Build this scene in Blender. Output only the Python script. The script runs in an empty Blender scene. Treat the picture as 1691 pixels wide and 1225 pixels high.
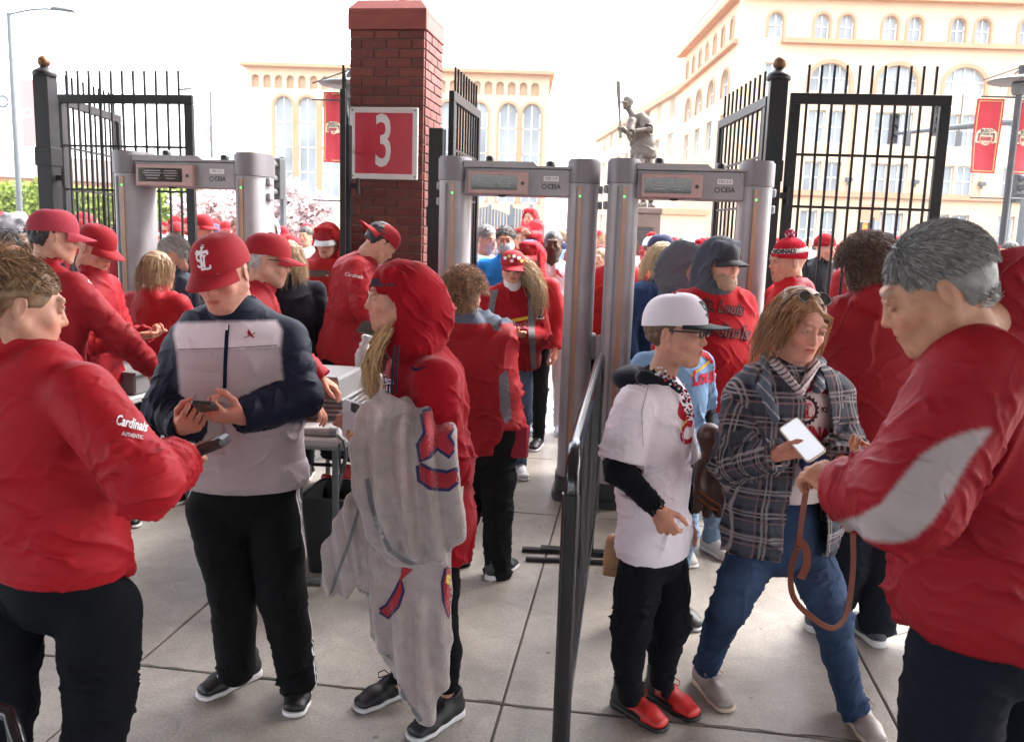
import bpy, bmesh, math, random
import numpy as np
from mathutils import Vector, Matrix
from mathutils.bvhtree import BVHTree
R=math.radians; PI=math.pi
random.seed(5); rng=np.random.default_rng(5)
scn=bpy.context.scene
# ---------------------------------------------------------------- camera
CAMZ=1.75; PITCH=R(9.1); ROLL=R(1.8); FPX=1438.0; PW,PH=1691.0,1225.0
_F=Vector((0,math.cos(PITCH),-math.sin(PITCH))); _R0=Vector((1,0,0)); _U0=Vector((0,math.sin(PITCH),math.cos(PITCH)))
_R=_R0*math.cos(ROLL)+_U0*math.sin(ROLL); _U=_U0*math.cos(ROLL)-_R0*math.sin(ROLL)
cd=bpy.data.cameras.new('camera'); cam=bpy.data.objects.new('camera',cd); scn.collection.objects.link(cam)
cam.matrix_world=Matrix(((_R.x,_U.x,-_F.x,0),(_R.y,_U.y,-_F.y,0),(_R.z,_U.z,-_F.z,CAMZ),(0,0,0,1)))
cd.sensor_width=36; cd.lens=36*FPX/PW; cd.clip_end=2000; cd.clip_start=.05; scn.camera=cam
cd.dof.use_dof=True; cd.dof.focus_distance=3.6; cd.dof.aperture_fstop=7.0
scn.render.resolution_x=1024; scn.render.resolution_y=741
# ---------------------------------------------------------------- light
w=bpy.data.worlds.new('World'); scn.world=w; w.use_nodes=True
wn=w.node_tree.nodes; wl=w.node_tree.links
sky=wn.new('ShaderNodeTexSky'); sky.sky_type='NISHITA'; sky.sun_disc=False
SUN_EL=R(52); SUN_AZ=R(62)     # azimuth clockwise from +Y
sky.sun_elevation=SUN_EL; sky.sun_rotation=SUN_AZ; sky.dust_density=4.0; sky.air_density=1.0; sky.ozone_density=1.0
bg=wn['Background']; hs=wn.new('ShaderNodeHueSaturation'); hs.inputs['Saturation'].default_value=.38; wl.new(sky.outputs[0],hs.inputs['Color']); wl.new(hs.outputs[0],bg.inputs[0])   # thin overcast: the blue is mostly gone; bg.inputs[1].default_value=0.15
sd=bpy.data.lights.new('sun','SUN'); sd.energy=2.4; sd.angle=R(17); sd.color=(1,.955,.9)
sun=bpy.data.objects.new('sun',sd); scn.collection.objects.link(sun)
_sv=Vector((math.sin(SUN_AZ)*math.cos(SUN_EL),math.cos(SUN_AZ)*math.cos(SUN_EL),math.sin(SUN_EL)))
sun.rotation_euler=_sv.to_track_quat('Z','Y').to_euler()
vs=scn.view_settings; vs.view_transform='Standard'; vs.look='None'; vs.exposure=.68; vs.gamma=1; vs.use_curve_mapping=False
scn.render.engine='CYCLES'; scn.cycles.use_denoising=True; scn.cycles.max_bounces=7; scn.cycles.diffuse_bounces=4
# ---------------------------------------------------------------- helpers
def W(px,py,Y):
    "point of the plane y=Y seen at photo pixel px,py"
    d=_F*FPX+_R*(px-PW/2)-_U*(py-PH/2)
    return Vector((0,0,CAMZ))+d*(Y/d.y)
def G(px,Y):
    "ground point at column px and depth Y (column taken at the ground pixel)"
    lo,hi=-400.,4000.
    for _ in range(40):
        m=(lo+hi)/2
        if W(px,m,Y).z>0: lo=m
        else: hi=m
    p=W(px,lo,Y); return Vector((p.x,Y,0))
C=scn.collection
def link(o,parent=None):
    C.objects.link(o)
    if parent is not None: o.parent=parent
    return o
def tag(o,label=None,cat=None,group=None,kind=None):
    if label: o['label']=label
    if cat: o['category']=cat
    if group: o['group']=group
    if kind: o['kind']=kind
    return o
def empty(name,loc=(0,0,0),rz=0,label=None,cat=None,group=None):
    o=bpy.data.objects.new(name,None); o.location=loc; o.rotation_euler=(0,0,rz); o.empty_display_size=.1
    link(o); return tag(o,label,cat,group)
def children(o): return [c for c in bpy.data.objects if c.parent==o]
def copy_tree(o,kids,parent=None):
    c=o.copy(); C.objects.link(c); c.parent=parent
    for ch in kids.get(o.name,[]): copy_tree(ch,kids,c)
    return c
# ---------------------------------------------------------------- materials
MATS={}
def nodemat(name):
    m=bpy.data.materials.new(name); m.use_nodes=True; MATS[name]=m
    nt=m.node_tree; return m,nt,nt.nodes['Principled BSDF']
def _bump(nt,b,scale,strength,dist=.002,detail=3,coord='Object',stretch=None):
    tc=nt.nodes.new('ShaderNodeTexCoord'); n=nt.nodes.new('ShaderNodeTexNoise'); n.inputs['Scale'].default_value=scale; n.inputs['Detail'].default_value=detail
    src=tc.outputs[coord]
    if stretch:
        mp=nt.nodes.new('ShaderNodeMapping'); mp.inputs['Scale'].default_value=stretch; nt.links.new(src,mp.inputs[0]); src=mp.outputs[0]
    nt.links.new(src,n.inputs['Vector'])
    bp=nt.nodes.new('ShaderNodeBump'); bp.inputs['Strength'].default_value=strength; bp.inputs['Distance'].default_value=dist
    nt.links.new(n.outputs[0],bp.inputs['Height']); nt.links.new(bp.outputs[0],b.inputs['Normal']); return n,bp
def mat(name,col,rough=.6,metal=0,bump=None,var=0,vscale=6,spec=.5,emit=None,**k):
    if name in MATS: return MATS[name]
    m,nt,b=nodemat(name); b.inputs['Roughness'].default_value=rough; b.inputs['Metallic'].default_value=metal
    b.inputs['Specular IOR Level'].default_value=spec
    c=(*col,1)
    if var:
        tc=nt.nodes.new('ShaderNodeTexCoord'); n=nt.nodes.new('ShaderNodeTexNoise'); n.inputs['Scale'].default_value=vscale; n.inputs['Detail'].default_value=6
        nt.links.new(tc.outputs['Object'],n.inputs['Vector'])
        r=nt.nodes.new('ShaderNodeValToRGB'); r.color_ramp.elements[0].position=.3; r.color_ramp.elements[1].position=.7
        r.color_ramp.elements[0].color=(*[x*(1-var) for x in col],1); r.color_ramp.elements[1].color=(*[min(1,x*(1+var)) for x in col],1)
        nt.links.new(n.outputs[0],r.inputs[0]); nt.links.new(r.outputs[0],b.inputs['Base Color'])
    else: b.inputs['Base Color'].default_value=c
    if bump: _bump(nt,b,bump[0],bump[1],bump[2] if len(bump)>2 else .002)
    if emit: b.inputs['Emission Color'].default_value=(*emit[0],1); b.inputs['Emission Strength'].default_value=emit[1]
    return m
def colmat(name,rough=.7,bump=(300,.3,.001),sheen=0,var=.12,vscale=8,spec=.5,sub=0,fine=0,weave=None,coat=0):
    "colour comes from the mesh's own dye (attribute Col) times the object's colour"
    if name in MATS: return MATS[name]
    m,nt,b=nodemat(name); N=nt.nodes; L=nt.links
    a=N.new('ShaderNodeAttribute'); a.attribute_name='Col'; oi=N.new('ShaderNodeObjectInfo')
    mx=N.new('ShaderNodeMix'); mx.data_type='RGBA'; mx.blend_type='MULTIPLY'; mx.inputs[0].default_value=1
    L.new(a.outputs['Color'],mx.inputs[6]); L.new(oi.outputs['Color'],mx.inputs[7]); out=mx.outputs[2]
    tc=N.new('ShaderNodeTexCoord'); n=N.new('ShaderNodeTexNoise'); n.inputs['Scale'].default_value=vscale; n.inputs['Detail'].default_value=7; n.inputs['Roughness'].default_value=.65
    L.new(tc.outputs['Object'],n.inputs['Vector'])
    mr=N.new('ShaderNodeMapRange'); mr.inputs[1].default_value=.3; mr.inputs[2].default_value=.7; mr.inputs[3].default_value=1-var; mr.inputs[4].default_value=1+var
    L.new(n.outputs[0],mr.inputs[0])
    vm=N.new('ShaderNodeVectorMath'); vm.operation='SCALE'; L.new(out,vm.inputs[0]); L.new(mr.outputs[0],vm.inputs['Scale'])
    L.new(vm.outputs[0],b.inputs['Base Color'])
    b.inputs['Roughness'].default_value=rough; b.inputs['Specular IOR Level'].default_value=spec
    if sheen: b.inputs['Sheen Weight'].default_value=sheen; b.inputs['Sheen Roughness'].default_value=.4
    if sub: b.inputs['Subsurface Weight'].default_value=sub; b.inputs['Subsurface Radius'].default_value=(.01,.004,.002); b.inputs['Subsurface Scale'].default_value=1
    if coat: b.inputs['Coat Weight'].default_value=coat
    n1,bp=_bump(nt,b,bump[0],bump[1],bump[2])
    if fine:   # soft crumple, centimetre scale
        n2=N.new('ShaderNodeTexNoise'); n2.inputs['Scale'].default_value=fine; n2.inputs['Detail'].default_value=3; n2.inputs['Distortion'].default_value=.5; n2.noise_type='RIDGED_MULTIFRACTAL'; n2.inputs['Roughness'].default_value=.35; n2.inputs['Gain'].default_value=1.5 if 'Gain' in n2.inputs else 1
        L.new(tc.outputs['Object'],n2.inputs['Vector'])
        b2=N.new('ShaderNodeBump'); b2.inputs['Strength'].default_value=.3; b2.inputs['Distance'].default_value=.014
        L.new(n2.outputs[0],b2.inputs['Height']); L.new(bp.outputs[0],b2.inputs['Normal']); L.new(b2.outputs[0],b.inputs['Normal'])
    return m
def M_(n): return MATS[n]
colmat('nylon',rough=.66,bump=(900,.35,.0007),var=.07,fine=4.5,spec=.22)
colmat('fleece_cloth',rough=.9,bump=(350,.5,.0015),sheen=.1,var=.1,fine=6,spec=.12)
colmat('jersey_cloth',rough=.85,bump=(700,.3,.0008),var=.05,fine=7,spec=.12)
colmat('denim',rough=.85,bump=(900,.5,.001),var=.25,vscale=14,fine=9,spec=.12)
colmat('skin',rough=.6,bump=(420,.5,.0010),var=.13,vscale=30,sub=.12,spec=.35)
colmat('hair_fibre',rough=.55,bump=(300,.4,.001),var=.35,vscale=60,spec=.6)
colmat('shoe_leather',rough=.5,bump=(400,.25,.0008),var=.08,spec=.5)
colmat('cap_cloth',rough=.8,bump=(900,.35,.0008),var=.05,spec=.3)
colmat('knit',rough=.95,bump=(180,.9,.004),var=.15,spec=.2)
colmat('plush',rough=1.0,bump=(120,.9,.006),sheen=.5,var=.14,vscale=12,fine=7,spec=.1)
mat('black_metal',(.010,.010,.012),.42,.0,bump=(90,.08,.001),var=.25,vscale=20,spec=.3)
mat('dark_paint',(.02,.02,.022),.45,bump=(60,.1),var=.3,vscale=10)
mat('white_paint',(.75,.75,.74),.5,var=.05)
mat('white_plastic',(.62,.62,.63),.4)
mat('black_plastic',(.02,.02,.022),.35,var=.2,vscale=30)
mat('glass_black',(.01,.01,.012),.06,spec=.8)
mat('brass',(.16,.085,.045),.45,.7,var=.3,vscale=20)
# ---------------------------------------------------------------- implicit-surface modelling
V3=lambda *a: np.array(a,dtype=np.float64)
def A(v): return np.array(v,dtype=np.float64)
def smin(a,b,k):
    h=np.clip(.5+.5*(b-a)/k,0,1); return b*(1-h)+a*h-k*h*(1-h)
def sphere(c,r): return ell(c,(r,r,r))
def rotz(a): c,s=math.cos(a),math.sin(a); return np.array([[c,-s,0],[s,c,0],[0,0,1.]])
def rotx(a): c,s=math.cos(a),math.sin(a); return np.array([[1.,0,0],[0,c,-s],[0,s,c]])
def roty(a): c,s=math.cos(a),math.sin(a); return np.array([[c,0,s],[0,1.,0],[-s,0,c]])
def ell(c,r,M=None):
    c=A(c); r=A(r)
    def f(X,Y,Z):
        x,y,z=X-c[0],Y-c[1],Z-c[2]
        if M is not None:
            x,y,z=(M[0,0]*x+M[1,0]*y+M[2,0]*z),(M[0,1]*x+M[1,1]*y+M[2,1]*z),(M[0,2]*x+M[1,2]*y+M[2,2]*z)
        k0=np.sqrt((x/r[0])**2+(y/r[1])**2+(z/r[2])**2)+1e-9
        k1=np.sqrt((x/r[0]**2)**2+(y/r[1]**2)**2+(z/r[2]**2)**2)+1e-9
        return k0*(k0-1)/k1
    e=r if M is None else np.abs(M)@r
    return f,c-e,c+e
def cone(a,b,ra,rb):
    a,b=A(a),A(b); d=b-a; L=max(1e-9,d@d)
    def f(X,Y,Z):
        x,y,z=X-a[0],Y-a[1],Z-a[2]
        t=np.clip((x*d[0]+y*d[1]+z*d[2])/L,0,1)
        return np.sqrt((x-t*d[0])**2+(y-t*d[1])**2+(z-t*d[2])**2)-(ra+t*(rb-ra))
    return f,np.minimum(a-ra,b-rb),np.maximum(a+ra,b+rb)
def flat(a,b,wa,da,wb,db,side):
    "tapered tube of elliptic section: half width w along side, half depth d"
    a,b,s=A(a),A(b),A(side); d=b-a; Ln=math.sqrt(d@d); u=d/Ln
    s=s-u*(s@u); s/=math.sqrt(s@s); n=np.cross(u,s)
    def f(X,Y,Z):
        x,y,z=X-a[0],Y-a[1],Z-a[2]
        q=x*u[0]+y*u[1]+z*u[2]; t=np.clip(q/Ln,0,1); q=q-t*Ln
        p=x*s[0]+y*s[1]+z*s[2]; r=x*n[0]+y*n[1]+z*n[2]
        w=wa+t*(wb-wa); dd=da+t*(db-da); m=np.minimum(w,dd)
        k0=np.sqrt((p/w)**2+(r/dd)**2+(q/m)**2)+1e-9
        k1=np.sqrt((p/w**2)**2+(r/dd**2)**2+(q/m**2)**2)+1e-9
        return k0*(k0-1)/k1
    m=max(wa,da,wb,db); return f,np.minimum(a,b)-m,np.maximum(a,b)+m
def loft(pts,side):
    "chain of flat(): pts = [(point,w,d)]"
    out=[]
    for (a,wa,da),(b,wb,db) in zip(pts[:-1],pts[1:]): out.append(flat(a,b,wa,da,wb,db,side))
    return out
def boxp(c,h,M=None,r=.0):
    c,h=A(c),A(h)
    def f(X,Y,Z):
        x,y,z=X-c[0],Y-c[1],Z-c[2]
        if M is not None:
            x,y,z=(M[0,0]*x+M[1,0]*y+M[2,0]*z),(M[0,1]*x+M[1,1]*y+M[2,1]*z),(M[0,2]*x+M[1,2]*y+M[2,2]*z)
        x,y,z=np.abs(x)-h[0]+r,np.abs(y)-h[1]+r,np.abs(z)-h[2]+r
        return np.sqrt(np.maximum(x,0)**2+np.maximum(y,0)**2+np.maximum(z,0)**2)+np.minimum(np.maximum(x,np.maximum(y,z)),0)-r
    e=h if M is None else np.abs(M)@h
    return f,c-e,c+e
class Field:
    def __init__(s,prims,h,pad=.03):
        lo=np.min([p[1] for p in prims],0)-pad; hi=np.max([p[2] for p in prims],0)+pad
        s.h=h; s.lo=lo; s.n=np.ceil((hi-lo)/h).astype(int)+1
        s.ax=[(lo[i]+h*np.arange(s.n[i])).astype(np.float32) for i in range(3)]
        s.D=np.full(s.n,1.0,np.float32)
    def _sub(s,lo,hi,m):
        i0=np.clip(np.floor((lo-m-s.lo)/s.h).astype(int),0,s.n); i1=np.clip(np.ceil((hi+m-s.lo)/s.h).astype(int)+1,0,s.n)
        sl=tuple(slice(a,b) for a,b in zip(i0,i1))
        return sl,(s.ax[0][sl[0]][:,None,None],s.ax[1][sl[1]][None,:,None],s.ax[2][sl[2]][None,None,:])
    def add(s,prims,k=.01):
        if isinstance(prims,tuple): prims=[prims]
        for p in prims:
            sl,g=s._sub(p[1],p[2],max(k,3*s.h))
            if 0 in s.D[sl].shape: continue
            s.D[sl]=smin(s.D[sl],p[0](*g),k) if k>0 else np.minimum(s.D[sl],p[0](*g))
        return s
    def cut(s,prims,k=.004):
        if isinstance(prims,tuple): prims=[prims]
        for p in prims:
            sl,g=s._sub(p[1],p[2],max(k,3*s.h))
            if 0 in s.D[sl].shape: continue
            s.D[sl]=-smin(-s.D[sl],p[0](*g),k)
        return s
    def plane(s,pt,n,k=.003,box=None):
        "removes what lies on the side n points to"
        pt,n=A(pt),A(n); n=n/math.sqrt(n@n)
        lo,hi=(s.lo,s.lo+s.h*s.n) if box is None else (A(box[0]),A(box[1]))
        sl,g=s._sub(lo,hi,0)
        q=(g[0]-pt[0])*n[0]+(g[1]-pt[1])*n[1]+(g[2]-pt[2])*n[2]
        s.D[sl]=-smin(-s.D[sl],-q,k); return s
    def mesh(s):
        D=s.D; ins=D<0; h=s.h
        for ax in range(3):
            for e in (0,-1):
                sl=[slice(None)]*3; sl[ax]=e; D[tuple(sl)]=np.maximum(D[tuple(sl)],.001)
        ins=D<0
        c=ins[:-1,:-1,:-1].astype(np.int8)
        cnt=np.zeros(c.shape,np.int8)
        for i in (0,1):
            for j in (0,1):
                for k in (0,1): cnt+=ins[i:ins.shape[0]-1+i,j:ins.shape[1]-1+j,k:ins.shape[2]-1+k]
        act=(cnt>0)&(cnt<8); I,J,K=np.nonzero(act); n=len(I)
        idx=np.full(act.shape,-1,np.int64); idx[I,J,K]=np.arange(n)
        acc=np.zeros((n,3)); m=np.zeros(n)
        cs=[(i,j,k) for i in (0,1) for j in (0,1) for k in (0,1)]
        val={q:D[I+q[0],J+q[1],K+q[2]].astype(np.float64) for q in cs}
        for a in cs:
            for ax in range(3):
                if a[ax]: continue
                b=list(a); b[ax]=1; b=tuple(b); va,vb=val[a],val[b]; x=(va<0)!=(vb<0)
                t=np.where(x,va/np.where(x,va-vb,1),0)
                p=np.tile(np.array(a,float),(n,1)); p[:,ax]+=t
                acc+=p*x[:,None]; m+=x
        P=s.lo+h*(np.stack([I,J,K],1)+acc/np.maximum(m,1)[:,None])
        F=[]
        for ax in range(3):
            o1,o2=[(1,2),(2,0),(0,1)][ax]
            sa=[slice(None)]*3; sb=[slice(None)]*3; sa[ax]=slice(0,-1); sb[ax]=slice(1,None)
            a,b=ins[tuple(sa)],ins[tuple(sb)]; x=a!=b
            q=np.stack(np.nonzero(x),1); q=q[(q[:,o1]>0)&(q[:,o2]>0)&(q[:,o1]<D.shape[o1]-1)&(q[:,o2]<D.shape[o2]-1)]
            fl=a[q[:,0],q[:,1],q[:,2]]
            def g(d1,d2):
                r=q.copy(); r[:,o1]+=d1; r[:,o2]+=d2; return idx[r[:,0],r[:,1],r[:,2]]
            f=np.stack([g(-1,-1),g(0,-1),g(0,0),g(-1,0)],1)
            f[~fl]=f[~fl][:,::-1]; F.append(f)
        F=np.concatenate(F); F=F[(F>=0).all(1)]
        return P,F
def vnormals(P,F):
    n=np.cross(P[F[:,2]]-P[F[:,0]],P[F[:,3]]-P[F[:,1]]); out=np.zeros_like(P)
    for k in range(F.shape[1]):
        for a in range(3): out[:,a]+=np.bincount(F[:,k],n[:,a],len(P))
    return out/np.maximum(np.linalg.norm(out,axis=1),1e-12)[:,None]
def relax(P,F,it=1,lam=.5):
    e=np.concatenate([F[:,[i,(i+1)%4]] for i in range(4)]); n=len(P)
    for _ in range(it):
        s=np.zeros_like(P); c=np.bincount(e[:,0],minlength=n).astype(float)
        for a in range(3): s[:,a]=np.bincount(e[:,0],P[e[:,1],a],n)
        P=P+lam*(s/np.maximum(c,1)[:,None]-P)
    return P
class Shell:
    "vertices, quads and dye colour of one or several closed shells"
    def __init__(s,P,F,col): s.P=P; s.F=F; s.C=np.tile(A(col),(len(P),1)) if np.ndim(col)==1 else col
    def xf(s,M,t=(0,0,0),mirror=False):
        P=s.P.copy(); F=s.F
        if mirror: P=P*A((1,-1,1)); F=F[:,::-1]
        return Shell(P@np.asarray(M).T+A(t),F,s.C)
def joinsh(L):
    o=0; P=[];F=[];Cc=[]
    for s in L: P.append(s.P); F.append(s.F+o); Cc.append(s.C); o+=len(s.P)
    return Shell(np.concatenate(P),np.concatenate(F),np.concatenate(Cc))
def to_mesh(name,sh,smooth=True):
    me=bpy.data.meshes.new(name); P,F=sh.P,sh.F
    tri=(F[:,2]==F[:,3])
    me.vertices.add(len(P)); me.vertices.foreach_set('co',P.astype(np.float32).ravel())
    if tri.any():
        lens=np.where(tri,3,4); keep=np.ones(F.shape,bool); keep[tri,3]=False
        li=F[keep]; 
    else: lens=np.full(len(F),4); li=F.ravel()
    me.loops.add(len(li)); me.loops.foreach_set('vertex_index',li.astype(np.int32))
    st=np.concatenate([[0],np.cumsum(lens)[:-1]]).astype(np.int32)
    me.polygons.add(len(F)); me.polygons.foreach_set('loop_start',st)
    me.update(calc_edges=True)
    if smooth: me.polygons.foreach_set('use_smooth',np.ones(len(F),bool))
    ca=me.color_attributes.new('Col','FLOAT_COLOR','POINT')
    ca.data.foreach_set('color',np.concatenate([sh.C,np.ones((len(P),1))],1).astype(np.float32).ravel())
    return me
def obj(name,me,m,parent=None,col=None,origin=None):
    if isinstance(me,Shell):
        sh=me
        if parent is not None and origin is None: origin=parent.matrix_basis.translation
        if origin is not None: sh=Shell(sh.P-A(origin),sh.F,sh.C)
        me=to_mesh(name,sh)
        o=bpy.data.objects.new(name,me)
        if parent is None and origin is not None: o.location=origin
    else: o=bpy.data.objects.new(name,me)
    link(o,parent)
    if m is not None and len(o.data.materials)==0: o.data.materials.append(MATS[m] if isinstance(m,str) else m)
    if col is not None: o.color=(*col,1)
    return o
def wav(P,s,seed=0,warp=1.0):
    "cheap smooth noise, wavelength ~ s"
    r=np.random.default_rng(seed); o=np.zeros(len(P)); Q=P/s*2*PI
    for i in range(3):
        d=r.normal(size=3); d/=np.linalg.norm(d); e=r.normal(size=3); e/=np.linalg.norm(e)
        o+=np.sin(Q@d+r.uniform(0,6)+warp*np.sin(Q@e*.7+r.uniform(0,6)))
    return o/3
def folds(P,dirs,s,seed=0,sharp=2.0,warp=1.3):
    return folds1(P,dirs,s,seed,sharp,warp)+.25*folds1(P,dirs*1.05+.25*P[:,2],s*.47,seed+31,sharp,warp)
def folds1(P,dirs,s,seed=0,sharp=2.0,warp=1.3):
    "creases running across direction dirs (per-vertex coordinate in metres)"
    q=dirs/s*2*PI+warp*2.2*wav(P,s*2.6,seed)+warp*wav(P,s*1.1,seed+7)
    v=1-np.abs(np.sin(q/2)); return (v**(sharp*1.25)-.12)*sm(wav(P,s*2.6,seed+3),-.35,.55)*1.5
# ---------------------------------------------------------------- plain mesh builder
class MB:
    def __init__(s): s.v=[];s.f=[];s.c=[];s.cur=(1,1,1)
    def add(s,vs,fs,col=None):
        o=len(s.v); s.v+=[tuple(v) for v in vs]; s.f+=[tuple(i+o for i in f) for f in fs]; s.c+=[col or s.cur]*len(vs); return s
    def box(s,c,h,M=None,col=None,bev=0):
        hx,hy,hz=h; c=Vector(c)
        if bev:
            b=bev; vs=[]
            bm=bmesh.new(); bmesh.ops.create_cube(bm,size=1)
            for v in bm.verts: v.co=Vector((v.co.x*2*hx,v.co.y*2*hy,v.co.z*2*hz))
            bmesh.ops.bevel(bm,geom=bm.edges[:],offset=b,segments=1,affect='EDGES')
            vs=[v.co.copy() for v in bm.verts]; fs=[[v.index for v in f.verts] for f in bm.faces]; bm.free()
        else:
            vs=[Vector((x*hx,y*hy,z*hz)) for x in (-1,1) for y in (-1,1) for z in (-1,1)]
            fs=[(0,1,3,2),(4,6,7,5),(0,4,5,1),(2,3,7,6),(0,2,6,4),(1,5,7,3)]
        if M is not None: vs=[M@v for v in vs]
        return s.add([v+c for v in vs],fs,col)
    def bar(s,a,b,hw,hd=None,side=None,col=None):
        a,b=Vector(a),Vector(b); u=(b-a).normalized(); hd=hd or hw
        sd=Vector(side) if side is not None else (Vector((1,0,0)) if abs(u.x)<.9 else Vector((0,1,0)))
        sd=(sd-u*sd.dot(u)).normalized(); n=u.cross(sd)
        vs=[p+sd*i*hw+n*j*hd for p in (a,b) for i,j in ((-1,-1),(1,-1),(1,1),(-1,1))]
        return s.add(vs,[(3,2,1,0),(4,5,6,7),(0,1,5,4),(1,2,6,5),(2,3,7,6),(3,0,4,7)],col)
    def tube(s,pts,r,n=8,col=None,cap=True,side=None):
        pts=[Vector(p) for p in pts]; rs=r if isinstance(r,(list,tuple)) else [r]*len(pts)
        vs=[];fs=[]; prev=None
        for i,p in enumerate(pts):
            u=(pts[min(i+1,len(pts)-1)]-pts[max(i-1,0)]).normalized()
            if prev is None:
                prev=Vector(side) if side else (Vector((1,0,0)) if abs(u.x)<.9 else Vector((0,1,0)))
            a=(prev-u*prev.dot(u)).normalized(); prev=a; b=u.cross(a)
            for k in range(n):
                t=2*PI*k/n; vs.append(p+(a*math.cos(t)+b*math.sin(t))*rs[i])
        for i in range(len(pts)-1):
            for k in range(n): fs.append((i*n+k,i*n+(k+1)%n,(i+1)*n+(k+1)%n,(i+1)*n+k))
        if cap: fs.append(tuple(range(n))[::-1]); fs.append(tuple(range((len(pts)-1)*n,len(pts)*n)))
        return s.add(vs,fs,col)
    def lathe(s,c,prof,n=16,col=None):
        c=Vector(c); vs=[];fs=[]
        for r,z in prof:
            for k in range(n): t=2*PI*k/n; vs.append(c+Vector((r*math.cos(t),r*math.sin(t),z)))
        for i in range(len(prof)-1):
            for k in range(n): fs.append((i*n+k,i*n+(k+1)%n,(i+1)*n+(k+1)%n,(i+1)*n+k))
        fs.append(tuple(range(n))[::-1]); fs.append(tuple(range((len(prof)-1)*n,len(prof)*n)))
        return s.add(vs,fs,col)
    def prism(s,poly,ext,col=None):
        "poly: 3d points, ext: extrusion vector"
        n=len(poly); poly=[Vector(p) for p in poly]; e=Vector(ext)
        return s.add(poly+[p+e for p in poly],[tuple(range(n))[::-1],tuple(range(n,2*n))]+[(i,(i+1)%n,n+(i+1)%n,n+i) for i in range(n)],col)
    def build(s,name,m,parent=None,smooth=False,loc=None,col=None):
        me=bpy.data.meshes.new(name); me.from_pydata([tuple(v) for v in s.v],[],s.f)
        bm=bmesh.new(); bm.from_mesh(me); bmesh.ops.recalc_face_normals(bm,faces=bm.faces[:]); bm.to_mesh(me); bm.free()
        if smooth:
            me.polygons.foreach_set('use_smooth',[True]*len(me.polygons))
            if smooth=='auto': me.set_sharp_from_angle(angle=R(40))
        ca=me.color_attributes.new('Col','FLOAT_COLOR','POINT')
        ca.data.foreach_set('color',np.array([(*c,1) for c in s.c],np.float32).ravel())
        me.materials.append(MATS[m] if isinstance(m,str) else m)
        o=bpy.data.objects.new(name,me); link(o,parent)
        if loc is not None: o.location=loc
        if col is not None: o.color=(*col,1)
        return o
# text as flat polygons ------------------------------------------------
def text_tris(s,size=1.0,shear=0,bold=0,extr=0,cx=1,sub=0):
    cu=bpy.data.curves.new('t','FONT'); cu.body=s; cu.size=size; cu.shear=shear; cu.offset=bold; cu.align_x='CENTER'; cu.align_y='CENTER'; cu.resolution_u=3; cu.extrude=extr
    o=bpy.data.objects.new('t',cu); link(o); bpy.context.view_layer.update()
    me=bpy.data.meshes.new_from_object(o); bm=bmesh.new(); bm.from_mesh(me)
    bmesh.ops.triangulate(bm,faces=bm.faces[:])
    for _ in range(sub): bmesh.ops.subdivide_edges(bm,edges=[e for e in bm.edges if e.calc_length()>size*.12],cuts=1,use_grid_fill=False); bmesh.ops.triangulate(bm,faces=bm.faces[:])
    vs=[(v.co.x*cx,v.co.y,v.co.z) for v in bm.verts]; bm.verts.index_update(); fs=[[v.index for v in f.verts] for f in bm.faces]; bm.free()
    bpy.data.objects.remove(o); bpy.data.curves.remove(cu); bpy.data.meshes.remove(me)
    return vs,fs
def stroke(pts,w):
    "flat ribbon along 2d points"
    pts=[Vector((p[0],p[1],0)) for p in pts]; vs=[];fs=[]
    for i,p in enumerate(pts):
        u=(pts[min(i+1,len(pts)-1)]-pts[max(i-1,0)]).normalized(); n=Vector((-u.y,u.x,0)); ww=w[i] if isinstance(w,(list,tuple)) else w
        vs+=[tuple(p+n*ww/2),tuple(p-n*ww/2)]
    for i in range(len(pts)-1): fs.append([2*i,2*i+1,2*i+3,2*i+2])
    return vs,fs
def merge2(L):
    vs=[];fs=[]
    for v,f in L:
        o=len(vs); vs+=list(v); fs+=[[i+o for i in q] for q in f]
    return vs,fs
def move2(g,dx=0,dy=0,s=1,rot=0):
    c,n=math.cos(rot),math.sin(rot)
    return [((v[0]*c-v[1]*n)*s+dx,(v[0]*n+v[1]*c)*s+dy,0) for v in g[0]],g[1]
def arc(cx,cy,r,a0,a1,n=12,ry=None):
    ry=ry or r; return [(cx+r*math.cos(R(a0+(a1-a0)*i/(n-1))),cy+ry*math.sin(R(a0+(a1-a0)*i/(n-1)))) for i in range(n)]
def dense(pts,n=6):
    out=[]
    for a,b in zip(pts[:-1],pts[1:]):
        for i in range(n): out.append((a[0]+(b[0]-a[0])*i/n,a[1]+(b[1]-a[1])*i/n))
    return out+[pts[-1]]
def stl_logo(w=.09):
    "interlocking S T L monogram, unit height"
    g=[stroke(dense([(-.02,-.5),(-.02,.34)],5),w*1.1),stroke(dense([(-.36,.34),(.34,.34)],5),w),stroke([(-.36,.34),(-.38,.22)],w*.8),stroke([(.34,.34),(.36,.22)],w*.8),stroke(dense([(-.12,.5),(.08,.5)],2),w*.8),stroke([(-.02,.34),(-.02,.5)],w),
       stroke(dense([(.16,.2),(.16,-.38)],4),w),stroke(dense([(.04,-.42),(.46,-.42)],4),w),stroke([(.46,-.42),(.47,-.26)],w*.8),stroke([(.06,.2),(.26,.2)],w*.7),
       stroke(arc(-.1,.14,.2,30,270,14,.15)+arc(-.1,-.16,.2,90,-150,14,.15),w)]
    return merge2(g)
def poly2(pts):
    return [(p[0],p[1],0) for p in pts],[list(range(len(pts)))]
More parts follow.
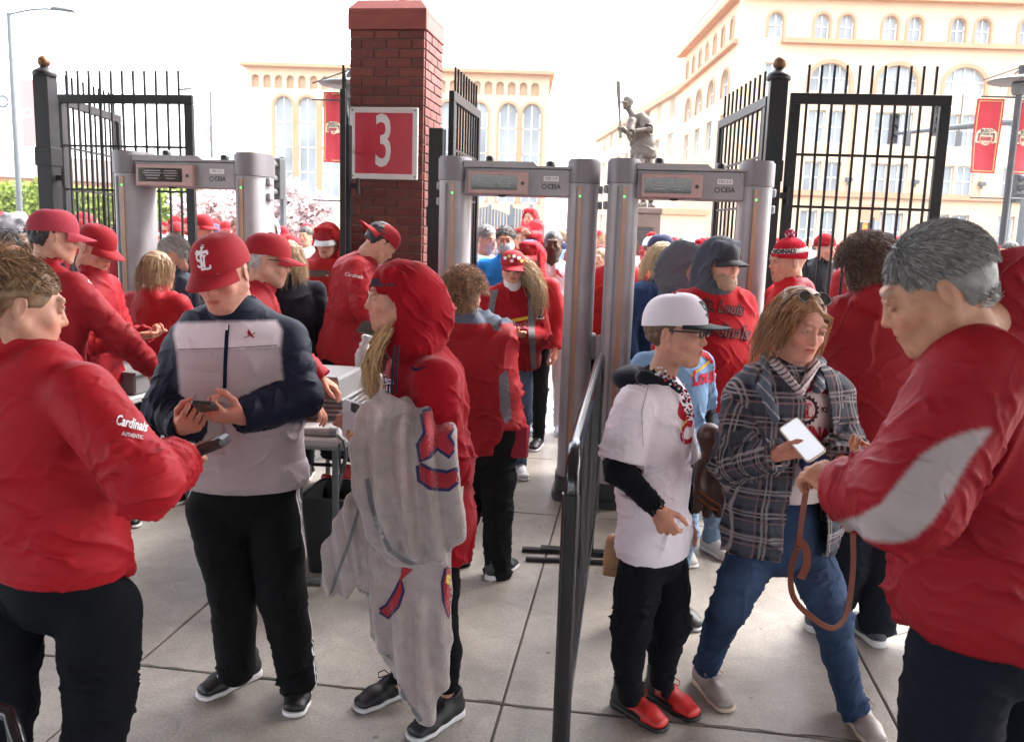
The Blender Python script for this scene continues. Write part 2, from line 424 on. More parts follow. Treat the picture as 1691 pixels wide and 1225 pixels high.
def bird(s=1.0):
    "small perched bird: body polygons (red), bat (yellow)"
    body=[(-.10,.30),(.0,.42),(.05,.62),(.12,.46),(.24,.30),(.22,.12),(.34,-.12),(.56,-.5),(.36,-.46),(.12,-.18),(-.06,-.04),(-.14,.12)]
    beak=[(-.10,.30),(-.22,.22),(-.12,.18)]
    bat=[(-.75,-.30),(-.78,-.24),(.0,-.02),(.66,.22),(.72,.16),(.68,.08),(.02,-.14)]
    return poly2(body),poly2(beak),poly2(bat)
def bvh_of(o):
    me=o.data; mw=o.matrix_world if o.parent is None else o.parent.matrix_basis@o.matrix_basis
    return BVHTree.FromPolygons([mw@v.co for v in me.vertices],[tuple(p.vertices) for p in me.polygons])
def decal(name,geo,org,right,up,bvh,m,parent,col=(1,1,1),off=.0025,sub=.015,thick=0):
    "lays flat lettering or a badge on the cloth: cast along the plane's normal"
    if isinstance(bvh,bpy.types.Object): bvh=bvh_of(bvh)
    right,up=Vector(right).normalized(),Vector(up).normalized(); n=right.cross(up).normalized(); org=Vector(org)
    bm=bmesh.new(); vs=[bm.verts.new(org+right*v[0]+up*v[1]) for v in geo[0]]
    for f in geo[1]:
        try: bm.faces.new([vs[i] for i in f])
        except ValueError: pass
    bmesh.ops.triangulate(bm,faces=bm.faces[:])
    for _ in range(4):
        e=[e for e in bm.edges if e.calc_length()>sub]
        if not e or len(bm.verts)>6000: break
        bmesh.ops.subdivide_edges(bm,edges=e,cuts=1); bmesh.ops.triangulate(bm,faces=[f for f in bm.faces if len(f.verts)>3])
    bad=[]
    for v in bm.verts:
        h=bvh.ray_cast(v.co+n*.35,-n,.8)
        if h[0] is None: bad.append(v)
        else: v.co=h[0]+n*off
    bmesh.ops.delete(bm,geom=bad,context='VERTS')
    me=bpy.data.meshes.new(name)
    inv=parent.matrix_basis.inverted() if parent is not None else Matrix()
    for v in bm.verts: v.co=inv@v.co
    bm.to_mesh(me); bm.free()
    ca=me.color_attributes.new('Col','FLOAT_COLOR','POINT'); ca.data.foreach_set('color',np.tile(np.array([*col,1],np.float32),len(me.vertices)))
    me.materials.append(MATS[m]); o=bpy.data.objects.new(name,me); link(o,parent); return o

_f,_r,_u=np.array(_F),np.array(_R),np.array(_U)
def proj(P):
    "photo pixel of world points"
    v=np.asarray(P)-A((0,0,CAMZ)); d=v@_f; return v@_r/d*FPX+PW/2,PH/2-v@_u/d*FPX
def inpoly(x,y,poly):
    c=np.zeros(len(x),bool); n=len(poly)
    for i in range(n):
        (xa,ya),(xb,yb)=poly[i],poly[(i+1)%n]
        q=((ya>y)!=(yb>y))&(x<(xb-xa)*(y-ya)/((yb-ya) or 1e-9)+xa); c^=q
    return c
def insoft(x,y,poly,r=3.5):
    return sum(inpoly(x+r*math.cos(k*.785)*(.5+.5*(k%2)),y+r*math.sin(k*.785)*(.5+.5*(k%2)),poly).astype(float) for k in range(8))/8
def at(g,px,py,s=1,rot=0,sx=1):
    c,n=math.cos(rot),math.sin(rot); return [(px+s*sx*(v[0]*c-v[1]*n),py-s*(v[0]*n+v[1]*c)) for v in g[0]],g[1]
def pxpoly(p): return list(p),[list(range(len(p)))]
def pxline(p,w,closed=False):
    p=list(p)+([p[0]] if closed else []); g=stroke([(a,-b) for a,b in p],w); return [(v[0],-v[1]) for v in g[0]],g[1]
def lay(name,geo,bvh,m,parent,col=(1,1,1),off=.003,sub=5,dmax=9):
    "lettering, print or trim laid on the surface met along each point's sight line"
    if isinstance(bvh,bpy.types.Object): bvh=bvh_of(bvh)
    cam0=Vector((0,0,CAMZ)); bm=bmesh.new(); vs=[bm.verts.new((v[0],v[1],0)) for v in geo[0]]
    for f in geo[1]:
        try: bm.faces.new([vs[i] for i in f])
        except ValueError: pass
    bmesh.ops.triangulate(bm,faces=bm.faces[:])
    for _ in range(5):
        e=[e for e in bm.edges if e.calc_length()>sub]
        if not e or len(bm.verts)>8000: break
        bmesh.ops.subdivide_edges(bm,edges=e,cuts=1); bmesh.ops.triangulate(bm,faces=[f for f in bm.faces if len(f.verts)>3])
    bad=[]; inv=parent.matrix_basis.inverted() if parent is not None else Matrix()
    for v in bm.verts:
        d=(_F*FPX+_R*(v.co.x-PW/2)-_U*(v.co.y-PH/2)).normalized(); h=bvh.ray_cast(cam0,d,dmax)
        if h[0] is None: bad.append(v)
        else: v.co=inv@(h[0]-d*off)
    bmesh.ops.delete(bm,geom=bad,context='VERTS')
    me=bpy.data.meshes.new(name); bm.to_mesh(me); bm.free()
    ca=me.color_attributes.new('Col','FLOAT_COLOR','POINT'); ca.data.foreach_set('color',np.tile(np.array([*col,1],np.float32),len(me.vertices)))
    me.materials.append(MATS[m]); o=bpy.data.objects.new(name,me); link(o,parent); return o
# ---------------------------------------------------------------- people
SK=dict(fair=(.52,.27,.19),pink=(.55,.26,.19),tan=(.42,.21,.13),dark=(.07,.035,.022))
RED=(.29,.007,.014); DRED=(.36,.008,.014); NAVY=(.018,.024,.05); BLACK=(.005,.005,.006); WHITE=(.72,.70,.72)
def sm(x,a,b): t=np.clip((x-a)/(b-a),0,1); return t*t*(3-2*t)
def mixc(C0,c,m): m=m[:,None]; return C0*(1-m)+A(c)*m
_HC={}
def head_shell(kind='m',h=.0032,skin='fair',beard=None,smile=0,fat=0,brow=(.12,.07,.04),down=0):
    key=(kind,h,skin,beard,smile,fat,brow,down)
    if key in _HC: return _HC[key]
    f=.93 if kind=='f' else 1.0; fw=1+fat*.12
    P=[ell((0,.018,.035),(.076,.094,.083)),ell((0,-.03,-.022),(.062*fw,.062,.078)),
       ell((0,-.052,-.068),(.040*fw*f,.036,.040)),ell((0,-.076,-.093),(.020 if kind=='m' else .015,.017,.017))]
    F=Field(P+[sphere((0,-.13,0),.01),sphere((0,.05,-.2),.02)],h)
    F.add(P[0],.01); F.add(P[1],.03); F.add(P[2],.03); F.add(P[3],.02)
    for s in (-1,1):
        F.add(cone((s*.058*fw,.0,-.045),(s*.026,-.062,-.092),.02,.016),.025)      # jaw
        F.add(ell((s*.042*fw,-.064,-.022),(.020,.018,.018)),.022)                    # cheek bone
        F.cut(sphere((s*.031,-.104,.012),.0165),.012)                              # socket
    F.add(cone((-.034,-.082,.034),(.034,-.082,.034),.0115,.0115),.014)             # brow ridge
    F.add(cone((0,-.086,.018),(0,-.1015,-.018),.0075,.0100),.012)                      # nose
    F.add(sphere((0,-.1055,-.0225),.0092),.007)
    for s in (-1,1):
        F.add(sphere((s*.0115,-.0965,-.0255),.0075),.006)
        F.add(sphere((s*.031,-.0835,.0125),.0125),.001)                              # eyeball
        F.add(flat((s*.031-.011,-.0905,.0195),(s*.031+.011,-.0905,.0195),.005,.004,.005,.004,(0,1,0)),.004)   # upper lid
        F.add(flat((s*.031-.010,-.0900,.0035),(s*.031+.010,-.0900,.0035),.004,.0035,.004,.0035,(0,1,0)),.004)
        e=s*(.073*fw if fat else .074)
        F.add(ell((e,.012,-.004),(.006,.018,.031),rotz(s*.35)@rotx(.15)),.006); F.cut(ell((e+s*.006,.008,-.002),(.0045,.009,.018),rotz(s*.35)),.004)
    F.add(ell((0,-.066,-.052),(.036*fw,.030,.030)),.02); F.add(ell((0,-.0885,-.0505),(.021,.010,.0060)),.006); F.add(ell((0,-.0870,-.0605),(.018,.010,.0062)),.006)
    F.cut(cone((-.021,-.0995,-.0555),(.021,-.0995,-.0555),.0024+.001*smile,.0024+.001*smile),.003)
    if beard=='full':
        F.add(ell((0,-.058,-.088),(.056*fw,.044,.046)),.012)
    F.add(cone((0,.018,-.05),(0,.024,-.10),.056 if kind=='m' else .047,.055 if kind=='m' else .046),.03)   # neck root
    P_,Q=F.mesh(); P_=relax(P_,Q,1,.4)
    x,y,z=P_.T; n=wav(P_,.03,3)
    if beard=='full':
        bm_=sm(-z,.03,.05)*sm(-y,.0,.02); P_=P_+vnormals(P_,Q)*(bm_*(.003*wav(P_,.012,5)))[:,None]
    base=A(SK[skin]); C_=np.tile(base,(len(P_),1))*(1+.08*n)[:,None]
    cheek=np.exp(-(((np.abs(x)-.04)/.02)**2+((z+.03)/.022)**2))*(y<-.03); C_=mixc(C_,base*A((1.05,.72,.7)),cheek*.55)
    C_=mixc(C_,base*A((1.05,.7,.66)),np.exp(-((x/.014)**2+((z+.024)/.014)**2))*(y<-.095)*.6)
    lip=np.exp(-((x/.021)**4+((z+.0555)/.0105)**4))*(y<-.084); C_=mixc(C_,base*(A((.85,.42,.42)) if kind=='m' else A((.85,.3,.32))),lip*.9)
    C_=mixc(C_,base*.25,np.exp(-(((z+.0555)/.0022)**2))*(np.abs(x)<.02)*(y<-.080)*(y>-.106)*.8)
    for s in (-1,1):
        dx=x-s*.031; rr=np.sqrt(dx**2+(z-.0115)**2); onb=(np.sqrt(dx**2+(y+.0835)**2+(z-.0125)**2)<.0138)&(z<.0160-.0065*down)&(z>.0072)&(y<-.09)
        C_[onb]=A((.42,.37,.34)); C_[onb&(rr<.0068)]=A((.04,.03,.02))
        C_=mixc(C_,A((.05,.03,.02)),(np.exp(-((dx/.013)**4+((z-.0185)/.0018)**2))*(y<-.085))*.75)
        bz=.035-.05*np.abs(dx+s*-.004)**1*1.0*.3; C_=mixc(C_,A(brow),np.exp(-(((dx)/.016)**4+((z-bz)/.0042)**2))*(y<-.07)*.8)
    if beard:
        m=sm(-z,.025,.05)*sm(-y,-.01,.03)*(1-np.exp(-((x/.018)**4+((z+.0565)/.009)**4)))
        if beard=='full': C_=mixc(C_,A((.30,.19,.12))*(1),np.clip(m*(.9+.2*wav(P_,.006,9)),0,1)*(z>-.14))
        else: C_=mixc(C_,base*.55,m*.5*(z>-.13))
    r=Shell(P_,Q,np.clip(C_,0,1)); _HC[key]=r; return r
def hframe(yaw,pitch=0,roll=0): return rotz(yaw)@rotx(pitch)@roty(roll)      # pitch>0 looks down
# hand, right, palm to -Z, fingers +X, thumb +Y
_HD={}
def hand_shell(pose='relaxed',h=.0032,skin='fair'):
    key=(pose,h,skin)
    if key in _HD: return _HD[key]
    cur={'relaxed':(22,30,22),'grip':(42,62,40),'phone':(28,50,48),'flat':(6,8,6),'point':(50,60,40),'fist':(80,90,55),'pinch':(45,50,30)}[pose]
    pr=[]; big=flat((0,0,0),(.085,0,-.001),.027,.019,.040,.0135,(0,1,0)); pr.append((big,.01))
    pr.append((ell((.035,.024,-.008),(.032,.018,.015)),.01)); pr.append((ell((.04,-.026,-.006),(.034,.013,.013)),.01))
    for i,(by,L) in enumerate(zip((.031,.0105,-.0105,-.030),(.074,.083,.077,.060))):
        p=A((.086-.004*abs(i-1),by,0)); ang=0; sp=(.10,.03,-.03,-.12)[i]
        cc=list(cur)
        if pose=='point' and i==0: cc=[4,6,4]
        if pose=='relaxed': cc=[c+4*i for c in cc]
        for j,(fr,c) in enumerate(zip((.46,.30,.24),cc)):
            ang+=R(c); d=A((math.cos(ang)*math.cos(sp),math.sin(sp)*(math.cos(ang)),-math.sin(ang))); q=p+d*L*fr
            r0,r1=((.0098,.0088),(.0088,.0080),(.0080,.0068))[j]; s=(.97,1,.96,.85)[i]
            pr.append((cone(p,q,r0*s,r1*s),.004 if j else .006)); p=q
    p=A((.022,.028,-.006)); dirs={'relaxed':[(.72,.62,-.3),(.9,.3,-.3),(.95,.1,-.3)],'grip':[(.65,.5,-.6),(.75,.0,-.65),(.7,-.4,-.6)],'phone':[(.75,.62,.1),(.95,.1,.0),(.92,-.35,-.1)],
          'flat':[(.7,.7,-.1),(.85,.5,-.1),(.9,.4,0)],'point':[(.65,.5,-.6),(.75,.0,-.65),(.7,-.4,-.6)],'fist':[(.7,.3,-.6),(.6,-.4,-.65),(.3,-.8,-.5)],'pinch':[(.8,.4,-.45),(.85,.0,-.5),(.85,-.1,-.5)]}[pose]
    for j,(d,L) in enumerate(zip(dirs,(.042,.034,.028))):
        d=A(d); d/=np.linalg.norm(d); q=p+d*L; r0,r1=((.0135,.0108),(.0105,.0098),(.0098,.0078))[j]; pr.append((cone(p,q,r0,r1),.006)); p=q
    pr.append((flat((-.022,0,.001),(.0,0,0),.026,.022,.026,.0195,(0,1,0)),.01))
    F=Field([a for a,_ in pr],h,pad=.02)
    for a,k in pr: F.add(a,k)
    P_,Q=F.mesh(); P_=relax(P_,Q,1,.3); base=A(SK[skin])*A((1.0,.88,.85))
    C_=np.tile(base,(len(P_),1))*(1+.08*wav(P_,.02,1))[:,None]
    r=Shell(P_,Q,C_); _HD[key]=r; return r
def hand_at(wrist,fdir,palm,side='R',pose='relaxed',h=.0032,skin='fair',s=1.0):
    x=A(fdir); x/=np.linalg.norm(x); z=-A(palm); z=z-x*(z@x); z/=np.linalg.norm(z); y=np.cross(z,x)
    M=np.stack([x,y,z],1)*s
    return hand_shell(pose,h,skin).xf(M,wrist,mirror=(side=='L'))
# shoes: toe to -Y, sole at z=0, ankle at origin (0,0)
_SH={}
def shoe_shells(h=.004,style='trainer'):
    key=(h,style)
    if key in _SH: return _SH[key]
    F=Field([ell((0,-.06,.05),(.07,.20,.09))],h)
    F.add(loft([((0,.045,.045),.036,.036),((0,-.03,.048),.037,.044),((0,-.10,.038),.044,.032),((0,-.155,.03),.040,.022)],(1,0,0)),.02)
    F.add(loft([((0,.03,.06),.034,.045),((0,.028,.10 if style!='high' else .13),.036,.044)],(1,0,0)),.02)
    F.cut(flat((0,.022,.11 if style!='high' else .14),(0,.02,.17),.029,.036,.03,.04,(1,0,0)),.006)
    F.plane((0,0,.020),(0,0,-1))
    P,Q=F.mesh(); P=relax(P,Q,1); up=Shell(P,Q,(1,1,1))
    F=Field([boxp((0,-.06,.01),(.055,.15,.03))],h)
    F.add(loft([((0,.05,.015),.036,.036),((0,-.03,.015),.034,.036),((0,-.10,.015),.046,.03),((0,-.155,.017),.044,.03)],(1,0,0)),.01)
    F.plane((0,0,.028),(0,-.05,1)); F.plane((0,0,.002),(0,0,-1))
    P,Q=F.mesh(); P=relax(P,Q,1); so=Shell(P,Q,(1,1,1)); _SH[key]=(up,so); return _SH[key]
def dye(sh,c): return Shell(sh.P,sh.F,np.tile(A(c),(len(sh.P),1)))
def shoe(person,ankle_ground,yaw,up=BLACK,sole=WHITE,style='trainer',h=.004,s=1.0,lace=None,toe_up=0,label=None,stripes=None):
    u,so=shoe_shells(h,style); M=rotz(yaw)@rotx(-toe_up)*s; t=A(ankle_ground)
    uc=np.tile(A(up),(len(u.P),1))
    if stripes=='three':   # three slanting bands on each side
        y,z=u.P[:,1],u.P[:,2]; q=(y+.055+.5*(z-.05)); 
        m=((np.abs(q)<.005)|(np.abs(q-.019)<.005)|(np.abs(q+.019)<.005))&(np.abs(u.P[:,0])>.022)&(z<.085); uc[m]=A(WHITE)
    if stripes=='redblack':
        m=(u.P[:,1]>.0)|((np.abs(u.P[:,0])>.03)&(u.P[:,2]<.045)&(u.P[:,1]>-.10)); uc[m]=A(BLACK)
    o=obj('shoe',Shell(u.P,u.F,uc).xf(M,t),'shoe_leather',person)
    if label: o['label']=label
    s_=obj('sole',dye(so,sole).xf(M,t),'shoe_leather',o,origin=person.matrix_basis.translation)
    if lace is not None:
        mb=MB()
        for k in range(5):
            y=-.028-.022*k; z=.093-.0115*k; w=.018+.001*k
            mb.tube([(-w,y,z-.006),(0,y-.006,z+.003),(w,y-.011,z-.008)],.0024,5,col=lace); mb.tube([(w,y,z-.006),(0,y-.006,z+.004),(-w,y-.011,z-.008)],.0024,5,col=lace)
        for sx in (-1,1): mb.tube([(0,-.03,.10),(sx*.02,-.04,.115),(sx*.04,-.055,.10),(sx*.03,-.06,.085),(0,-.034,.10)],.0024,5,col=lace)
        T=Matrix.Translation(Vector(t)-person.matrix_basis.translation)@Matrix([list(M[i])+[0] for i in range(3)]+[[0,0,0,1]])
        mb.v=[tuple(T@Vector(v)) for v in mb.v]; mb.build('lace','fleece_cloth',o,smooth=True)
    return o
def cap(person,center,Mh,col,brim=None,style='front',logo=None,s=1.0,label=None,flatb=0,n=28,under=None):
    "baseball cap in the head's frame; style back = brim behind"
    c=A(center); Mh=A(Mh)*s; brim=brim or col
    vs=[];fs=[]; rings=12
    for i in range(rings+1):
        t=i/rings; 
        for k in range(n):
            a=2*PI*k/n; ca,sa=math.cos(a),math.sin(a); hgt=.092+.006*max(0,-sa)
            rr=math.cos(t*PI/2)**.62; seam=1-.012*max(0,1-abs(((k*6/n)%1)*2-0)*4)*(t>.05)
            bulge=1+.02*math.sin(t*PI)
            x=.083*ca*rr*bulge; y=.104*sa*rr*bulge+.006; z=.030+hgt*math.sin(t*PI/2)**.95+.010*sa*(1-t)*0
            x*=seam;y*=seam
            vs.append((x,y,z-.012*(1-t)*(sa>0)*sa))
    for i in range(rings):
        for k in range(n): fs.append((i*n+k,i*n+(k+1)%n,(i+1)*n+(k+1)%n,(i+1)*n+k))
    mb=MB(); mb.add(vs,fs,col)
    mb.lathe((0,.006,.120),[(.008,0),(.007,.005),(.0,.007)],8,col=brim)
    T=Matrix([list(Mh[i])+[c[i]] for i in range(3)]+[[0,0,0,1]]); T=Matrix.Translation(-person.matrix_basis.translation)@T
    mb.v=[tuple(T@Vector(v)) for v in mb.v]; o=mb.build('cap','cap_cloth',person,smooth=True)
    if label: o['label']=label
    if brim is not False:
        nu,nv=14,6; vs=[];fs=[]; sg=1 if style=='front' else -1
        for side in (0,1):
            for j in range(nv+1):
                for i in range(nu+1):
                    u=-1+2*i/nu; v=j/nv; ang=u*R(62)
                    bx=.084*math.sin(ang); by=.105*math.cos(ang)-.006
                    ext=.072*math.cos(u*PI/2)**.6*v
                    x=bx*(1+.05*v); y=-(by+ext); z=.034-(.020*(1-flatb))*(u*u)*(v)-.016*v*(1-flatb*.7)-.004*side
                    vs.append((x,y*sg+ (0 if sg==1 else .012),z))
        q=(nv+1)*(nu+1)
        for side in (0,1):
            for j in range(nv):
                for i in range(nu):
                    a=side*q+j*(nu+1)+i; fs.append((a,a+1,a+nu+2,a+nu+1))
        for i in range(nu): a=nv*(nu+1)+i; fs.append((a,a+1,a+1+q,a+q))
        for j in range(nv):
            for i in (0,nu): a=j*(nu+1)+i; fs.append((a,a+nu+1,a+nu+1+q,a+q))
        mb=MB(); mb.add(vs[:q],[],brim); mb.add(vs[q:],[],under or brim); mb.f=[tuple(f) for f in fs]
        mb.v=[tuple(T@Vector(v)) for v in mb.v]; mb.build('brim','cap_cloth',o,smooth='auto')
    if logo:
        Mn=A(Mh)/s; up=Mn@A((0,-.25,1)); rt=Mn@A((1,0,0)); cen=c+Mh@A((0,-.10,.078))
        g=move2(stl_logo(.11),s=.052*s); o2=decal('monogram',g,cen,rt,up,bvh_of(o),'cap_cloth',person,col=logo,off=.0015,sub=.008); o2.parent=o
    return o
def beanie(person,center,Mh,col,col2=None,pom=None,text=None,s=1.0):
    c=A(center); Mh=A(Mh)*s
    F=Field([ell((0,.012,.05),(.1,.12,.12))],.004); F.add(ell((0,.014,.040),(.087,.106,.100)),0); F.plane((0,-.06,.030),(0,-.12,-1))
    P,Q=F.mesh(); x,y,z=P.T; n=vnormals(P,Q); a=np.arctan2(y-.014,x)
    P=P+n*(.0022*np.sin(a*46))[:,None]*sm(.13-z,0,.03)[:,None]; P=P+n*(.006*(1-sm(z-.12*y,.062,.070)))[:,None]
    C_=np.tile(A(col),(len(P),1)); 
    if col2: C_=mixc(C_,A(col2),((z>.052)&(z<.078)).astype(float))
    o=obj('beanie',Shell(P@Mh.T+c,Q,C_),'knit',person)
    if pom:
        F=Field([sphere((0,.015,.155),.035)],.004); F.add(sphere((0,.015,.155),.028),0); P,Q=F.mesh(); P=P+vnormals(P,Q)*(.004*wav(P,.008,2))[:,None]
        C_=mixc(np.tile(A(pom),(len(P),1)),A((.6,.6,.62)),(wav(P,.02,8)>.35).astype(float)); obj('pompom',Shell(P@Mh.T+c,Q,C_),'knit',o,origin=person.matrix_basis.translation)
    if text:
        g=text_tris(text,.030,bold=.0015); 
        # wrap round the band
        vs=[]
        for v in g[0]: a=v[0]/.098; vs.append(Mh@A((math.sin(a+R(18))*.0945,-math.cos(a+R(18))*.112+.014,.064+v[1]-.0))+c-A(person.matrix_basis.translation))
        me=bpy.data.meshes.new('lettering'); me.from_pydata([tuple(v) for v in vs],[],g[1]); ca=me.color_attributes.new('Col','FLOAT_COLOR','POINT'); ca.data.foreach_set('color',np.tile(np.array([.02,.02,.03,1],np.float32),len(me.vertices)))
        me.materials.append(MATS['fleece_cloth']); t=bpy.data.objects.new('lettering',me); link(t,o)
    return o
def ribbons(paths,w,cols):
    "hair strands: flat two-sided ribbons"
    n,m,_=paths.shape; d=np.gradient(paths,axis=1); ref=rng.normal(size=(n,1,3)); s=np.cross(d,ref); s/=np.maximum(np.linalg.norm(s,axis=2),1e-9)[...,None]
    tw=(w*(1-.7*(np.arange(m)/(m-1))**2))[None,:,None]; a=paths+s*tw; b=paths-s*tw
    P=np.stack([a,b],2).reshape(-1,3); base=(np.arange(n)*m*2)[:,None]+(np.arange(m-1)*2)[None]; base=base.ravel()
    F=np.stack([base,base+1,base+3,base+2],1); return Shell(P,F,np.repeat(cols,m*2,0))
def hair(person,center,Mh,style,col,s=1.0,n=1200,h=.005,fat=1.0,tips=None,seed=1,len_=.2):
    "styles: short bob long curly bun grey_short"
    r_=np.random.default_rng(seed); c=A(center); Mh=A(Mh)*s; pv=person.matrix_basis.translation
    F=Field([ell((0,.02,.0),(.12,.14,.2))],h)
    q_=.975 if style=='crop' else 1.0; cr=ell((0,.024,.040),(.083*fat*q_,.100*fat*q_,.090*q_)); F.add(cr,0)
    if style in('short','crop'): F.add(ell((0,.046,-.015),(.064,.062,.058)),.02)
    if style in('bob','curly','long'): F.add(ell((0,.035,-.02),(.082*fat,.085,.095)),.02)
    # keep the face clear
    F.cut(ell((0,-.105,-.045),(.062,.075,.105)),.015)
    F.plane((0,-.052,.010),(0,-.85,-.55),.01) if style in('short','bun','crop') else F.cut(ell((0,-.12,-.012),(.064,.092,.108)),.01)
    if style in('short','bun','crop'):
        F.plane((0,.06,-.045),(0,.25,-1),.01); F.cut([boxp((sx*.08,-.02,-.05),(.03,.055,.045),r=.01) for sx in (-1,1)],.01)
        F.cut([ell((sx*.082,.010,-.012),(.018,.020,.036)) for sx in (-1,1)],.004)
    if style=='bun': F.add(ell((0,.09,.085),(.042,.036,.040)),.015)
    P,Q=F.mesh(); P=P+vnormals(P,Q)*((.0012 if style=='crop' else .004)*wav(P,.03,seed))[:,None]; C_=np.tile(A(col),(len(P),1))*(1+.10*wav(P*A((1,1,.3)),.012,4))[:,None]*.8
    if tips is not None: C_=C_*.62+A(tips)*.30
    base=Shell(P,Q,np.clip(C_,0,1))
    # strands
    m=8; th=r_.uniform(0,2*PI,n); ph=np.arccos(r_.uniform(-.15,1,n)); ro=np.stack([.083*fat*np.sin(ph)*np.cos(th),.024+.100*fat*np.sin(ph)*np.sin(th),.040+.090*np.cos(ph)],1)
    keep=~((ro[:,1]<-.055)&(ro[:,2]<.055)) if style not in('bob','long') else ~((ro[:,1]<-.035)&(ro[:,2]<.085)); 
    if style in('short','bun','crop'): keep&=~((np.abs(ro[:,0])>.05)&(ro[:,1]<.03)&(ro[:,2]<.035))
    ro=ro[keep]
    if style in('short','crop','curly','bob','long','bun'):
        k2=n//3; q=r_.normal(size=(k2,3)); q/=np.linalg.norm(q,axis=1)[:,None]; q=q[(q[:,1]>.15)&(q[:,2]<.5)&(q[:,2]>-.75)]; ro=np.concatenate([ro,A((0,.046,-.015))+q*A((.066,.064,.060))*(1 if style in('short','crop') else 1.15)])
    n=len(ro); t=np.linspace(0,1,m)[None,:,None]
    nr=(ro-A((0,.024,.04))); nr/=np.linalg.norm(nr,axis=1)[:,None]
    if style=='crop':
        d=np.cross(np.cross(nr,A((0,.8,-1.))),nr); d/=np.linalg.norm(d,axis=1)[:,None]; L=r_.uniform(.010,.022,n)[:,None,None]; ro=ro-nr*.001
        path=ro[:,None]+d[:,None]*L*t+nr[:,None]*(.0035*t)*np.abs(r_.normal(1,.5,n))[:,None,None]
    elif style=='short':
        d=np.cross(np.cross(nr,A((0,.3,-1.))),nr); d/=np.linalg.norm(d,axis=1)[:,None]; L=r_.uniform(.02,.04,n)[:,None,None]
        path=ro[:,None]+d[:,None]*L*t+nr[:,None]*(.003+.006*t)*np.abs(r_.normal(1,.5,n))[:,None,None]
    elif style=='bun':
        tgt=A((0,.09,.085)); L=tgt-ro; path=ro[:,None]+L[:,None]*t*.9+nr[:,None]*(.008*np.sin(t*PI)*r_.uniform(.3,1.8,n)[:,None,None]+.005)
        k=n//5; th2=r_.normal(size=(k,3)); path[:k]=A((0,.09,.085))+ (th2/np.linalg.norm(th2,axis=1)[:,None])[:,None]*A((.045,.04,.043))+ .03*t*r_.normal(size=(k,1,3))
        k2=k+n//8; q=path[k:k2]; q+=(t[:, :]*.05)*r_.normal(0,.5,(len(q),1,3))
    elif style=='curly':
        L=r_.uniform(.03,.075,n)[:,None,None]; f1=r_.uniform(8,16,n)[:,None,None]; p1=r_.uniform(0,6,n)[:,None,None]; a1=np.cross(nr,r_.normal(size=(n,3))); a1/=np.linalg.norm(a1,axis=1)[:,None]; a2=np.cross(nr,a1)
        down=A((0,0,-.02)); path=ro[:,None]+nr[:,None]*L*t*.8+down*t**2+.012*(a1[:,None]*np.sin(f1*t+p1)+a2[:,None]*np.cos(f1*t+p1))*t**.5
    else:
        if style=='bob': LL=r_.uniform(.10,.19,n)
        else: LL=r_.uniform(.6,1.0,n)*len_
        fl=np.sign(ro[:,0]+1e-6); 
        LL=LL[:,None,None]; out=nr*A((1,1,0)); part=A([0,0,0])
        d0=np.stack([fl*.6+nr[:,0]*.5,nr[:,1]*.6+.1,nr[:,2]*.2],1)
        path=ro[:,None]+d0[:,None]*((.018 if style=='bob' else .028)*np.sin(np.minimum(t*1.6,1)*PI/2))+A((0,0,-1))*(LL*t**1.25)
        wv=r_.uniform(5,9,n)[:,None,None]; ph0=(ro[:,0:1]*60+r_.normal(0,.5,(n,1)))[:,:,None]
        path=path+(out[:,None]*.016*np.sin(wv*t+ph0)+A((.008,.0,0))*np.cos(wv*t+ph0))*t+r_.normal(0,.006,(n,1,3))*t
        # stay clear of the face
        bad=(path[:,:,1]<-.02)&(np.abs(path[:,:,0])<.066)&(path[:,:,2]<.062); sgn=np.sign(ro[:,0:1]+1e-9); path[:,:,0]=np.where(bad,sgn*(.062+.012*r_.random((n,1))),path[:,:,0])
    cc=A(col)*(1+.45*r_.normal(size=(n,1))*.6)
    if tips is not None: k=r_.random(n)<.45; cc[k]=A(tips)*(1+.3*r_.normal(size=(k.sum(),1))*.5)
    st=ribbons(path,.0007 if style=='crop' else .0009 if style!='curly' else .0013,np.clip(cc,0,1))
    sh=joinsh([base,st]); return obj('hair',Shell(sh.P@Mh.T+c,sh.F,sh.C),'hair_fibre',person)
def hood_up(person,center,Mh,col,tip=0,s=1.0,h=.006,back=.03,label=None,name='hood',m='fleece_cloth',line=None,seed=3,neck=None):
    c=A(center); Mh=A(Mh)*s
    P0=[ell((0,.022,.022),(.104,.128,.122)),ell((0,.05+back*.5,-.05),(.098,.10+back,.12)),ell((0,.03,-.15),(.125,.105,.075))]
    F=Field(P0,h); F.add(P0[0],.01); F.add(P0[1],.04); F.add(P0[2],.05)
    F.add(cone((-.06,-.05,.11),(.06,-.05,.11),.018,.018),.03)
    F.cut(ell((0,-.015,-.0),(.088,.104,.108)),.006); F.cut(ell((0,-.13,-.015),(.070,.12,.108)),.012)
    P,Q=F.mesh(); P=relax(P,Q,1); n=vnormals(P,Q); out=((P-A((0,.02,0)))*n).sum(1)>0
    fr=folds(P,P[:,2]*.8+P[:,1]*1.0,.055,seed)
    P=P+n*((.008*fr+.007*wav(P,.11,seed+1))*out*sm(P[:,1],-.09,-.03))[:,None]
    C_=np.tile(A(col),(len(P),1))
    if line is not None: C_=mixc(C_,A(line),((~out)&(P[:,1]>-.085)).astype(float))
    o=obj(name,Shell(P@Mh.T+c,Q,C_),m,person)
    if label: o['label']=label
    return o
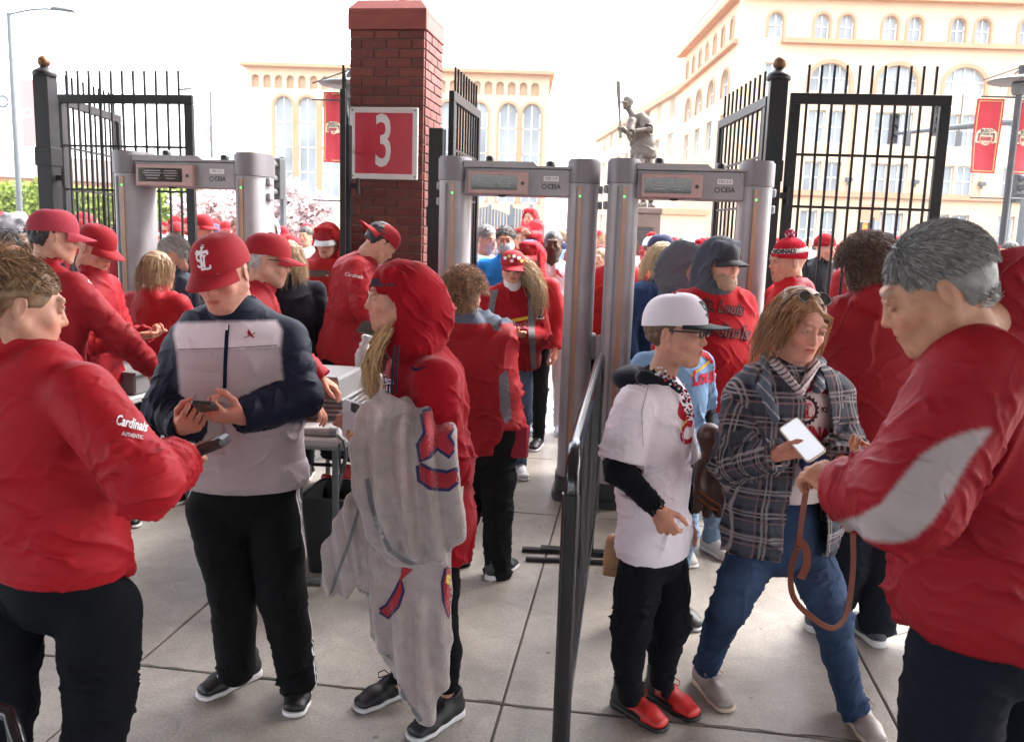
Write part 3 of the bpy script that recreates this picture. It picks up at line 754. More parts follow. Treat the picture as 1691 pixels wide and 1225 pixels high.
# ---------------------------------------------------------------- whole figures
def seg_t(P,a,b):
    a,b=A(a),A(b); d=b-a; L=np.linalg.norm(d); u=d/L; q=P-a; t=q@u; r=np.linalg.norm(q-t[:,None]*u,axis=1); return t,r,L
def skeleton(base,H=1.75,yaw=0,lean=0,sidel=0,w=1.0,stance=.11,arms='down'):
    b=A(base); k=H/1.75; M=rotz(yaw); sv=M@A((1,0,0)); fv=M@A((0,-1,0)); up=A((0,0,1))
    S=lambda x,f,z:b+sv*x*k+fv*(f+lean*max(0,z-.95)/.7)*k+sv*sidel*max(0,z-.95)/.7*k+up*z*k
    J=dict(base=b,sv=sv,fv=fv,yaw=yaw,H=H,k=k,neck=S(0,.02,1.475),head=S(0,.045+lean*.1,1.635),chest=S(0,.0,1.27),waist=S(0,0,1.08),hip=S(0,0,.92))
    for s,n in ((-1,'R'),(1,'L')):
        J['sh'+n]=S(s*.185*w,0,1.415)
        a=arms if isinstance(arms,str) else arms[0 if n=='R' else 1]
        if a=='down': J['el'+n]=S(s*.255*w,-.03,1.13); J['wr'+n]=S(s*.26*w,.06,.89); J['hd'+n]=((0,0,-1),(-s,0,0),'relaxed')
        elif a=='phone': J['el'+n]=S(s*.25*w,.05,1.12); J['wr'+n]=S(s*.07,.29,1.16); J['hd'+n]=((-s*.6,1,.1),(-s*.2,-.3,1),'phone')
        elif a=='up': J['el'+n]=S(s*.27*w,.14,1.17); J['wr'+n]=S(s*.2,.36,1.26); J['hd'+n]=((-s*.2,.8,.4),(0,0,-1),'relaxed')
        elif a=='table': J['el'+n]=S(s*.32*w,.16,1.18); J['wr'+n]=S(s*.30,.36,1.02); J['hd'+n]=((0,.8,-.5),(0,-.2,-1),'relaxed')
        elif a=='pocket': J['el'+n]=S(s*.30*w,-.05,1.15); J['wr'+n]=S(s*.16*w,.12,.98); J['hd'+n]=((-s*.5,.3,-.8),(-s,0,0),'relaxed')
        f_,p_,po=J['hd'+n]; J['hd'+n]=(sv*f_[0]+fv*f_[1]+up*f_[2],sv*p_[0]+fv*p_[1]+up*p_[2],po)
        J['hi'+n]=S(s*.085,0,.93); J['kn'+n]=S(s*(stance+.005),.03,.50); J['an'+n]=S(s*stance,-.01,.09); J['ft'+n]=yaw+s*.12
    J['hy']=yaw; J['hp']=0; J['hr']=0
    return J
def top(person,J,col,name='jacket',m='nylon',h=.008,bulk=1.0,hem=None,sleeve='long',collar='stand',dyef=None,belly=0,wr=.010,puff=0,seed=1,sleevec=None,cuffc=None,torso=None,arm_r=(.068,.062,.050),hemdrop=0,csm=0,chestw=1.0,hoodc=None,elast=0,label=None,armonly=None):
    k=J['k']; up=A((0,0,1)); sv,fv=J['sv'],J['fv']; B=bulk
    hemz=hem if hem is not None else J['hip'][2]-.05*k
    hemp=A(J['hip']).copy(); hemp[2]=hemz-.02
    if torso is None:
        torso=[(J['neck']-up*.01*k,.075*k,.070*k),(A(J['neck'])*.5+(A(J['shR'])+A(J['shL']))*.25-up*.015*k,.165*k*B*chestw,.085*k*B),(J['chest']+up*.08*k,.205*k*B*chestw,.120*k*B),
               (J['chest']-up*.04*k,.198*k*B*chestw,.128*k*B+belly*.4),(J['waist']+fv*belly*.5,.185*k*B+belly*.6,.125*k*B+belly),(J['hip']+up*.03*k+fv*belly*.4,.192*k*B+belly*.5,.128*k*B+belly*.7),(hemp,.190*k*B+belly*.4,.130*k*B+belly*.5)]
    pr=loft(torso,sv); arms=[]
    for n in 'RL':
        if armonly and n not in armonly: continue
        r=[x*k*B**.6 for x in arm_r]; sh,el,wr_=A(J['sh'+n]),A(J['el'+n]),A(J['wr'+n])
        if sleeve=='long':
            e=(wr_-el)/np.linalg.norm(wr_-el); arms+= [(cone(sh,el,r[0],r[1]),n),(cone(el,wr_+e*.012,r[1],r[2]),n)]
        else:
            e=(el-sh)/np.linalg.norm(el-sh); arms+=[(cone(sh,sh+(el-sh)*1.02,r[0],r[1]*1.15),n)]
        arms+=[(cone(A(J['neck'])*.6+sh*.4-up*.03*k,sh,.055*k,.064*k*B),n)]
    F=Field(pr+[a for a,_ in arms],h,pad=.035)
    F.add(pr,.05*k); F.add([a for a,_ in arms],.028*k)
    if collar=='stand': F.add(loft([(J['neck']-up*.02*k,.078*k,.074*k),(A(J['neck'])*.55+A(J['head'])*.45-up*.028*k,.071*k,.073*k)],sv),.015)
    if collar=='hood': # hood lying on the back
        F.add(loft([(J['neck']-up*.03*k,.085*k,.080*k),(A(J['neck'])*.52+A(J['head'])*.48-up*.030*k,.078*k,.078*k)],sv),.02)
        hb=J['neck']-fv*.085*k-up*.0; F.add([ell(hb-up*.02*k,(.10*k,.06*k,.075*k),rotz(J['yaw'])),cone(J['neck']+sv*.06*k+up*.01,J['neck']-fv*.08*k+sv*.03*k+up*.02*k,.032*k,.042*k),cone(J['neck']-sv*.06*k+up*.01,J['neck']-fv*.08*k-sv*.03*k+up*.02*k,.032*k,.042*k),cone(J['neck']+sv*.06*k,J['neck']+fv*.07*k-up*.03*k,.030*k,.022*k),cone(J['neck']-sv*.06*k,J['neck']+fv*.07*k-up*.03*k,.030*k,.022*k)],.018)
    if collar in('stand',): F.cut(loft([(J['neck']+up*.02*k+fv*.01,.058*k,.058*k),(A(J['neck'])*.3+A(J['head'])*.7,.062*k,.064*k)],sv),.004)
    elif collar in('crew','v'): F.cut([ell(J['neck']+up*.045*k+fv*.012,(.074*k,.080*k,.050*k),rotz(J['yaw']))],.004); 
    elif collar=='hood': F.cut(loft([(J['neck']+up*.02*k+fv*.012,.060*k,.060*k),(A(J['neck'])*.3+A(J['head'])*.7,.066*k,.066*k)],sv),.004)
    if collar=='v': F.cut(cone(J['neck']+fv*.09*k+up*.02,J['neck']+fv*.14*k-up*.10*k,.045*k,.008*k),.004)
    F.plane((0,0,hemz),(0,hemdrop,-1) if hemdrop else (0,0,-1),.004,box=((hemp-.5*k)*A((1,1,0))+A((0,0,hemz-.2)),(hemp+.5*k)*A((1,1,0))+A((0,0,hemz+.1))) if hemdrop==0 else None)
    for n in 'RL':
        if armonly and n not in armonly: continue
        sh,el,wr_=A(J['sh'+n]),A(J['el'+n]),A(J['wr'+n])
        if sleeve=='long': d=(wr_-el)/np.linalg.norm(wr_-el); q=wr_+d*.004
        else: d=(el-sh)/np.linalg.norm(el-sh); q=sh+(el-sh)*.86
        F.plane(q,d,.003,box=(q+d*.05-.085,q+d*.05+.085))
        F.cut(cone(q-d*.015,q+d*.03,.034*k if sleeve=='long' else .055*k,.034*k if sleeve=='long' else .055*k),.003)
    P,Q=F.mesh(); P=relax(P,Q,1,.4); N=vnormals(P,Q)
    # drape
    z=P[:,2]; rel=P-A(J['chest']); sx=rel@sv; sf=rel@fv
    disp=wr*1.15*folds(P,sx*.75+z*.45+.2*sf,.13*k,seed,2.6)+wr*.9*folds(P,sx*-.45+z*.85,.085*k,seed+5,2.6)*sm(J['chest'][2]-z,-.05,.15)
    disp+=wr*.45*wav(P,.30*k,seed+2)
    inarm=np.zeros(len(P))
    for n in 'RL':
        if armonly and n not in armonly: continue
        sh,el,wr_=A(J['sh'+n]),A(J['el'+n]),A(J['wr'+n])
        for a,b,e0 in ((sh,el,1),(el,wr_,0)):
            if sleeve!='long' and e0==0: continue
            t,r,L=seg_t(P,a,b); ia=sm(.125*k-r,0,.04)*sm(t,-.02,.05)*sm(L+.02-t,0,.04)
            de=(L-t) if e0 else t; w_=.45+1.0*np.exp(-(de/(.10*k))**2)+.5*(sm(t,L-.09,L-.02) if not e0 else 0)
            dd=wr*1.1*w_*folds(P,t+.55*(P-a)@sv,.062*k,seed+11+e0,2.4)+wr*.6*folds(P,((P-a)@sv)*.9+t*.35,.075*k,seed+15,2.6)+wr*.15*wav(P,.09,seed)
            disp=disp*(1-ia)+dd*ia; inarm=np.maximum(inarm,ia)
            if puff: disp+=ia*puff*(np.abs(np.sin(PI*t/(.075*k)))**.55-.6)
    if puff: disp+=(1-inarm)*puff*(np.abs(np.sin(PI*(z-J['hip'][2])/(.105*k)))**.5-.6)*sm(J['neck'][2]-z,.02,.08)
    if elast: disp-=elast*np.exp(-((z-hemz)/.03)**2)*(1-inarm)
    P=P+N*disp[:,None]
    C_=np.tile(A(col),(len(P),1))
    if sleevec is not None: C_=mixc(C_,A(sleevec),(inarm>.5).astype(float))
    if dyef is not None: C_=dyef(P,C_,inarm,sx,sf)
    if csm:
        for _ in range(csm): C_=relax(C_,Q,1,.6)
    o=obj(name,Shell(P,Q,C_),m,person)
    if label: o['label']=label
    return o
def trousers(person,J,col,h=.008,name='trousers',m='fleece_cloth',rad=(.098,.078,.062,.052),wr=.008,dyef=None,seed=4,cuff=.06,hipr=(.168,.118),top_z=None,bag=0,label=None):
    k=J['k']; up=A((0,0,1)); sv,fv=J['sv'],J['fv']
    tz=top_z if top_z is not None else J['hip'][2]+.06*k
    hp=A(J['hip']); t0=hp.copy(); t0[2]=tz
    pr=loft([(t0,hipr[0]*k*.94,hipr[1]*k),(hp,hipr[0]*k,hipr[1]*k),(hp-up*.06*k,hipr[0]*.97*k,hipr[1]*.98*k)],sv); legs=[]
    for n in 'RL':
        hi,kn,an=A(J['hi'+n]),A(J['kn'+n]),A(J['an'+n]); u=(an-kn)/np.linalg.norm(an-kn); mid=hi*.5+kn*.5; calf=kn*.6+an*.4-fv*.012*k
        legs+=[cone(hi-up*.02,mid,rad[0]*k,(rad[0]*.55+rad[1]*.45)*k),cone(mid,kn,(rad[0]*.55+rad[1]*.45)*k,rad[1]*k),cone(kn,calf,rad[1]*k,rad[2]*k),cone(calf,an+u*.0,rad[2]*k,rad[3]*k)]
    F=Field(pr+legs,h); F.add(pr,.03); F.add(legs[:4],.02)
    G_=Field(pr+legs,h); G_.add(legs[4:],.02); F.D=smin(F.D,G_.D,.012)
    for n in 'RL':
        an,kn=A(J['an'+n]),A(J['kn'+n]); u=(an-kn)/np.linalg.norm(an-kn); q=an-u*(cuff-.09)*k; F.plane(q,u,.003,box=(q+u*.08-.11,q+u*.08+.11))
    P,Q=F.mesh(); P=relax(P,Q,1,.4); N=vnormals(P,Q); z=P[:,2]; rel=P-hp; sx=rel@sv
    disp=wr*.6*wav(P,.2,seed)
    for n in 'RL':
        hi,kn,an=A(J['hi'+n]),A(J['kn'+n]),A(J['an'+n])
        for a,b,e0 in ((hi,kn,1),(kn,an,0)):
            t,r,L=seg_t(P,a,b); ia=sm(.16*k-r,0,.05)*sm(t,-.02,.04)*sm(L+.06-t,0,.04)*((sx>0)==(n=='L'))
            w_=.35+.9*np.exp(-(((L-t) if e0 else t)/.10)**2)+(0 if e0 else (1.0+bag*1.5)*sm(t,L-.20,L-.04))+(.6*np.exp(-(t/.12)**2) if e0 else 0)
            disp=disp*(1-ia)+ia*(wr*w_*folds(P,t+.25*sx,.05*k,seed+e0)+wr*.7*folds(P,sx*1.0+.2*t,.075,seed+8)+wr*.4*wav(P,.12,seed+3))
    P=P+N*disp[:,None]; C_=np.tile(A(col),(len(P),1))
    if m=='denim':
        q=P-A(J['hip'])
        for n in 'RL':
            t,r,L=seg_t(P,J['hi'+n],J['kn'+n]); fr=((P-A(J['hip']))@fv); fade=np.exp(-((t-L*.62)/.16)**2)*sm(fr,.0,.08)*((sx>0)==(n=='L')); C_=mixc(C_,A(col)*2.0+.03,np.clip(fade*.45,0,1))
    if dyef is not None: C_=dyef(P,C_,sx)
    o=obj(name,Shell(P,Q,C_),m,person)
    if label: o['label']=label
    return o
def body(person,J,head=dict(),hands=True,skin='fair',hh=.0032,hs=.0034,hidden=True,forearm=False,hscale=None,legs=True):
    k=J['k']; Mh=hframe(J['hy'],J['hp'],J['hr']); hs_=hscale or k**.5
    L=[head_shell(h=hh,skin=skin,**head).xf(Mh*hs_,J['head'])]
    if hands:
        for n in ('RL' if hands is True else hands):
            f_,p_,po=J['hd'+n]; L.append(hand_at(J['wr'+n],f_,p_,n,po,hs,skin,s=k**.5*(.93 if head.get('kind')=='f' else 1.0)))
    nm=(1.0 if head.get('kind','m')=='m' else .86)*hs_; n0=A(J['head'])+Mh@A((0,.020,-.085))*hs_; n1=A(J['neck'])-A((0,0,.03))*k; Nf=Field([cone(n0,n1,.056*nm,.062*nm)],.006); Nf.add(cone(n0,n1,.055*nm,.062*nm),.0); P,Q=Nf.mesh(); L.append(Shell(P,Q,np.tile(A(SK[skin])*.92,(len(P),1))*(1+.05*wav(P,.03,2))[:,None]))
    up=A((0,0,1)); pr=loft([(A(J['neck'])*.4+A(J['head'])*.6-up*.05,.045*k,.045*k),(J['neck'],.05*k,.05*k),(J['chest'],.13*k,.08*k),(J['waist'],.11*k,.07*k),(J['hip'],.12*k,.08*k)],J['sv'])
    for n in 'RL':
        pr+=[cone(A(J['neck'])*.5+A(J['sh'+n])*.5-up*.03,J['sh'+n],.04*k,.04*k),cone(J['sh'+n],J['el'+n],.042*k,.036*k),cone(J['el'+n],J['wr'+n],.037*k,.024*k)]
        if legs: pr+=[cone(J['hi'+n],J['kn'+n],.06*k,.045*k),cone(J['kn'+n],J['an'+n],.04*k,.03*k)]
    F=Field(pr,.014 if not forearm else .008); F.add(pr,.03); P,Q=F.mesh(); L.append(Shell(P,Q,A(SK[skin])*.9))
    return obj('body',joinsh(L),'skin',person)
def phone(loc,face,upv,label,parent=None,size=(.075,.155,.008),col=(.03,.03,.035),lit=False,name='phone',cat='phone',group=None,case=None):
    "face: direction the screen looks, upv: long axis"
    z=Vector(face).normalized(); y=Vector(upv); y=(y-z*y.dot(z)).normalized(); x=y.cross(z); T=Matrix(((x.x,y.x,z.x),(x.y,y.y,z.y),(x.z,y.z,z.z)))
    t=empty(name,loc,0,label,cat,group)
    hx,hy,hz=[s/2 for s in size]
    def rr(hx,hy,r,n=5): return [(sx*(hx-r)+r*math.cos(a),sy*(hy-r)+r*math.sin(a)) for sx,sy,a0 in ((1,1,0),(-1,1,90),(-1,-1,180),(1,-1,270)) for a in [R(a0+90*i/n) for i in range(n+1)]]
    mb=MB(); mb.prism([T@Vector((a,b,-hz)) for a,b in rr(hx,hy,.011)],T@Vector((0,0,2*hz)),col=case or col); mb.build('case','black_plastic' if case is None else 'shoe_leather',t,smooth='auto')
    mb=MB(); mb.prism([T@Vector((a,b,hz)) for a,b in rr(hx-.004,hy-.004,.009)],T@Vector((0,0,.0008)),col=(.7,.72,.75)); mb.build('screen','lit_screen' if lit else 'glass_black',t)
    mb=MB()
    mb.prism([T@Vector((a-hx*.35,b+hy*.72,-hz)) for a,b in rr(.016,.017,.006)],T@Vector((0,0,-.0015)),col=(.02,.02,.02)); mb.build('camera_bump','glass_black',t)
    return t
# ================================================================ the place
YAW=R(-8)
gu=Vector((math.cos(YAW),math.sin(YAW),0)); gv=Vector((-math.sin(YAW),math.cos(YAW),0))
# materials of the place
def concrete_mat():
    m,nt,b=nodemat('concrete'); N=nt.nodes; L=nt.links; tc=N.new('ShaderNodeNewGeometry')
    def noise(s,d=8,r=.6,dist=0):
        n=N.new('ShaderNodeTexNoise'); n.inputs['Scale'].default_value=s; n.inputs['Detail'].default_value=d; n.inputs['Roughness'].default_value=r; n.inputs['Distortion'].default_value=dist; L.new(tc.outputs['Position'],n.inputs['Vector']); return n
    a=noise(.9,9,.62,.6); r=N.new('ShaderNodeValToRGB'); e=r.color_ramp.elements; e[0].position=.36; e[0].color=(.245,.215,.185,1); e[1].position=.66; e[1].color=(.37,.34,.305,1); L.new(a.outputs[0],r.inputs[0])
    f=noise(90,4,.7); r2=N.new('ShaderNodeMapRange'); r2.inputs[1].default_value=.3; r2.inputs[2].default_value=.7; r2.inputs[3].default_value=.70; r2.inputs[4].default_value=1.2; L.new(f.outputs[0],r2.inputs[0])
    g=noise(6,8,.7,.8); r3=N.new('ShaderNodeMapRange'); r3.inputs[1].default_value=.35; r3.inputs[2].default_value=.62; r3.inputs[3].default_value=.82; r3.inputs[4].default_value=1.08; L.new(g.outputs[0],r3.inputs[0])
    oi=N.new('ShaderNodeObjectInfo'); r4=N.new('ShaderNodeMapRange'); r4.inputs[3].default_value=.86; r4.inputs[4].default_value=1.08; L.new(oi.outputs['Random'],r4.inputs[0])
    m1=N.new('ShaderNodeMath'); m1.operation='MULTIPLY'; L.new(r2.outputs[0],m1.inputs[0]); L.new(r3.outputs[0],m1.inputs[1])
    m2=N.new('ShaderNodeMath'); m2.operation='MULTIPLY'; L.new(m1.outputs[0],m2.inputs[0]); L.new(r4.outputs[0],m2.inputs[1])
    v=N.new('ShaderNodeVectorMath'); v.operation='SCALE'; L.new(r.outputs[0],v.inputs[0]); L.new(m2.outputs[0],v.inputs['Scale'])
    # gum and drip spots
    vo=N.new('ShaderNodeTexVoronoi'); vo.inputs['Scale'].default_value=4.5; L.new(tc.outputs['Position'],vo.inputs['Vector'])
    sp=N.new('ShaderNodeMapRange'); sp.inputs[1].default_value=.035; sp.inputs[2].default_value=.06; sp.inputs[3].default_value=.45; sp.inputs[4].default_value=1; L.new(vo.outputs['Distance'],sp.inputs[0])
    v2=N.new('ShaderNodeVectorMath'); v2.operation='SCALE'; L.new(v.outputs[0],v2.inputs[0]); L.new(sp.outputs[0],v2.inputs['Scale']); L.new(v2.outputs[0],b.inputs['Base Color'])
    rr=N.new('ShaderNodeMapRange'); rr.inputs[1].default_value=.35; rr.inputs[2].default_value=.65; rr.inputs[3].default_value=.34; rr.inputs[4].default_value=.62; L.new(a.outputs[0],rr.inputs[0]); L.new(rr.outputs[0],b.inputs['Roughness'])
    bp=N.new('ShaderNodeBump'); bp.inputs['Strength'].default_value=.35; bp.inputs['Distance'].default_value=.002; L.new(f.outputs[0],bp.inputs['Height']); L.new(bp.outputs[0],b.inputs['Normal'])
    # broom strokes
    return m
concrete_mat()
mat('asphalt',(.12,.115,.11),.8,bump=(40,.4,.004),var=.2,vscale=3)
mat('joint_dark',(.09,.08,.07),.9)
def brick_mat():
    m,nt,b=nodemat('brick_red'); N=nt.nodes; L=nt.links; oi=N.new('ShaderNodeObjectInfo'); r=N.new('ShaderNodeValToRGB'); e=r.color_ramp.elements
    e[0].color=(.115,.030,.024,1); e[1].color=(.19,.050,.036,1); k=r.color_ramp.elements.new(.5); k.color=(.15,.036,.028,1); L.new(oi.outputs['Random'],r.inputs[0])
    tc=N.new('ShaderNodeTexCoord'); n=N.new('ShaderNodeTexNoise'); n.inputs['Scale'].default_value=45; n.inputs['Detail'].default_value=6; L.new(tc.outputs['Object'],n.inputs['Vector'])
    mr=N.new('ShaderNodeMapRange'); mr.inputs[1].default_value=.3; mr.inputs[2].default_value=.7; mr.inputs[3].default_value=.75; mr.inputs[4].default_value=1.2; L.new(n.outputs[0],mr.inputs[0])
    v=N.new('ShaderNodeVectorMath'); v.operation='SCALE'; L.new(r.outputs[0],v.inputs[0]); L.new(mr.outputs[0],v.inputs['Scale']); L.new(v.outputs[0],b.inputs['Base Color']); b.inputs['Roughness'].default_value=.75
    bp=N.new('ShaderNodeBump'); bp.inputs['Strength'].default_value=.4; bp.inputs['Distance'].default_value=.003; L.new(n.outputs[0],bp.inputs['Height']); L.new(bp.outputs[0],b.inputs['Normal'])
brick_mat()
mat('mortar',(.20,.13,.115),.9,bump=(200,.4,.002),var=.15)
mat('cap_stone',(.26,.065,.055),.7,bump=(120,.3,.002),var=.12,vscale=8)
mat('sign_red',(.50,.014,.040),.35,var=.04)
mat('banner_red',(.36,.008,.018),.6,bump=(8,.3,.03),var=.08)
mat('gold_thread',(.55,.38,.12),.6)
mat('detector_grey',(.31,.305,.32),.38,bump=(300,.08,.0005),var=.15,vscale=5)
mat('detector_dark',(.17,.16,.175),.4,var=.08)
mat('detector_stripe',(.36,.19,.10),.25,spec=.8,var=.1,vscale=4)
mat('detector_panel',(.42,.27,.25),.35,var=.05)
mat('led_green',(.1,.9,.2),.4,emit=((.05,1,.15),2.2))
mat('lit_screen',(.7,.75,.8),.2,emit=((.82,.88,1),.42))
mat('pink_wall',(.66,.47,.31),.85,bump=(20,.2,.01),var=.05,vscale=.6)
mat('salmon_trim',(.54,.27,.155),.8,var=.08,vscale=1)
mat('window_glass',(.30,.33,.345),.25,spec=.4,var=.3,vscale=.35)
mat('window_frame_white',(.7,.7,.68),.5)
mat('bronze',(.055,.040,.028),.45,.35,bump=(40,.3,.004),var=.35,vscale=5)
mat('pedestal_stone',(.11,.07,.055),.5,bump=(60,.2,.002),var=.25,vscale=4)
mat('grey_steel',(.085,.095,.10),.45,var=.1)
mat('table_plastic',(.36,.35,.35),.45,bump=(200,.2,.001),var=.06)
mat('bin_grey',(.19,.185,.19),.42,bump=(260,.15,.001),var=.06)
mat('leaf_green',(.26,.34,.05),.7,var=.5,vscale=3)
mat('blossom',(.68,.54,.53),.8,var=.35,vscale=9)
mat('bark',(.10,.06,.045),.9,var=.3)
mat('overpass_concrete',(.42,.33,.29),.85,var=.1,vscale=.3)
mat('blue_fence_paint',(.13,.15,.165),.6,var=.08)
mat('signal_amber',(.7,.16,.03),.4,emit=((1,.2,.03),1.0))
mat('print_white',(.7,.7,.7),.5); mat('print_black',(.02,.02,.02),.5); mat('cream',(.6,.5,.35),.6); mat('brick_print',(.25,.05,.04),.6)
# ---- ground
g=MB(); g.box((0,150,-.06),(400,320,.05)); street=g.build('ground','asphalt'); tag(street,kind='structure')
pav=MB(); pav.box((0,9,-.035),(14,20,.028)); pavement=pav.build('pavement','joint_dark'); tag(pavement,kind='structure')
def slab(u0,u1,v0,v1):
    mb=MB(); gp=.005; mb.box(((u0+u1)/2,(v0+v1)/2,-.026),((u1-u0)/2-gp,(v1-v0)/2-gp,.026),bev=.004)
    Mz=Matrix.Rotation(YAW,3,'Z'); mb.v=[tuple(Mz@Vector(v)) for v in mb.v]; mb.build('concrete_slab','concrete',pavement)
vl=[-3.5,-1.2,.9,3.0,5.25,6.6,7.95,9.3,10.65,12.,13.4,14.8,16.2,18,20,22,24,26]
ul=[-13,-10,-7.7,-6.2,-4.8,-3.35,-1.9,-.42,1.03,2.48,3.93,5.4,6.9,8.4,10,13]
for a,b in zip(vl[:-1],vl[1:]):
    for c,d in zip(ul[:-1],ul[1:]): slab(c,d,a,b)
def cracks():
    r=random.Random(3)
    for a,b,n in((( -2.4,3.0),(.9,3.0),60),((.9,3.0),(3.2,3.02),40),((-3.3,5.25),(-.5,5.25),30),((1.2,3.9),(1.9,4.3),14)):
        pts=[]
        for i in range(n+1):
            q=i/n; u=a[0]+(b[0]-a[0])*q; v=a[1]+(b[1]-a[1])*q+r.uniform(-.012,.012); p=gu*u+gv*v; pts.append(Vector((p.x,p.y,.0015)))
        v_=[];f_=[]
        for i,p in enumerate(pts): w_=r.uniform(.0015,.0075); v_+=[p+gv*w_,p-gv*w_]
        f_=[(2*i,2*i+1,2*i+3,2*i+2) for i in range(n)]; mb=MB(); mb.add(v_,f_); mb.build('crack','joint_dark',pavement)
cracks()
# ---- unseen stadium roof, sized to shade the queue; back wall added to cut fill
def concourse():
    p=empty('stadium_concourse',(0,0,0),0,'unseen concrete stadium roof and columns with an added wall, shaped to shade the gate','building')
    Mz=Matrix.Rotation(YAW,3,'Z')
    def bx(n,c,h,m):
        mb=MB(); mb.box(c,h); mb.v=[tuple(Mz@Vector(v)) for v in mb.v]; return mb.build(n,m,p)
    bx('roof_slab',(0,-4.2,5.6),(14,10.8,.2),'overpass_concrete')
    for k in range(4): bx('roof_beam',(0,-8.2+4.2*k,5.2),(14,.22,.2),'overpass_concrete')
    bx('fill_cut_wall',(0,-15.2,1.5),(14,.15,1.5),'mortar')  # added behind the camera to cut fill light, open below the roof
    for s in(-1,1):
        for yy in(-10,-3): bx('column',(s*9,yy,2.5),(.4,.4,2.5),'overpass_concrete')
concourse()
# ---- brick pillar with the gate number
def pillar():
    o=A(W(577,300,7.05)); o[2]=0; Wd=.60; 
    t=empty('brick_pillar',Vector(o),YAW,'square red brick gate pillar with a coping stone, carrying the number sign','pillar')
    core=MB(); core.box((Wd/2,Wd/2,1.62),(Wd/2-.008,Wd/2-.008,1.62)); core.build('core','mortar',t)
    rh=.0705; bh=.0605; zt=3.245; rows=int(zt/rh); mesh={}
    low=MB(); nb=0
    def brick(face,x0,L,z,joined):
        if joined:
            if face==0: low.box((x0+L/2,.006,z),(L/2,.012,bh/2))
            else: low.box((Wd-.006,x0+L/2,z),(.012,L/2,bh/2))
            return
        key=(face,round(L,3))
        if key not in mesh:
            mb=MB(); mb.box((0,0,0),((L/2,.012,bh/2) if face==0 else (.012,L/2,bh/2)),bev=.003); b=mb.build('brick','brick_red',t); mesh[key]=b.data
        else: b=bpy.data.objects.new('brick',mesh[key]); link(b,t)
        j=random.uniform(-.002,.002)
        b.location=(x0+L/2,.006+j,z) if face==0 else (Wd-.006+j,x0+L/2,z); b.rotation_euler=(0,0,random.uniform(-.004,.004))
    for r in range(rows):
        z=zt-rh*(r+.5); joined=z<.62
        for face in (0,1):
            xs=([0,.2,.4,.6] if r%2==0 else [0,.1,.3,.5,.6]); off=.010
            for a,b in zip(xs[:-1],xs[1:]):
                L=b-a-off; x0=a+off/2
                if face==1 and a==0: x0=a+.022;L=b-a-off/2-.022
                if L>.02: brick(face,x0,L,z,joined)
    lo=low.build('lower_bricks','brick_red',t); lo['kind']='stuff'
    c=MB(); e=.012; c.box((Wd/2,Wd/2,3.31),(Wd/2+e,Wd/2+e,.062),bev=.006); 
    q=Wd/2+e; q2=Wd/2-.05
    c.add([(Wd/2+x*a,Wd/2+y*a,z) for a,z in((q-.003,3.3725),(q-.003,3.40),(q2,3.475)) for x,y in((-1,-1),(1,-1),(1,1),(-1,1))],[(0,1,5,4),(1,2,6,5),(2,3,7,6),(3,0,4,7),(4,5,9,8),(5,6,10,9),(6,7,11,10),(7,4,8,11),(8,9,10,11),(3,2,1,0)])
    c.build('coping','cap_stone',t)
    c=MB(); c.tube([(Wd*.56,Wd/2,3.47),(Wd*.56,Wd/2,5.2)],.03,10); c.build('pole','grey_steel',t,smooth='auto')
    # number sign
    s=empty('gate_sign',Vector(o)+gu*.29+gv*-.03,YAW,'square red sign with a white border and white numeral 3 on the brick pillar','sign')
    zc=W(636,238,7.0).z; h=.272
    mb=MB(); mb.box((0,0,zc),(h,.012,h*1.0),bev=.004); mb.build('border','white_paint',s)
    mb=MB(); mb.box((0,-.0135,zc),(h*.845,.002,h*.845)); mb.build('panel','sign_red',s)
    g3=text_tris('3',.56,bold=.006,cx=.58); mb=MB(); mb.add([(v[0]-.0,-.0165,zc+v[1]) for v in g3[0]],g3[1]); mb.build('numeral','print_white',s)
    for a in(-1,1):
        for b in(-1,1): mb=MB(); mb.lathe((0,0,0),[(.007,0),(.007,.003),(.004,.005)],8); q=mb.build('bolt','grey_steel',s); q.location=(a*h*.92,-.0125,zc+b*h*.92); q.rotation_euler=(PI/2,0,0)
pillar()
# ---- gates
def gate(p0,p1,label,ztop=2.70,zbot=.12,spikes=.22,mid=(2.33,1.98),n=None,low=(1.1,),frame=.035,stagger=False):
    p0,p1=Vector((p0.x,p0.y,0)),Vector((p1.x,p1.y,0)); L=(p1-p0).length; rz=math.atan2(p1.y-p0.y,p1.x-p0.x)
    t=empty('gate',p0,rz,label,'gate')
    f=MB(); f.box((L/2,0,ztop),(L/2,.02,frame),bev=.003); f.build('top_rail','black_metal',t)
    f=MB(); f.box((L/2,0,zbot),(L/2-.075,.02,.03)); f.build('bottom_rail','black_metal',t)
    for x in(frame,L-frame): f=MB(); f.box((x,0,(ztop-frame)/2+.02),(frame,.0205,(ztop-frame)/2-.022),bev=.003); f.build('stile','black_metal',t)
    for z in mid+low: f=MB(); f.box((L/2,0,z),(L/2-2*frame,.007,.009)); f.build('cross_rail','black_metal',t)
    n=n or max(2,int((L-2*frame)/.1016)); me=None
    for i in range(n):
        x=2*frame+(L-4*frame)*(i+.5)/n if n>1 else L/2
        if me is None: f=MB(); f.bar((0,0,zbot),(0,0,ztop+spikes),.0078); b=f.build('bar','black_metal',t); me=b.data
        else: b=bpy.data.objects.new('bar',me); link(b,t)
        b.location=(x,0,0)
    return t
gate(W(97,300,7.35),W(322,300,7.15),'closed black bar gate leaf facing the camera beside the left ball-topped post',n=11)
gate(W(106,300,7.45),W(201,300,8.7),'black bar gate leaf swung back behind the left ball-topped post',n=10)
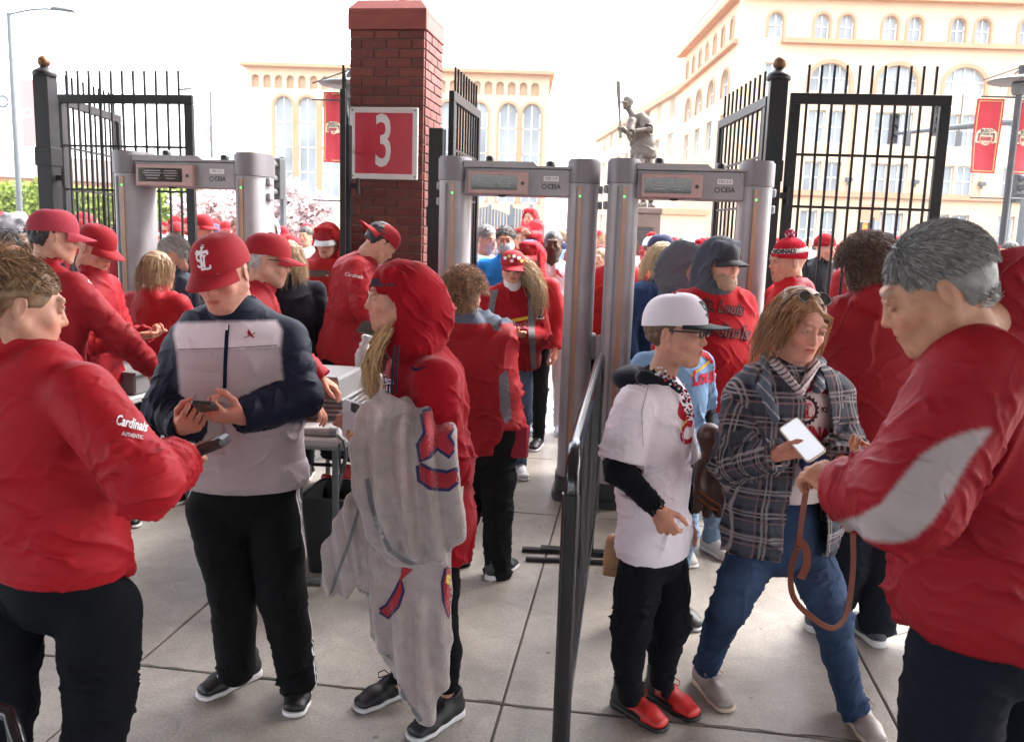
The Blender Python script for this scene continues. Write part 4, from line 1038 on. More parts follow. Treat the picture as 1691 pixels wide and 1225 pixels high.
gate(W(1298,250,6.15),W(1562,250,6.05),'black bar gate leaf right of the ball-topped post in front of the arched building',n=11)
gate(W(1263,250,6.3),W(1186,250,7.7),'black bar gate leaf swung open beside the right metal detector',n=10)
gate(W(744,250,6.5),W(789,250,7.55),'black bar gate leaf swung open right of the brick pillar',n=9)
gate(W(566,250,6.45),W(572,250,7.6),'black bar gate leaf seen edge on left of the brick pillar',n=10,ztop=2.68)
def post(px,Y,label,z=2.80,hw=.055,ball=True,ztop=None):
    p=W(px,250,Y); t=empty('gate_post',Vector((p.x,Y,0)),YAW,label,'post')
    mb=MB(); mb.box((0,0,z/2),(hw,hw,z/2),bev=.004); mb.build('shaft','black_metal',t)
    for zz in (z-.62,):
        mb=MB(); mb.box((0,0,zz),(hw+.008,hw+.008,.07),bev=.003); mb.build('sleeve','black_metal',t)
    if ball:
        mb=MB(); mb.lathe((0,0,z),[(hw*1.38,-.02),(hw*1.45,0),(hw*1.3,.02),(.03,.05),(.028,.06)],4 if 0 else 16); mb.build('collar','black_metal',t,smooth='auto')
        mb=MB(); mb.lathe((0,0,z+.09),[(.046*math.sin(a),-.046*math.cos(a)) for a in [PI*i/12 for i in range(1,12)]],20); mb.build('ball_finial','brass',t,smooth=True)
    for zz in(2.05,.6):
        mb=MB(); mb.box((hw+.03,0,zz),(.035,.012,.02)); mb.tube([(hw+.055,0,zz-.06),(hw+.055,0,zz+.06)],.014,8); mb.build('hinge','black_metal',t)
post(80,6.95,'tall square black post with a brass ball at the far left gate',z=2.83,hw=.062)
post(1277,6.12,'tall square black post with a brass ball beside the right metal detector',z=2.83,hw=.058)
post(573,6.75,'plain black gate post against the left side of the brick pillar',z=2.5,hw=.03,ball=False)
post(722,6.45,'plain black gate post against the right side of the brick pillar',z=2.46,hw=.052,ball=False)
# ---- walk-through metal detectors
def detector(px0,px1,Y0,Y1,label,num):
    a=W(px0,290,Y0); b=W(px1,290,Y1); a=Vector((a.x,a.y,0)); b=Vector((b.x,b.y,0)); L=(b-a).length; rz=math.atan2(b.y-a.y,b.x-a.x)
    t=empty('metal_detector',(a+b)/2,rz,label,'metal detector'); w=.098; d=.17
    def ov(cx,rx,ry,z0,z1,n=28,sq=2.6):
        pts=[]
        for k in range(n):
            q=2*PI*k/n; c,s=math.cos(q),math.sin(q); pts.append((cx+rx*abs(c)**(2/sq)*(1 if c>0 else -1),ry*abs(s)**(2/sq)*(1 if s>0 else -1),z0))
        return pts,(0,0,z1-z0)
    for s in(-1,1):
        cx=s*(L/2-w)
        mb=MB(); p_,e=ov(cx,w,d,.16,2.06,n=56); 
        p_=[(x+0.0,y*(1+.0) if k%2 else y*.985,z) for k,(x,y,z) in enumerate(p_)]
        mb.prism(p_,e); tw=mb.build('tower','detector_grey',t,smooth='auto')
        mb=MB(); mb.box((cx+s*.012*-1,-d-.001,1.11),(.012,.006,.93)); mb.build('stripe','detector_stripe',tw)
        mb=MB(); mb.box((cx-.03,-d*.985,1.11),(.006,.006,.93)); mb.build('groove','detector_dark',tw)
        mb=MB(); p_,e=ov(cx,w+.008,d+.008,2.062,2.20); mb.prism(p_,e); p_,e=ov(cx,w-.002,d-.002,2.20,2.212); mb.prism(p_,e); mb.build('end_cap','detector_dark',t,smooth='auto')
        mb=MB(); p_,e=ov(cx,w+.03,d+.05,.0,.05); mb.prism(p_,e); p_,e=ov(cx,w+.012,d+.012,.05,.16); mb.prism(p_,e); mb.build('foot','black_plastic',t,smooth='auto')
        mb=MB(); mb.lathe((0,0,0),[(.006,0),(.006,.002),(.003,.004)],12); q=mb.build('green_light','led_green',t); q.location=(cx-.012*s,-d-.0075,1.98); q.rotation_euler=(PI/2,0,0)
        for z in(2.03,1.93): mb=MB(); mb.box((s*(L/2+.012),.0,z),(.014,.03,.025),bev=.006); mb.build('side_clip','detector_grey',t)
        mb=MB(); mb.box((s*(L/2+.006),-.02,1.02),(.02,.05,.085),bev=.012); mb.build('side_latch','detector_grey',t)
    iw=L/2-2*w
    mb=MB(); mb.box((0,0,2.06),(iw+.02,.125,.085),bev=.006); mb.build('header','detector_grey',t)
    mb=MB(); prof=[(-iw-.02,2.146),(-iw-.02,2.185),(iw*.32,2.185),(iw*.42,2.160),(iw+.02,2.160),(iw+.02,2.146)]
    mb.prism([(x,-.15,z) for x,z in prof],(0,.29,0)); mb.build('lid','detector_grey',t)
    mb=MB(); mb.box((-iw*.36,-.145,2.052),(iw*.60,.022,.072),bev=.006); pn=mb.build('display_panel','detector_panel',t)
    mb=MB(); mb.box((-iw*.44,-.1685,2.052),(iw*.46,.0012,.045)); sc=mb.build('screen','glass_black',pn)
    for k,(zz,ww) in enumerate(((.028,.32),(.012,.36),(-.004,.30),(-.022,.24))):
        mb=MB(); mb.box((-iw*.60,-.1702,2.052+zz),(iw*.19*ww/.36,.0004,.0035)); mb.build('print_line','detector_grey',sc)
        mb=MB(); mb.box((-iw*.22,-.1702,2.052+zz),(iw*.15*ww/.36,.0004,.0025)); mb.build('print_line','detector_grey',sc)
    mb=MB(); mb.lathe((0,0,0),[(.012,0),(.012,.003)],12); q=mb.build('key_lock','black_plastic',pn); q.location=(iw*.13,-.1675,2.05); q.rotation_euler=(PI/2,0,0)
    mb=MB(); mb.box((iw*.68,-.1262,2.085),(iw*.15,.0008,.016)); lb=mb.build('number_label','print_white',t)
    gt=text_tris('MD '+num,.024); mb=MB(); mb.add([(iw*.68+v[0],-.1275,2.085+v[1]) for v in gt[0]],gt[1]); mb.build('lettering','print_black',lb)
    gt=text_tris('CEIA',.040,bold=.001); mb=MB(); mb.add([(iw*.74+v[0],-.1262,2.035+v[1]) for v in gt[0]],gt[1]); mb.build('lettering','print_black',t)
    gt=stroke(arc(0,0,.014,0,350,14),.005); mb=MB(); mb.add([(iw*.74-.062+v[0],-.1262,2.035+v[1]) for v in gt[0]],gt[1]); mb.build('emblem','print_black',t)
    for x in(-iw*.62,iw*.62): mb=MB(); mb.lathe((x,.02,2.185 if x<0 else 2.16),[(.03,0),(.03,.035),(.022,.045)],12); mb.build('lid_knob','black_plastic',t,smooth='auto')
    mb=MB(); mb.lathe((-iw*.3,-.10,1.975),[(.0,-.012),(.025,-.008),(.03,0)],12); mb.build('sensor','black_plastic',t)
detector(203,443,6.25,6.05,'grey walk-through metal detector behind the man in the half-zip jacket','3.3')
detector(729,990,5.85,5.72,'middle grey walk-through metal detector right of the brick pillar','3.4')
detector(1005,1276,5.62,5.48,'grey walk-through metal detector in front of the bronze statue','3.5')
# ---- crowd-control barrier running away from the camera
def barrier():
    a=G(922,2.55); b=G(978,4.75); a.z=b.z=0; a=Vector((W(926,1225,2.52).x,2.52,0)); L=(b-a).length; rz=math.atan2(b.y-a.y,b.x-a.x)
    t=empty('barrier',a,rz,'black tubular crowd barrier running away from the camera between the two queues','barrier')
    mb=MB(); pts=[(0,0,.22),(0,0,.80)]+[(.12-.12*math.cos(q),0,.98+.12*math.sin(q)-.0) for q in [R(90*i/6) for i in range(7)]][0:]
    pts=[(0,0,.98)]+[(.12-.12*math.cos(R(15*i)),0,.98+.12*math.sin(R(15*i))) for i in range(1,7)]+[(L-.12+.12*math.sin(R(15*i)),0,.98+.12*math.cos(R(15*i))) for i in range(0,7)]+[(L,0,.2)]
    mb.tube(pts,.024,14); mb.build('top_tube','barrier_gloss',t,smooth='auto')
    mb=MB(); mb.tube([(0,0,.981),(0,0,.12)],.0285,14); mb.build('end_tube','barrier_gloss',t,smooth='auto')
    mb=MB(); mb.tube([(.02,0,.20),(L-.02,0,.20)],.018,10); mb.build('bottom_tube','barrier_gloss',t,smooth='auto')
    n=int(L/.11)
    for i in range(1,n): mb=MB(); mb.tube([(L*i/n,0,.2),(L*i/n,0,1.09)],.008,8); mb.build('upright','black_metal',t,smooth='auto')
    for x in(L*.06,L*.93): mb=MB(); mb.box((x,0,.02),(.03,.28,.006)); mb.box((x,0,.07),(.018,.012,.06)); mb.build('foot_plate','black_metal',t)
mat('barrier_gloss',(.008,.008,.010),.2,.0,bump=(70,.35,.002),var=.5,vscale=30,spec=.6)
barrier()
# near-left corner: end of another barrier
mb=MB(); p=W(12,1200,1.75); mb.tube([(p.x-.25,1.9,p.z+.0),(p.x-.02,1.8,p.z),(p.x+.02,1.75,p.z-.03),(p.x+.03,1.75,.02)],.018,12)
tag(mb.build('handrail','barrier_gloss',smooth='auto'),'curved black tube end of a barrier at the bottom left corner','barrier')
# floor strip under the barrier
def strip(px0,px1,py,label,dy=.0,hw=.02):
    a=W(px0,py,4.5); 
    import mathutils
    def gp(px,py):
        lo,hi=1.,40.
        for _ in range(50):
            m=(lo+hi)/2
            if W(px,py,m).z>0: lo=m
            else: hi=m
        return W(px,py,lo)
    a,b=gp(px0,py),gp(px1,py+(px1-px0)*.045); a.z=b.z=.012
    mb=MB(); mb.bar(a,b,hw,.010,side=(0,1,0)); o=mb.build('floor_track','black_metal'); tag(o,label,'floor track')
strip(862,1010,910,'thin black metal floor track crossing under the crowd barrier')
strip(868,1000,926,'second thin black metal floor track just below the first under the barrier',hw=.012)
# ---- inspection table, trays, waste bin
def table():
    O=Vector((W(575,690,4.1).x-.05,0,0)); z=.76
    a=W(572,690,3.95); # near right corner
    c=Vector((a.x,3.98,0)); t=empty('folding_table',c,YAW+R(4),'light grey folding inspection table behind the man in the half-zip jacket','table')
    mb=MB(); mb.box((-.36,.95,z-.022),(.36,.95,.022),bev=.012); mb.build('tabletop','table_plastic',t)
    mb=MB(); mb.box((-.36,.95,z-.052),(.33,.92,.010)); mb.build('apron','bin_grey',t)
    for x in(-.08,-.26,-.62):
        mb=MB(); mb.tube([(x,.08,.03),(x,.08,z-.06)],.017,10); mb.build('leg','grey_steel',t,smooth='auto')
    for x in(-.08,-.62):
        mb=MB(); mb.tube([(x,1.82,.03),(x,1.82,z-.06)],.017,10); mb.build('leg','grey_steel',t,smooth='auto')
    mb=MB(); mb.tube([(-.66,.08,.02),(-.04,.08,.02)],.018,10); mb.build('foot_bar','grey_steel',t,smooth='auto')
    mb=MB(); mb.tube([(-.10,.1,.38),(-.10,.30,.55),(-.10,.55,z-.06)],.012,8); mb.tube([(-.10,.30,.55),(-.26,.30,.55)],.010,8); mb.build('brace','black_metal',t,smooth='auto')
    M0=t.matrix_basis
    # stack of trays
    tz=z
    for k in range(5):
        tr=empty('tray',M0@Vector((-.30,.62,tz)),YAW+R(2)+random.uniform(-.05,.05),['lowest grey plastic tray of the stack on the inspection table','second grey plastic tray up in the stack on the table','third grey plastic tray up in the stack on the table','fourth grey plastic tray up in the stack on the table','deep grey plastic tray turned over on top of the stack'][k],'tray','trays stacked on the table')
        mb=MB()
        H=.125 if k==4 else .024
        if k==4:
            v=[];n=8
            for (sx,sz,zz) in((.17,.21,.02),(.155,.195,H-.015),(.145,.185,H)):
                v+=[(sx,sz,zz),(-sx,sz,zz),(-sx,-sz,zz),(sx,-sz,zz)]
            mb.add(v,[(0,1,5,4),(1,2,6,5),(2,3,7,6),(3,0,4,7),(4,5,9,8),(5,6,10,9),(6,7,11,10),(7,4,8,11),(8,9,10,11),(3,2,1,0)]); mb.build('tray_body','bin_grey',tr)
            mb=MB(); mb.box((0,0,.010),(.19,.23,.009),bev=.006); mb.build('rim','bin_grey',tr)
        else:
            mb.box((0,0,.008),(.19,.23,.007),bev=.005); mb.build('rim','bin_grey',tr); mb=MB(); mb.box((0,0,.018),(.17,.21,.005)); mb.build('tray_body','bin_grey',tr)
        tz+=.024
    # paper and wand
    mb=MB(); mb.box((0,0,0),(.14,.11,.0015)); o=mb.build('paper','white_paint',loc=M0@Vector((-.32,.17,z+.003))); o.rotation_euler=(0,0,.3); tag(o,'white paper sheet lying on the front of the inspection table','paper')
    mb=MB(); mb.box((0,0,0),(.10,.13,.0015)); o=mb.build('paper','white_paint',loc=M0@Vector((-.50,.22,z+.006))); o.rotation_euler=(0,0,-.4); tag(o,'second sheet of paper half under the hand at the table front','paper')
    w_=empty('hand_wand',M0@Vector((-.20,.06,z+.02)),YAW+R(8),'grey hand-held metal detector wand lying on the table corner','wand')
    mb=MB(); mb.tube([(-.20,.02,0),(-.02,0,0),(.10,-.01,.002)],[.014,.018,.024],10); mb.build('handle','table_plastic',w_,smooth='auto'); mb=MB(); mb.tube([(.10,-.01,.002),(.135,-.012,.003)],[.026,.020],12); mb.build('end_knob','bin_grey',w_,smooth='auto')
    mb=MB(); mb.tube([M0@Vector(v) for v in((-.06,.05,z+.01),(-.02,-.01,z+.0),(-.005,-.012,z-.06),(-.015,-.012,z-.15),(-.03,-.012,z-.16),(-.035,-.012,z-.08),(-.04,.0,z-.02))],.006,8); tag(mb.build('cord','black_plastic',smooth='auto'),'black cord loop hanging off the table corner','cord')
    b=empty('waste_bin',M0@Vector((-.16,.36,0)),YAW,'black plastic waste bin under the inspection table','waste bin')
    rg=lambda sx,sy,z,r=.03:[(x*(sx-r)+r*math.cos(q),y*(sy-r)+r*math.sin(q),z) for x,y,a0 in((1,1,0),(-1,1,90),(-1,-1,180),(1,-1,270)) for q in[R(a0+30*i) for i in range(4)]]
    L_=[rg(.10,.14,0),rg(.128,.175,.40),rg(.128,.175,.40),rg(.120,.167,.40),rg(.095,.135,.03)]
    mb=MB(); v=[p for r_ in L_ for p in r_]; n=16; f=[(i*n+k,i*n+(k+1)%n,(i+1)*n+(k+1)%n,(i+1)*n+k) for i in range(4) for k in range(n)]+[tuple(range(n))[::-1],tuple(range(4*n,5*n))]; mb.add(v,f); mb.build('bin_body','bin_black',b,smooth='auto')
    mb=MB(); L_=[rg(.128,.175,.385,.035),rg(.142,.189,.388,.04),rg(.142,.189,.405,.04),rg(.124,.171,.410,.03)]; v=[p for r_ in L_ for p in r_]; mb.add(v,[(i*n+k,i*n+(k+1)%n,(i+1)*n+(k+1)%n,(i+1)*n+k) for i in range(3) for k in range(n)]); mb.build('rim','bin_black',b,smooth='auto')
mat('bin_black',(.016,.017,.019),.4,bump=(200,.2,.001),var=.1)
table()
# second table glimpsed behind the left detector
t=empty('folding_table',Vector((W(212,560,5.0).x,5.0,0)),R(-12),'grey folding table glimpsed behind the left metal detector','table')
mb=MB(); mb.box((0,0,.76),(.2,.35,.022),bev=.01); mb.build('tabletop','table_plastic',t)
for x in(-.16,.16):
    for y in(-.3,.3): mb=MB(); mb.tube([(x,y,.0),(x,y,.74)],.016,8); mb.build('leg','grey_steel',t)
tr=empty('tray',Vector((W(205,560,5.0).x,4.95,.782)),R(-12),'grey tray on the table behind the left metal detector','tray'); mb=MB(); mb.box((0,0,.06),(.2,.16,.06),bev=.01); mb.build('tray_body','bin_grey',tr); mb=MB(); mb.box((0,0,.125),(.22,.18,.008)); mb.build('rim','bin_grey',tr)
# ================================================================ beyond the gate
def holed(name,outer,holes,thick,m,parent,T):
    "wall sheet of real thickness with openings; outlines in (u,z), T maps (u,z,depth) to world"
    cu=bpy.data.curves.new('w','CURVE'); cu.dimensions='2D'; cu.fill_mode='BOTH'; cu.extrude=thick/2
    for poly in [outer]+holes:
        s=cu.splines.new('POLY'); s.points.add(len(poly)-1); s.use_cyclic_u=True
        for i,(x,y) in enumerate(poly): s.points[i].co=(x,y,0,1)
    o=bpy.data.objects.new('w',cu); link(o); bpy.context.view_layer.update(); me=bpy.data.meshes.new_from_object(o); bpy.data.objects.remove(o); bpy.data.curves.remove(cu)
    for v in me.vertices: v.co=T(v.co.x,v.co.y,v.co.z+thick/2)
    me.update(); me.name=name; me.materials.clear(); me.materials.append(MATS[m]); q=bpy.data.objects.new(name,me); link(q,parent); return q
def arch(cx,z0,z1,hw,n=10,seg=1.0):
    "round-headed opening; seg<1 flattens the head"
    zs=z1-hw*seg; return [(cx-hw,z0),(cx+hw,z0)]+[(cx+hw*math.cos(PI*i/n),zs+hw*seg*math.sin(PI*i/n)) for i in range(n+1)]
def rect(cx,z0,z1,hw): return [(cx-hw,z0),(cx+hw,z0),(cx+hw,z1),(cx-hw,z1)]
def window(parent,T,poly,depth,bars=1,trans=1,fw=.06):
    us=[p[0] for p in poly]; zs=[p[1] for p in poly]; u0,u1,z0,z1=min(us),max(us),min(zs),max(zs)
    mb=MB(); mb.prism([T(u,z,depth) for u,z in poly],T(0,0,.03)-T(0,0,0)); 
    f=MB(); 
    def b(ua,za,ub,zb): f.bar(T(ua,za,depth-.03),T(ub,zb,depth-.03),fw/2,.02,side=T(1,0,0)-T(0,0,0) if abs(ua-ub)<.01 else T(0,1,0)-T(0,0,0))
    for i in range(bars+2): u=u0+(u1-u0)*i/(bars+1); u=min(max(u,u0+fw/2),u1-fw/2); b(u,z0,u,z1-(0 if len(poly)==4 or 0<i<bars+1 else (u1-u0)/2))
    for j in range(trans+2): 
        z=z0+(z1-z0)*j/(trans+1); z=min(max(z,z0+fw/2),z1-fw/2)
        if len(poly)>4 and j==trans+1: continue
        b(u0,z,u1,z)
    w_=f.build('window','window_frame_white',parent); mb.build('pane','window_glass',w_); return w_
def surround(parent,T,poly,w,depth=-.05,m='salmon_trim'):
    "raised band round the head of an opening"
    pts=poly[1:] ; cx=(poly[0][0]+poly[1][0])/2; zc=poly[1][1]
    v=[];f=[]
    hw=poly[1][0]-cx; zs=poly[2][1]
    path=[(poly[1][0],poly[1][1])]+poly[2:]+[poly[0]]
    for (u,z) in path:
        dx=u-cx; dz=max(0,z-zs); l=math.hypot(dx,dz) or 1; k=(l+w)/l
        v+=[T(u,z,depth),T(cx+dx*k,zs+dz*k if z>=zs else z,depth)]
    n=len(path); back=[T(0,0,.08)-T(0,0,0)]*len(v); v2=[a+b for a,b in zip(v,back)]
    for i in range(n-1):
        a=2*i; f+=[(a,a+1,a+3,a+2),(a,a+2,a+2+2*n,a+2*n),(a+1,a+1+2*n,a+3+2*n,a+3)]
    mb=MB(); mb.add(v+v2,f); return mb.build('arch_surround',m,parent)
def building_right():
    Y=46.0; x0=W(1212,200,Y).x; x1=x0+26; zr=W(1450,-40,Y).z
    t=empty('building',Vector((0,0,0)),0,'tall pale brick warehouse with rows of round-arched windows at the right','building')
    T=lambda u,z,d:Vector((u,Y+d,z))
    Z=lambda py:W(1480,py,Y).z
    holes=[];kinds=[]
    P=3.42; c0=W(1372,120,Y).x
    bays=[c0+P*k for k in range(0,7)]; xl=W(1281,50,Y).x
    zz=[(Z(98),Z(62)-.0)]
    top0,top1=Z(68),Z(27)
    for c in [xl]+[b+s*.62 for b in bays for s in(-1,1)]:
        p=arch(c,top0,top1,.36); holes.append(p); kinds.append('a')
    for b in bays:
        p=arch(b,Z(156),Z(108),1.02,14,.85); holes.append(p); kinds.append('A')
        for s in(-1,1):
            for za,zb in((Z(240),Z(186)),(Z(322),Z(271)),(Z(415),Z(352))):
                p=rect(b+s*.52,za,zb,.44); holes.append(p); kinds.append('r')
    for za,zb in((Z(150),Z(110)),):
        holes.append(rect(xl,za,zb,.4)); kinds.append('r')
    w=holed('front_wall',[(x0,0),(x1,0),(x1,zr),(x0,zr)],holes,.35,'pink_wall',t,T)
    for p,k in zip(holes,kinds):
        window(t,T,p,.22,bars=1 if k!='A' else 3,trans=1 if k!='A' else 1)
        if k in'aA': surround(t,T,p,.13 if k=='a' else .2)
    for za,zb,pr in((Z(78),Z(70),.35),(Z(328),Z(319),.3),(Z(22)+.55,Z(14)+.55,.25),(Z(4),Z(-6),.5)):
        mb=MB(); mb.box(((x0+x1)/2+.9 if pr==.35 else (x0+x1)/2,Y-pr/2,(za+zb)/2),((x1-x0)/2 - (1.2 if pr==.35 else 0),pr/2-.003,(zb-za)/2)); mb.build('cornice','salmon_trim',t)
    # brick relief panels between bays
    for b in bays:
        mb=MB(); mb.box((b+P/2,Y-.06,(Z(320)+Z(160))/2),(.38,.055,(Z(160)-Z(320))/2)); mb.build('pilaster','pink_wall',t)
        mb=MB(); mb.box((b+P/2-.4,Y-.25,Z(300)),(.16,.12,.1)); mb.bar((b+P/2-.4,Y-.2,Z(300)),(b+P/2-.4,Y-.2,Z(309)),.04); mb.build('wall_light','grey_steel',t)
    # side going away
    D=15.0; hs=[];ks=[]
    for k in range(7):
        c=1.4+2.0*k; p=arch(c,Z(60),Z(25),.32); hs.append(p);ks.append('a')
    for k in range(4):
        c=2.2+3.4*k; p=arch(c,Z(156),Z(108),.85,12,.85); hs.append(p);ks.append('A')
        for za,zb in((Z(240),Z(186)),(Z(322),Z(271))): hs.append(rect(c,za,zb,.7));ks.append('r')
    holed('side_wall',[(0,0),(D,0),(D,zr),(0,zr)],hs,.3,'pink_wall',t,lambda u,z,d:Vector((x0+.003+d,Y+.36+u,z)))
    for p,k in zip(hs,ks):
        window(t,lambda u,z,d:Vector((x0+d,Y+.36+u,z)),p,.2)
        if k in'aA': surround(t,lambda u,z,d:Vector((x0+d,Y+.36+u,z)),p,.14)
    for za,zb,pr in((Z(78),Z(70),.3),(Z(4),Z(-6),.5),(Z(22)+.55,Z(14)+.55,.2)):
        mb=MB(); mb.box((x0-pr/2,Y+.5+D/2,(za+zb)/2),(pr/2-.003,D/2+.2,(zb-za)/2)); mb.build('cornice','salmon_trim',t)
    mb=MB(); mb.box(((x0+x1)/2+.3,Y+7.9,zr/2-.1),((x1-x0)/2-.62,7.1,zr/2-.1)); mb.build('core','pink_wall',t)
    mb=MB(); mb.box(((x0+x1)/2,Y+7.5,zr+.08),((x1-x0)/2,7.6,.08)); mb.build('roof','cap_stone',t)
building_right()
def building_left():
    Y=62.0; x0=W(408,200,Y).x; x1=W(905,200,Y).x; Z=lambda py:W(660,py,Y).z
    t=empty('building',Vector((0,0,0)),0,'pale hall with tall round arches and a salmon roof edge behind the brick pillar','building')
    T=lambda u,z,d:Vector((u,Y+d,z)); zr=Z(118); holes=[]
    px=[468,507,546,585,625,664,702,741,790,839,878]
    for p_ in px: holes.append(arch(W(p_,200,Y).x,Z(330),Z(165),.62,12))
    sm_=[]
    for k in range(26): sm_.append(arch(x0+.6+k*.8,Z(152),Z(130),.27,8))
    sm_=[p for p in sm_ if max(q[0] for q in p)<x1-.3]
    holed('front_wall',[(x0,0),(x1,0),(x1,zr),(x0,zr)],holes+sm_,.4,'pink_wall',t,T)
    for p in holes: window(t,T,p,.3,bars=1,trans=3,fw=.09); surround(t,T,p,.16)
    mb=MB(); mb.box(((x0+x1)/2,Y+.75,(zr-.2)/2),((x1-x0)/2-.1,.3,(zr-.2)/2)); mb.build('inner_wall','pink_wall',t)
    mb=MB(); mb.box(((x0+x1)/2,Y+4,zr+.12),((x1-x0)/2+.35,4.6,.12)); mb.build('roof','salmon_trim',t)
    mb=MB(); mb.box((x1-.2,Y+4.2,zr/2-.02),(.2,3.75,zr/2-.02)); mb.build('side_wall','salmon_trim',t)
    mb=MB(); mb.box((x0+.2,Y+4.2,zr/2-.02),(.2,3.75,zr/2-.02)); mb.build('side_wall','pink_wall',t)
building_left()
def building_mid():
    Y=88.0; x0=W(1150,200,Y).x; t=empty('building',Vector((0,0,0)),0,'distant pale brick block in the gap left of the arched warehouse','building')
    z1=W(1150,135,Y).z; T=lambda u,z,d:Vector((x0+d-4.5*(u/60),Y+u,z)); hs=[]
    for k in range(9):
        for j in range(4): hs.append(rect(4+6*k,2.5+4*j,4.8+4*j,1.2))
    holed('side_wall',[(0,0),(60,0),(60,z1),(0,z1)],hs,.5,'pink_wall',t,T)
    for h_ in hs: window(t,T,h_,.3,fw=.12)
    mb=MB(); mb.prism([T(-.3,z1,-.5),T(60,z1,-.5),T(60,z1,1),T(-.3,z1,1)],(0,0,.8)); mb.build('cornice','salmon_trim',t)
    mb=MB(); mb.box((x0+6.2,Y+.5,z1/2-.05),(5.5,.3,z1/2-.05)); mb.build('front_wall','pink_wall',t)
building_mid()
# low street wall behind the statue
t=empty('building',Vector((0,0,0)),0,'low pale kiosk block behind the bronze statue','building'); a=W(1120,345,38); 
mb=MB(); mb.box((a.x,39,1.35),(1.2,1,1.35)); mb.build('wall','pink_wall',t); mb=MB(); mb.box((a.x,39,2.8),(1.35,1.15,.12)); mb.build('roof','salmon_trim',t)
# overpass at left
def overpass():
    t=empty('overpass',Vector((0,0,0)),0,'long pale concrete road bridge behind the green hedge at the left','bridge'); Y=70
    a=W(-40,270,Y); b=W(430,300,Y+14); z=a.z
    mb=MB(); mb.bar((a.x-10,Y,z-.3),(b.x,Y+16,z-.5),5,.55,side=(0,1,0)); mb.build('deck','overpass_concrete',t)
    mb=MB(); mb.bar((a.x-10,Y-5,z+.55),(b.x,Y+11,z+.35),.15,.42,side=(0,1,0)); mb.build('parapet','overpass_concrete',t)
    mb=MB(); mb.bar((a.x-10,Y-4.6,z-1.25),(b.x,Y+11.4,z-1.45),.3,.38,side=(0,1,0)); mb.build('girder','salmon_trim',t)
    for k in range(4):
        x=a.x-4+(b.x-a.x+4)*k/3.3; mb=MB(); mb.tube([(x,Y+2+k*4,0),(x,Y+2+k*4,z-.9)],.6,12); mb.build('pier','overpass_concrete',t)
overpass()
def leaves(name,m,parent,pts,size,label=None,seed=1,shape=1.6):
    r=np.random.default_rng(seed); n=len(pts); a=r.normal(size=(n,3)); a/=np.linalg.norm(a,axis=1)[:,None]; b=np.cross(a,r.normal(size=(n,3))); b/=np.linalg.norm(b,axis=1)[:,None]
    s=size*r.uniform(.6,1.3,(n,1)); v=np.stack([pts-a*s,pts+b*s/shape,pts+a*s,pts-b*s/shape],1).reshape(-1,3); F=np.arange(4*n).reshape(-1,4)
    col=np.repeat(r.uniform(.6,1.3,(n,1))*np.ones((1,3)),4,0); me=to_mesh(name,Shell(v,F,col),False); me.materials.append(MATS[m]); o=bpy.data.objects.new(name,me); link(o,parent); return o
def hedge():
    Y=33; t=empty('hedge',Vector((0,0,0)),0,'long bright yellow-green hedge on the bank at the far left','hedge'); r=np.random.default_rng(3)
    x0=W(-60,330,Y).x; x1=W(330,340,Y).x; z=W(80,305,Y).z; n=26000
    u=r.uniform(x0,x1,n); top=z*(1+.05*np.sin(u*1.7)+.04*np.sin(u*4.3)) ; q=r.random(n)**.5; p=np.stack([u,Y+r.uniform(-.9,1.1,n)+ (1-q)*-.5,top*q],1)
    leaves('foliage','leaf_green',t,p,.085); mb=MB(); mb.box(((x0+x1)/2,Y+.4,z*.43),((x1-x0)/2,.6,z*.43)); mb.build('branch_mass','leaf_green',t)
hedge()
def blossom_tree(px,Y,h,wid,seed,label,n=3500,den=1):
    r=np.random.default_rng(seed); random.seed(seed); p=W(px,380,Y); t=empty('blossom_tree',Vector((p.x,Y,0)),0,label,'tree','pink blossom trees beyond the gates'); br=MB(); tips=[]
    def grow(a,d,L,r0,dep):
        b=a+d*L; m_=(a+b)/2+Vector((random.uniform(-1,1),random.uniform(-1,1),0))*L*.06; br.tube([a,m_,b],[r0,r0*.85,r0*.7],6,cap=False)
        if dep==0: tips.append((a,b)); return
        if dep<=2: tips.append((a,b))
        for k in range(3 if dep>2 else 2+random.randint(0,1)):
            nd=(d+Vector((random.uniform(-1,1)*wid,random.uniform(-1,1)*wid,random.uniform(-.1,.55)))).normalized(); grow(b,nd,L*random.uniform(.62,.85),r0*.62,dep-1)
    grow(Vector((0,0,0)),Vector((.03,0,1)),h*.28,.10,5); br.build('trunk','bark',t,smooth='auto')
    pts=[]
    k=max(1,n//len(tips))
    for a,b in tips:
        for _ in range(k): q=random.random(); pts.append(np.array(a+(b-a)*q)+r.normal(0,.09,3))
    leaves('crown','blossom',t,np.array(pts),.055,seed=seed,shape=1.2)
blossom_tree(505,20,2.75,.75,4,'pink blossom tree between the traffic signal and the brick pillar',n=3800)
blossom_tree(345,24,3.0,.85,9,'pink blossom tree seen through the left metal detector',n=4200)
blossom_tree(408,27,3.0,.8,12,'smaller pink blossom tree behind the left traffic signal',n=3000)
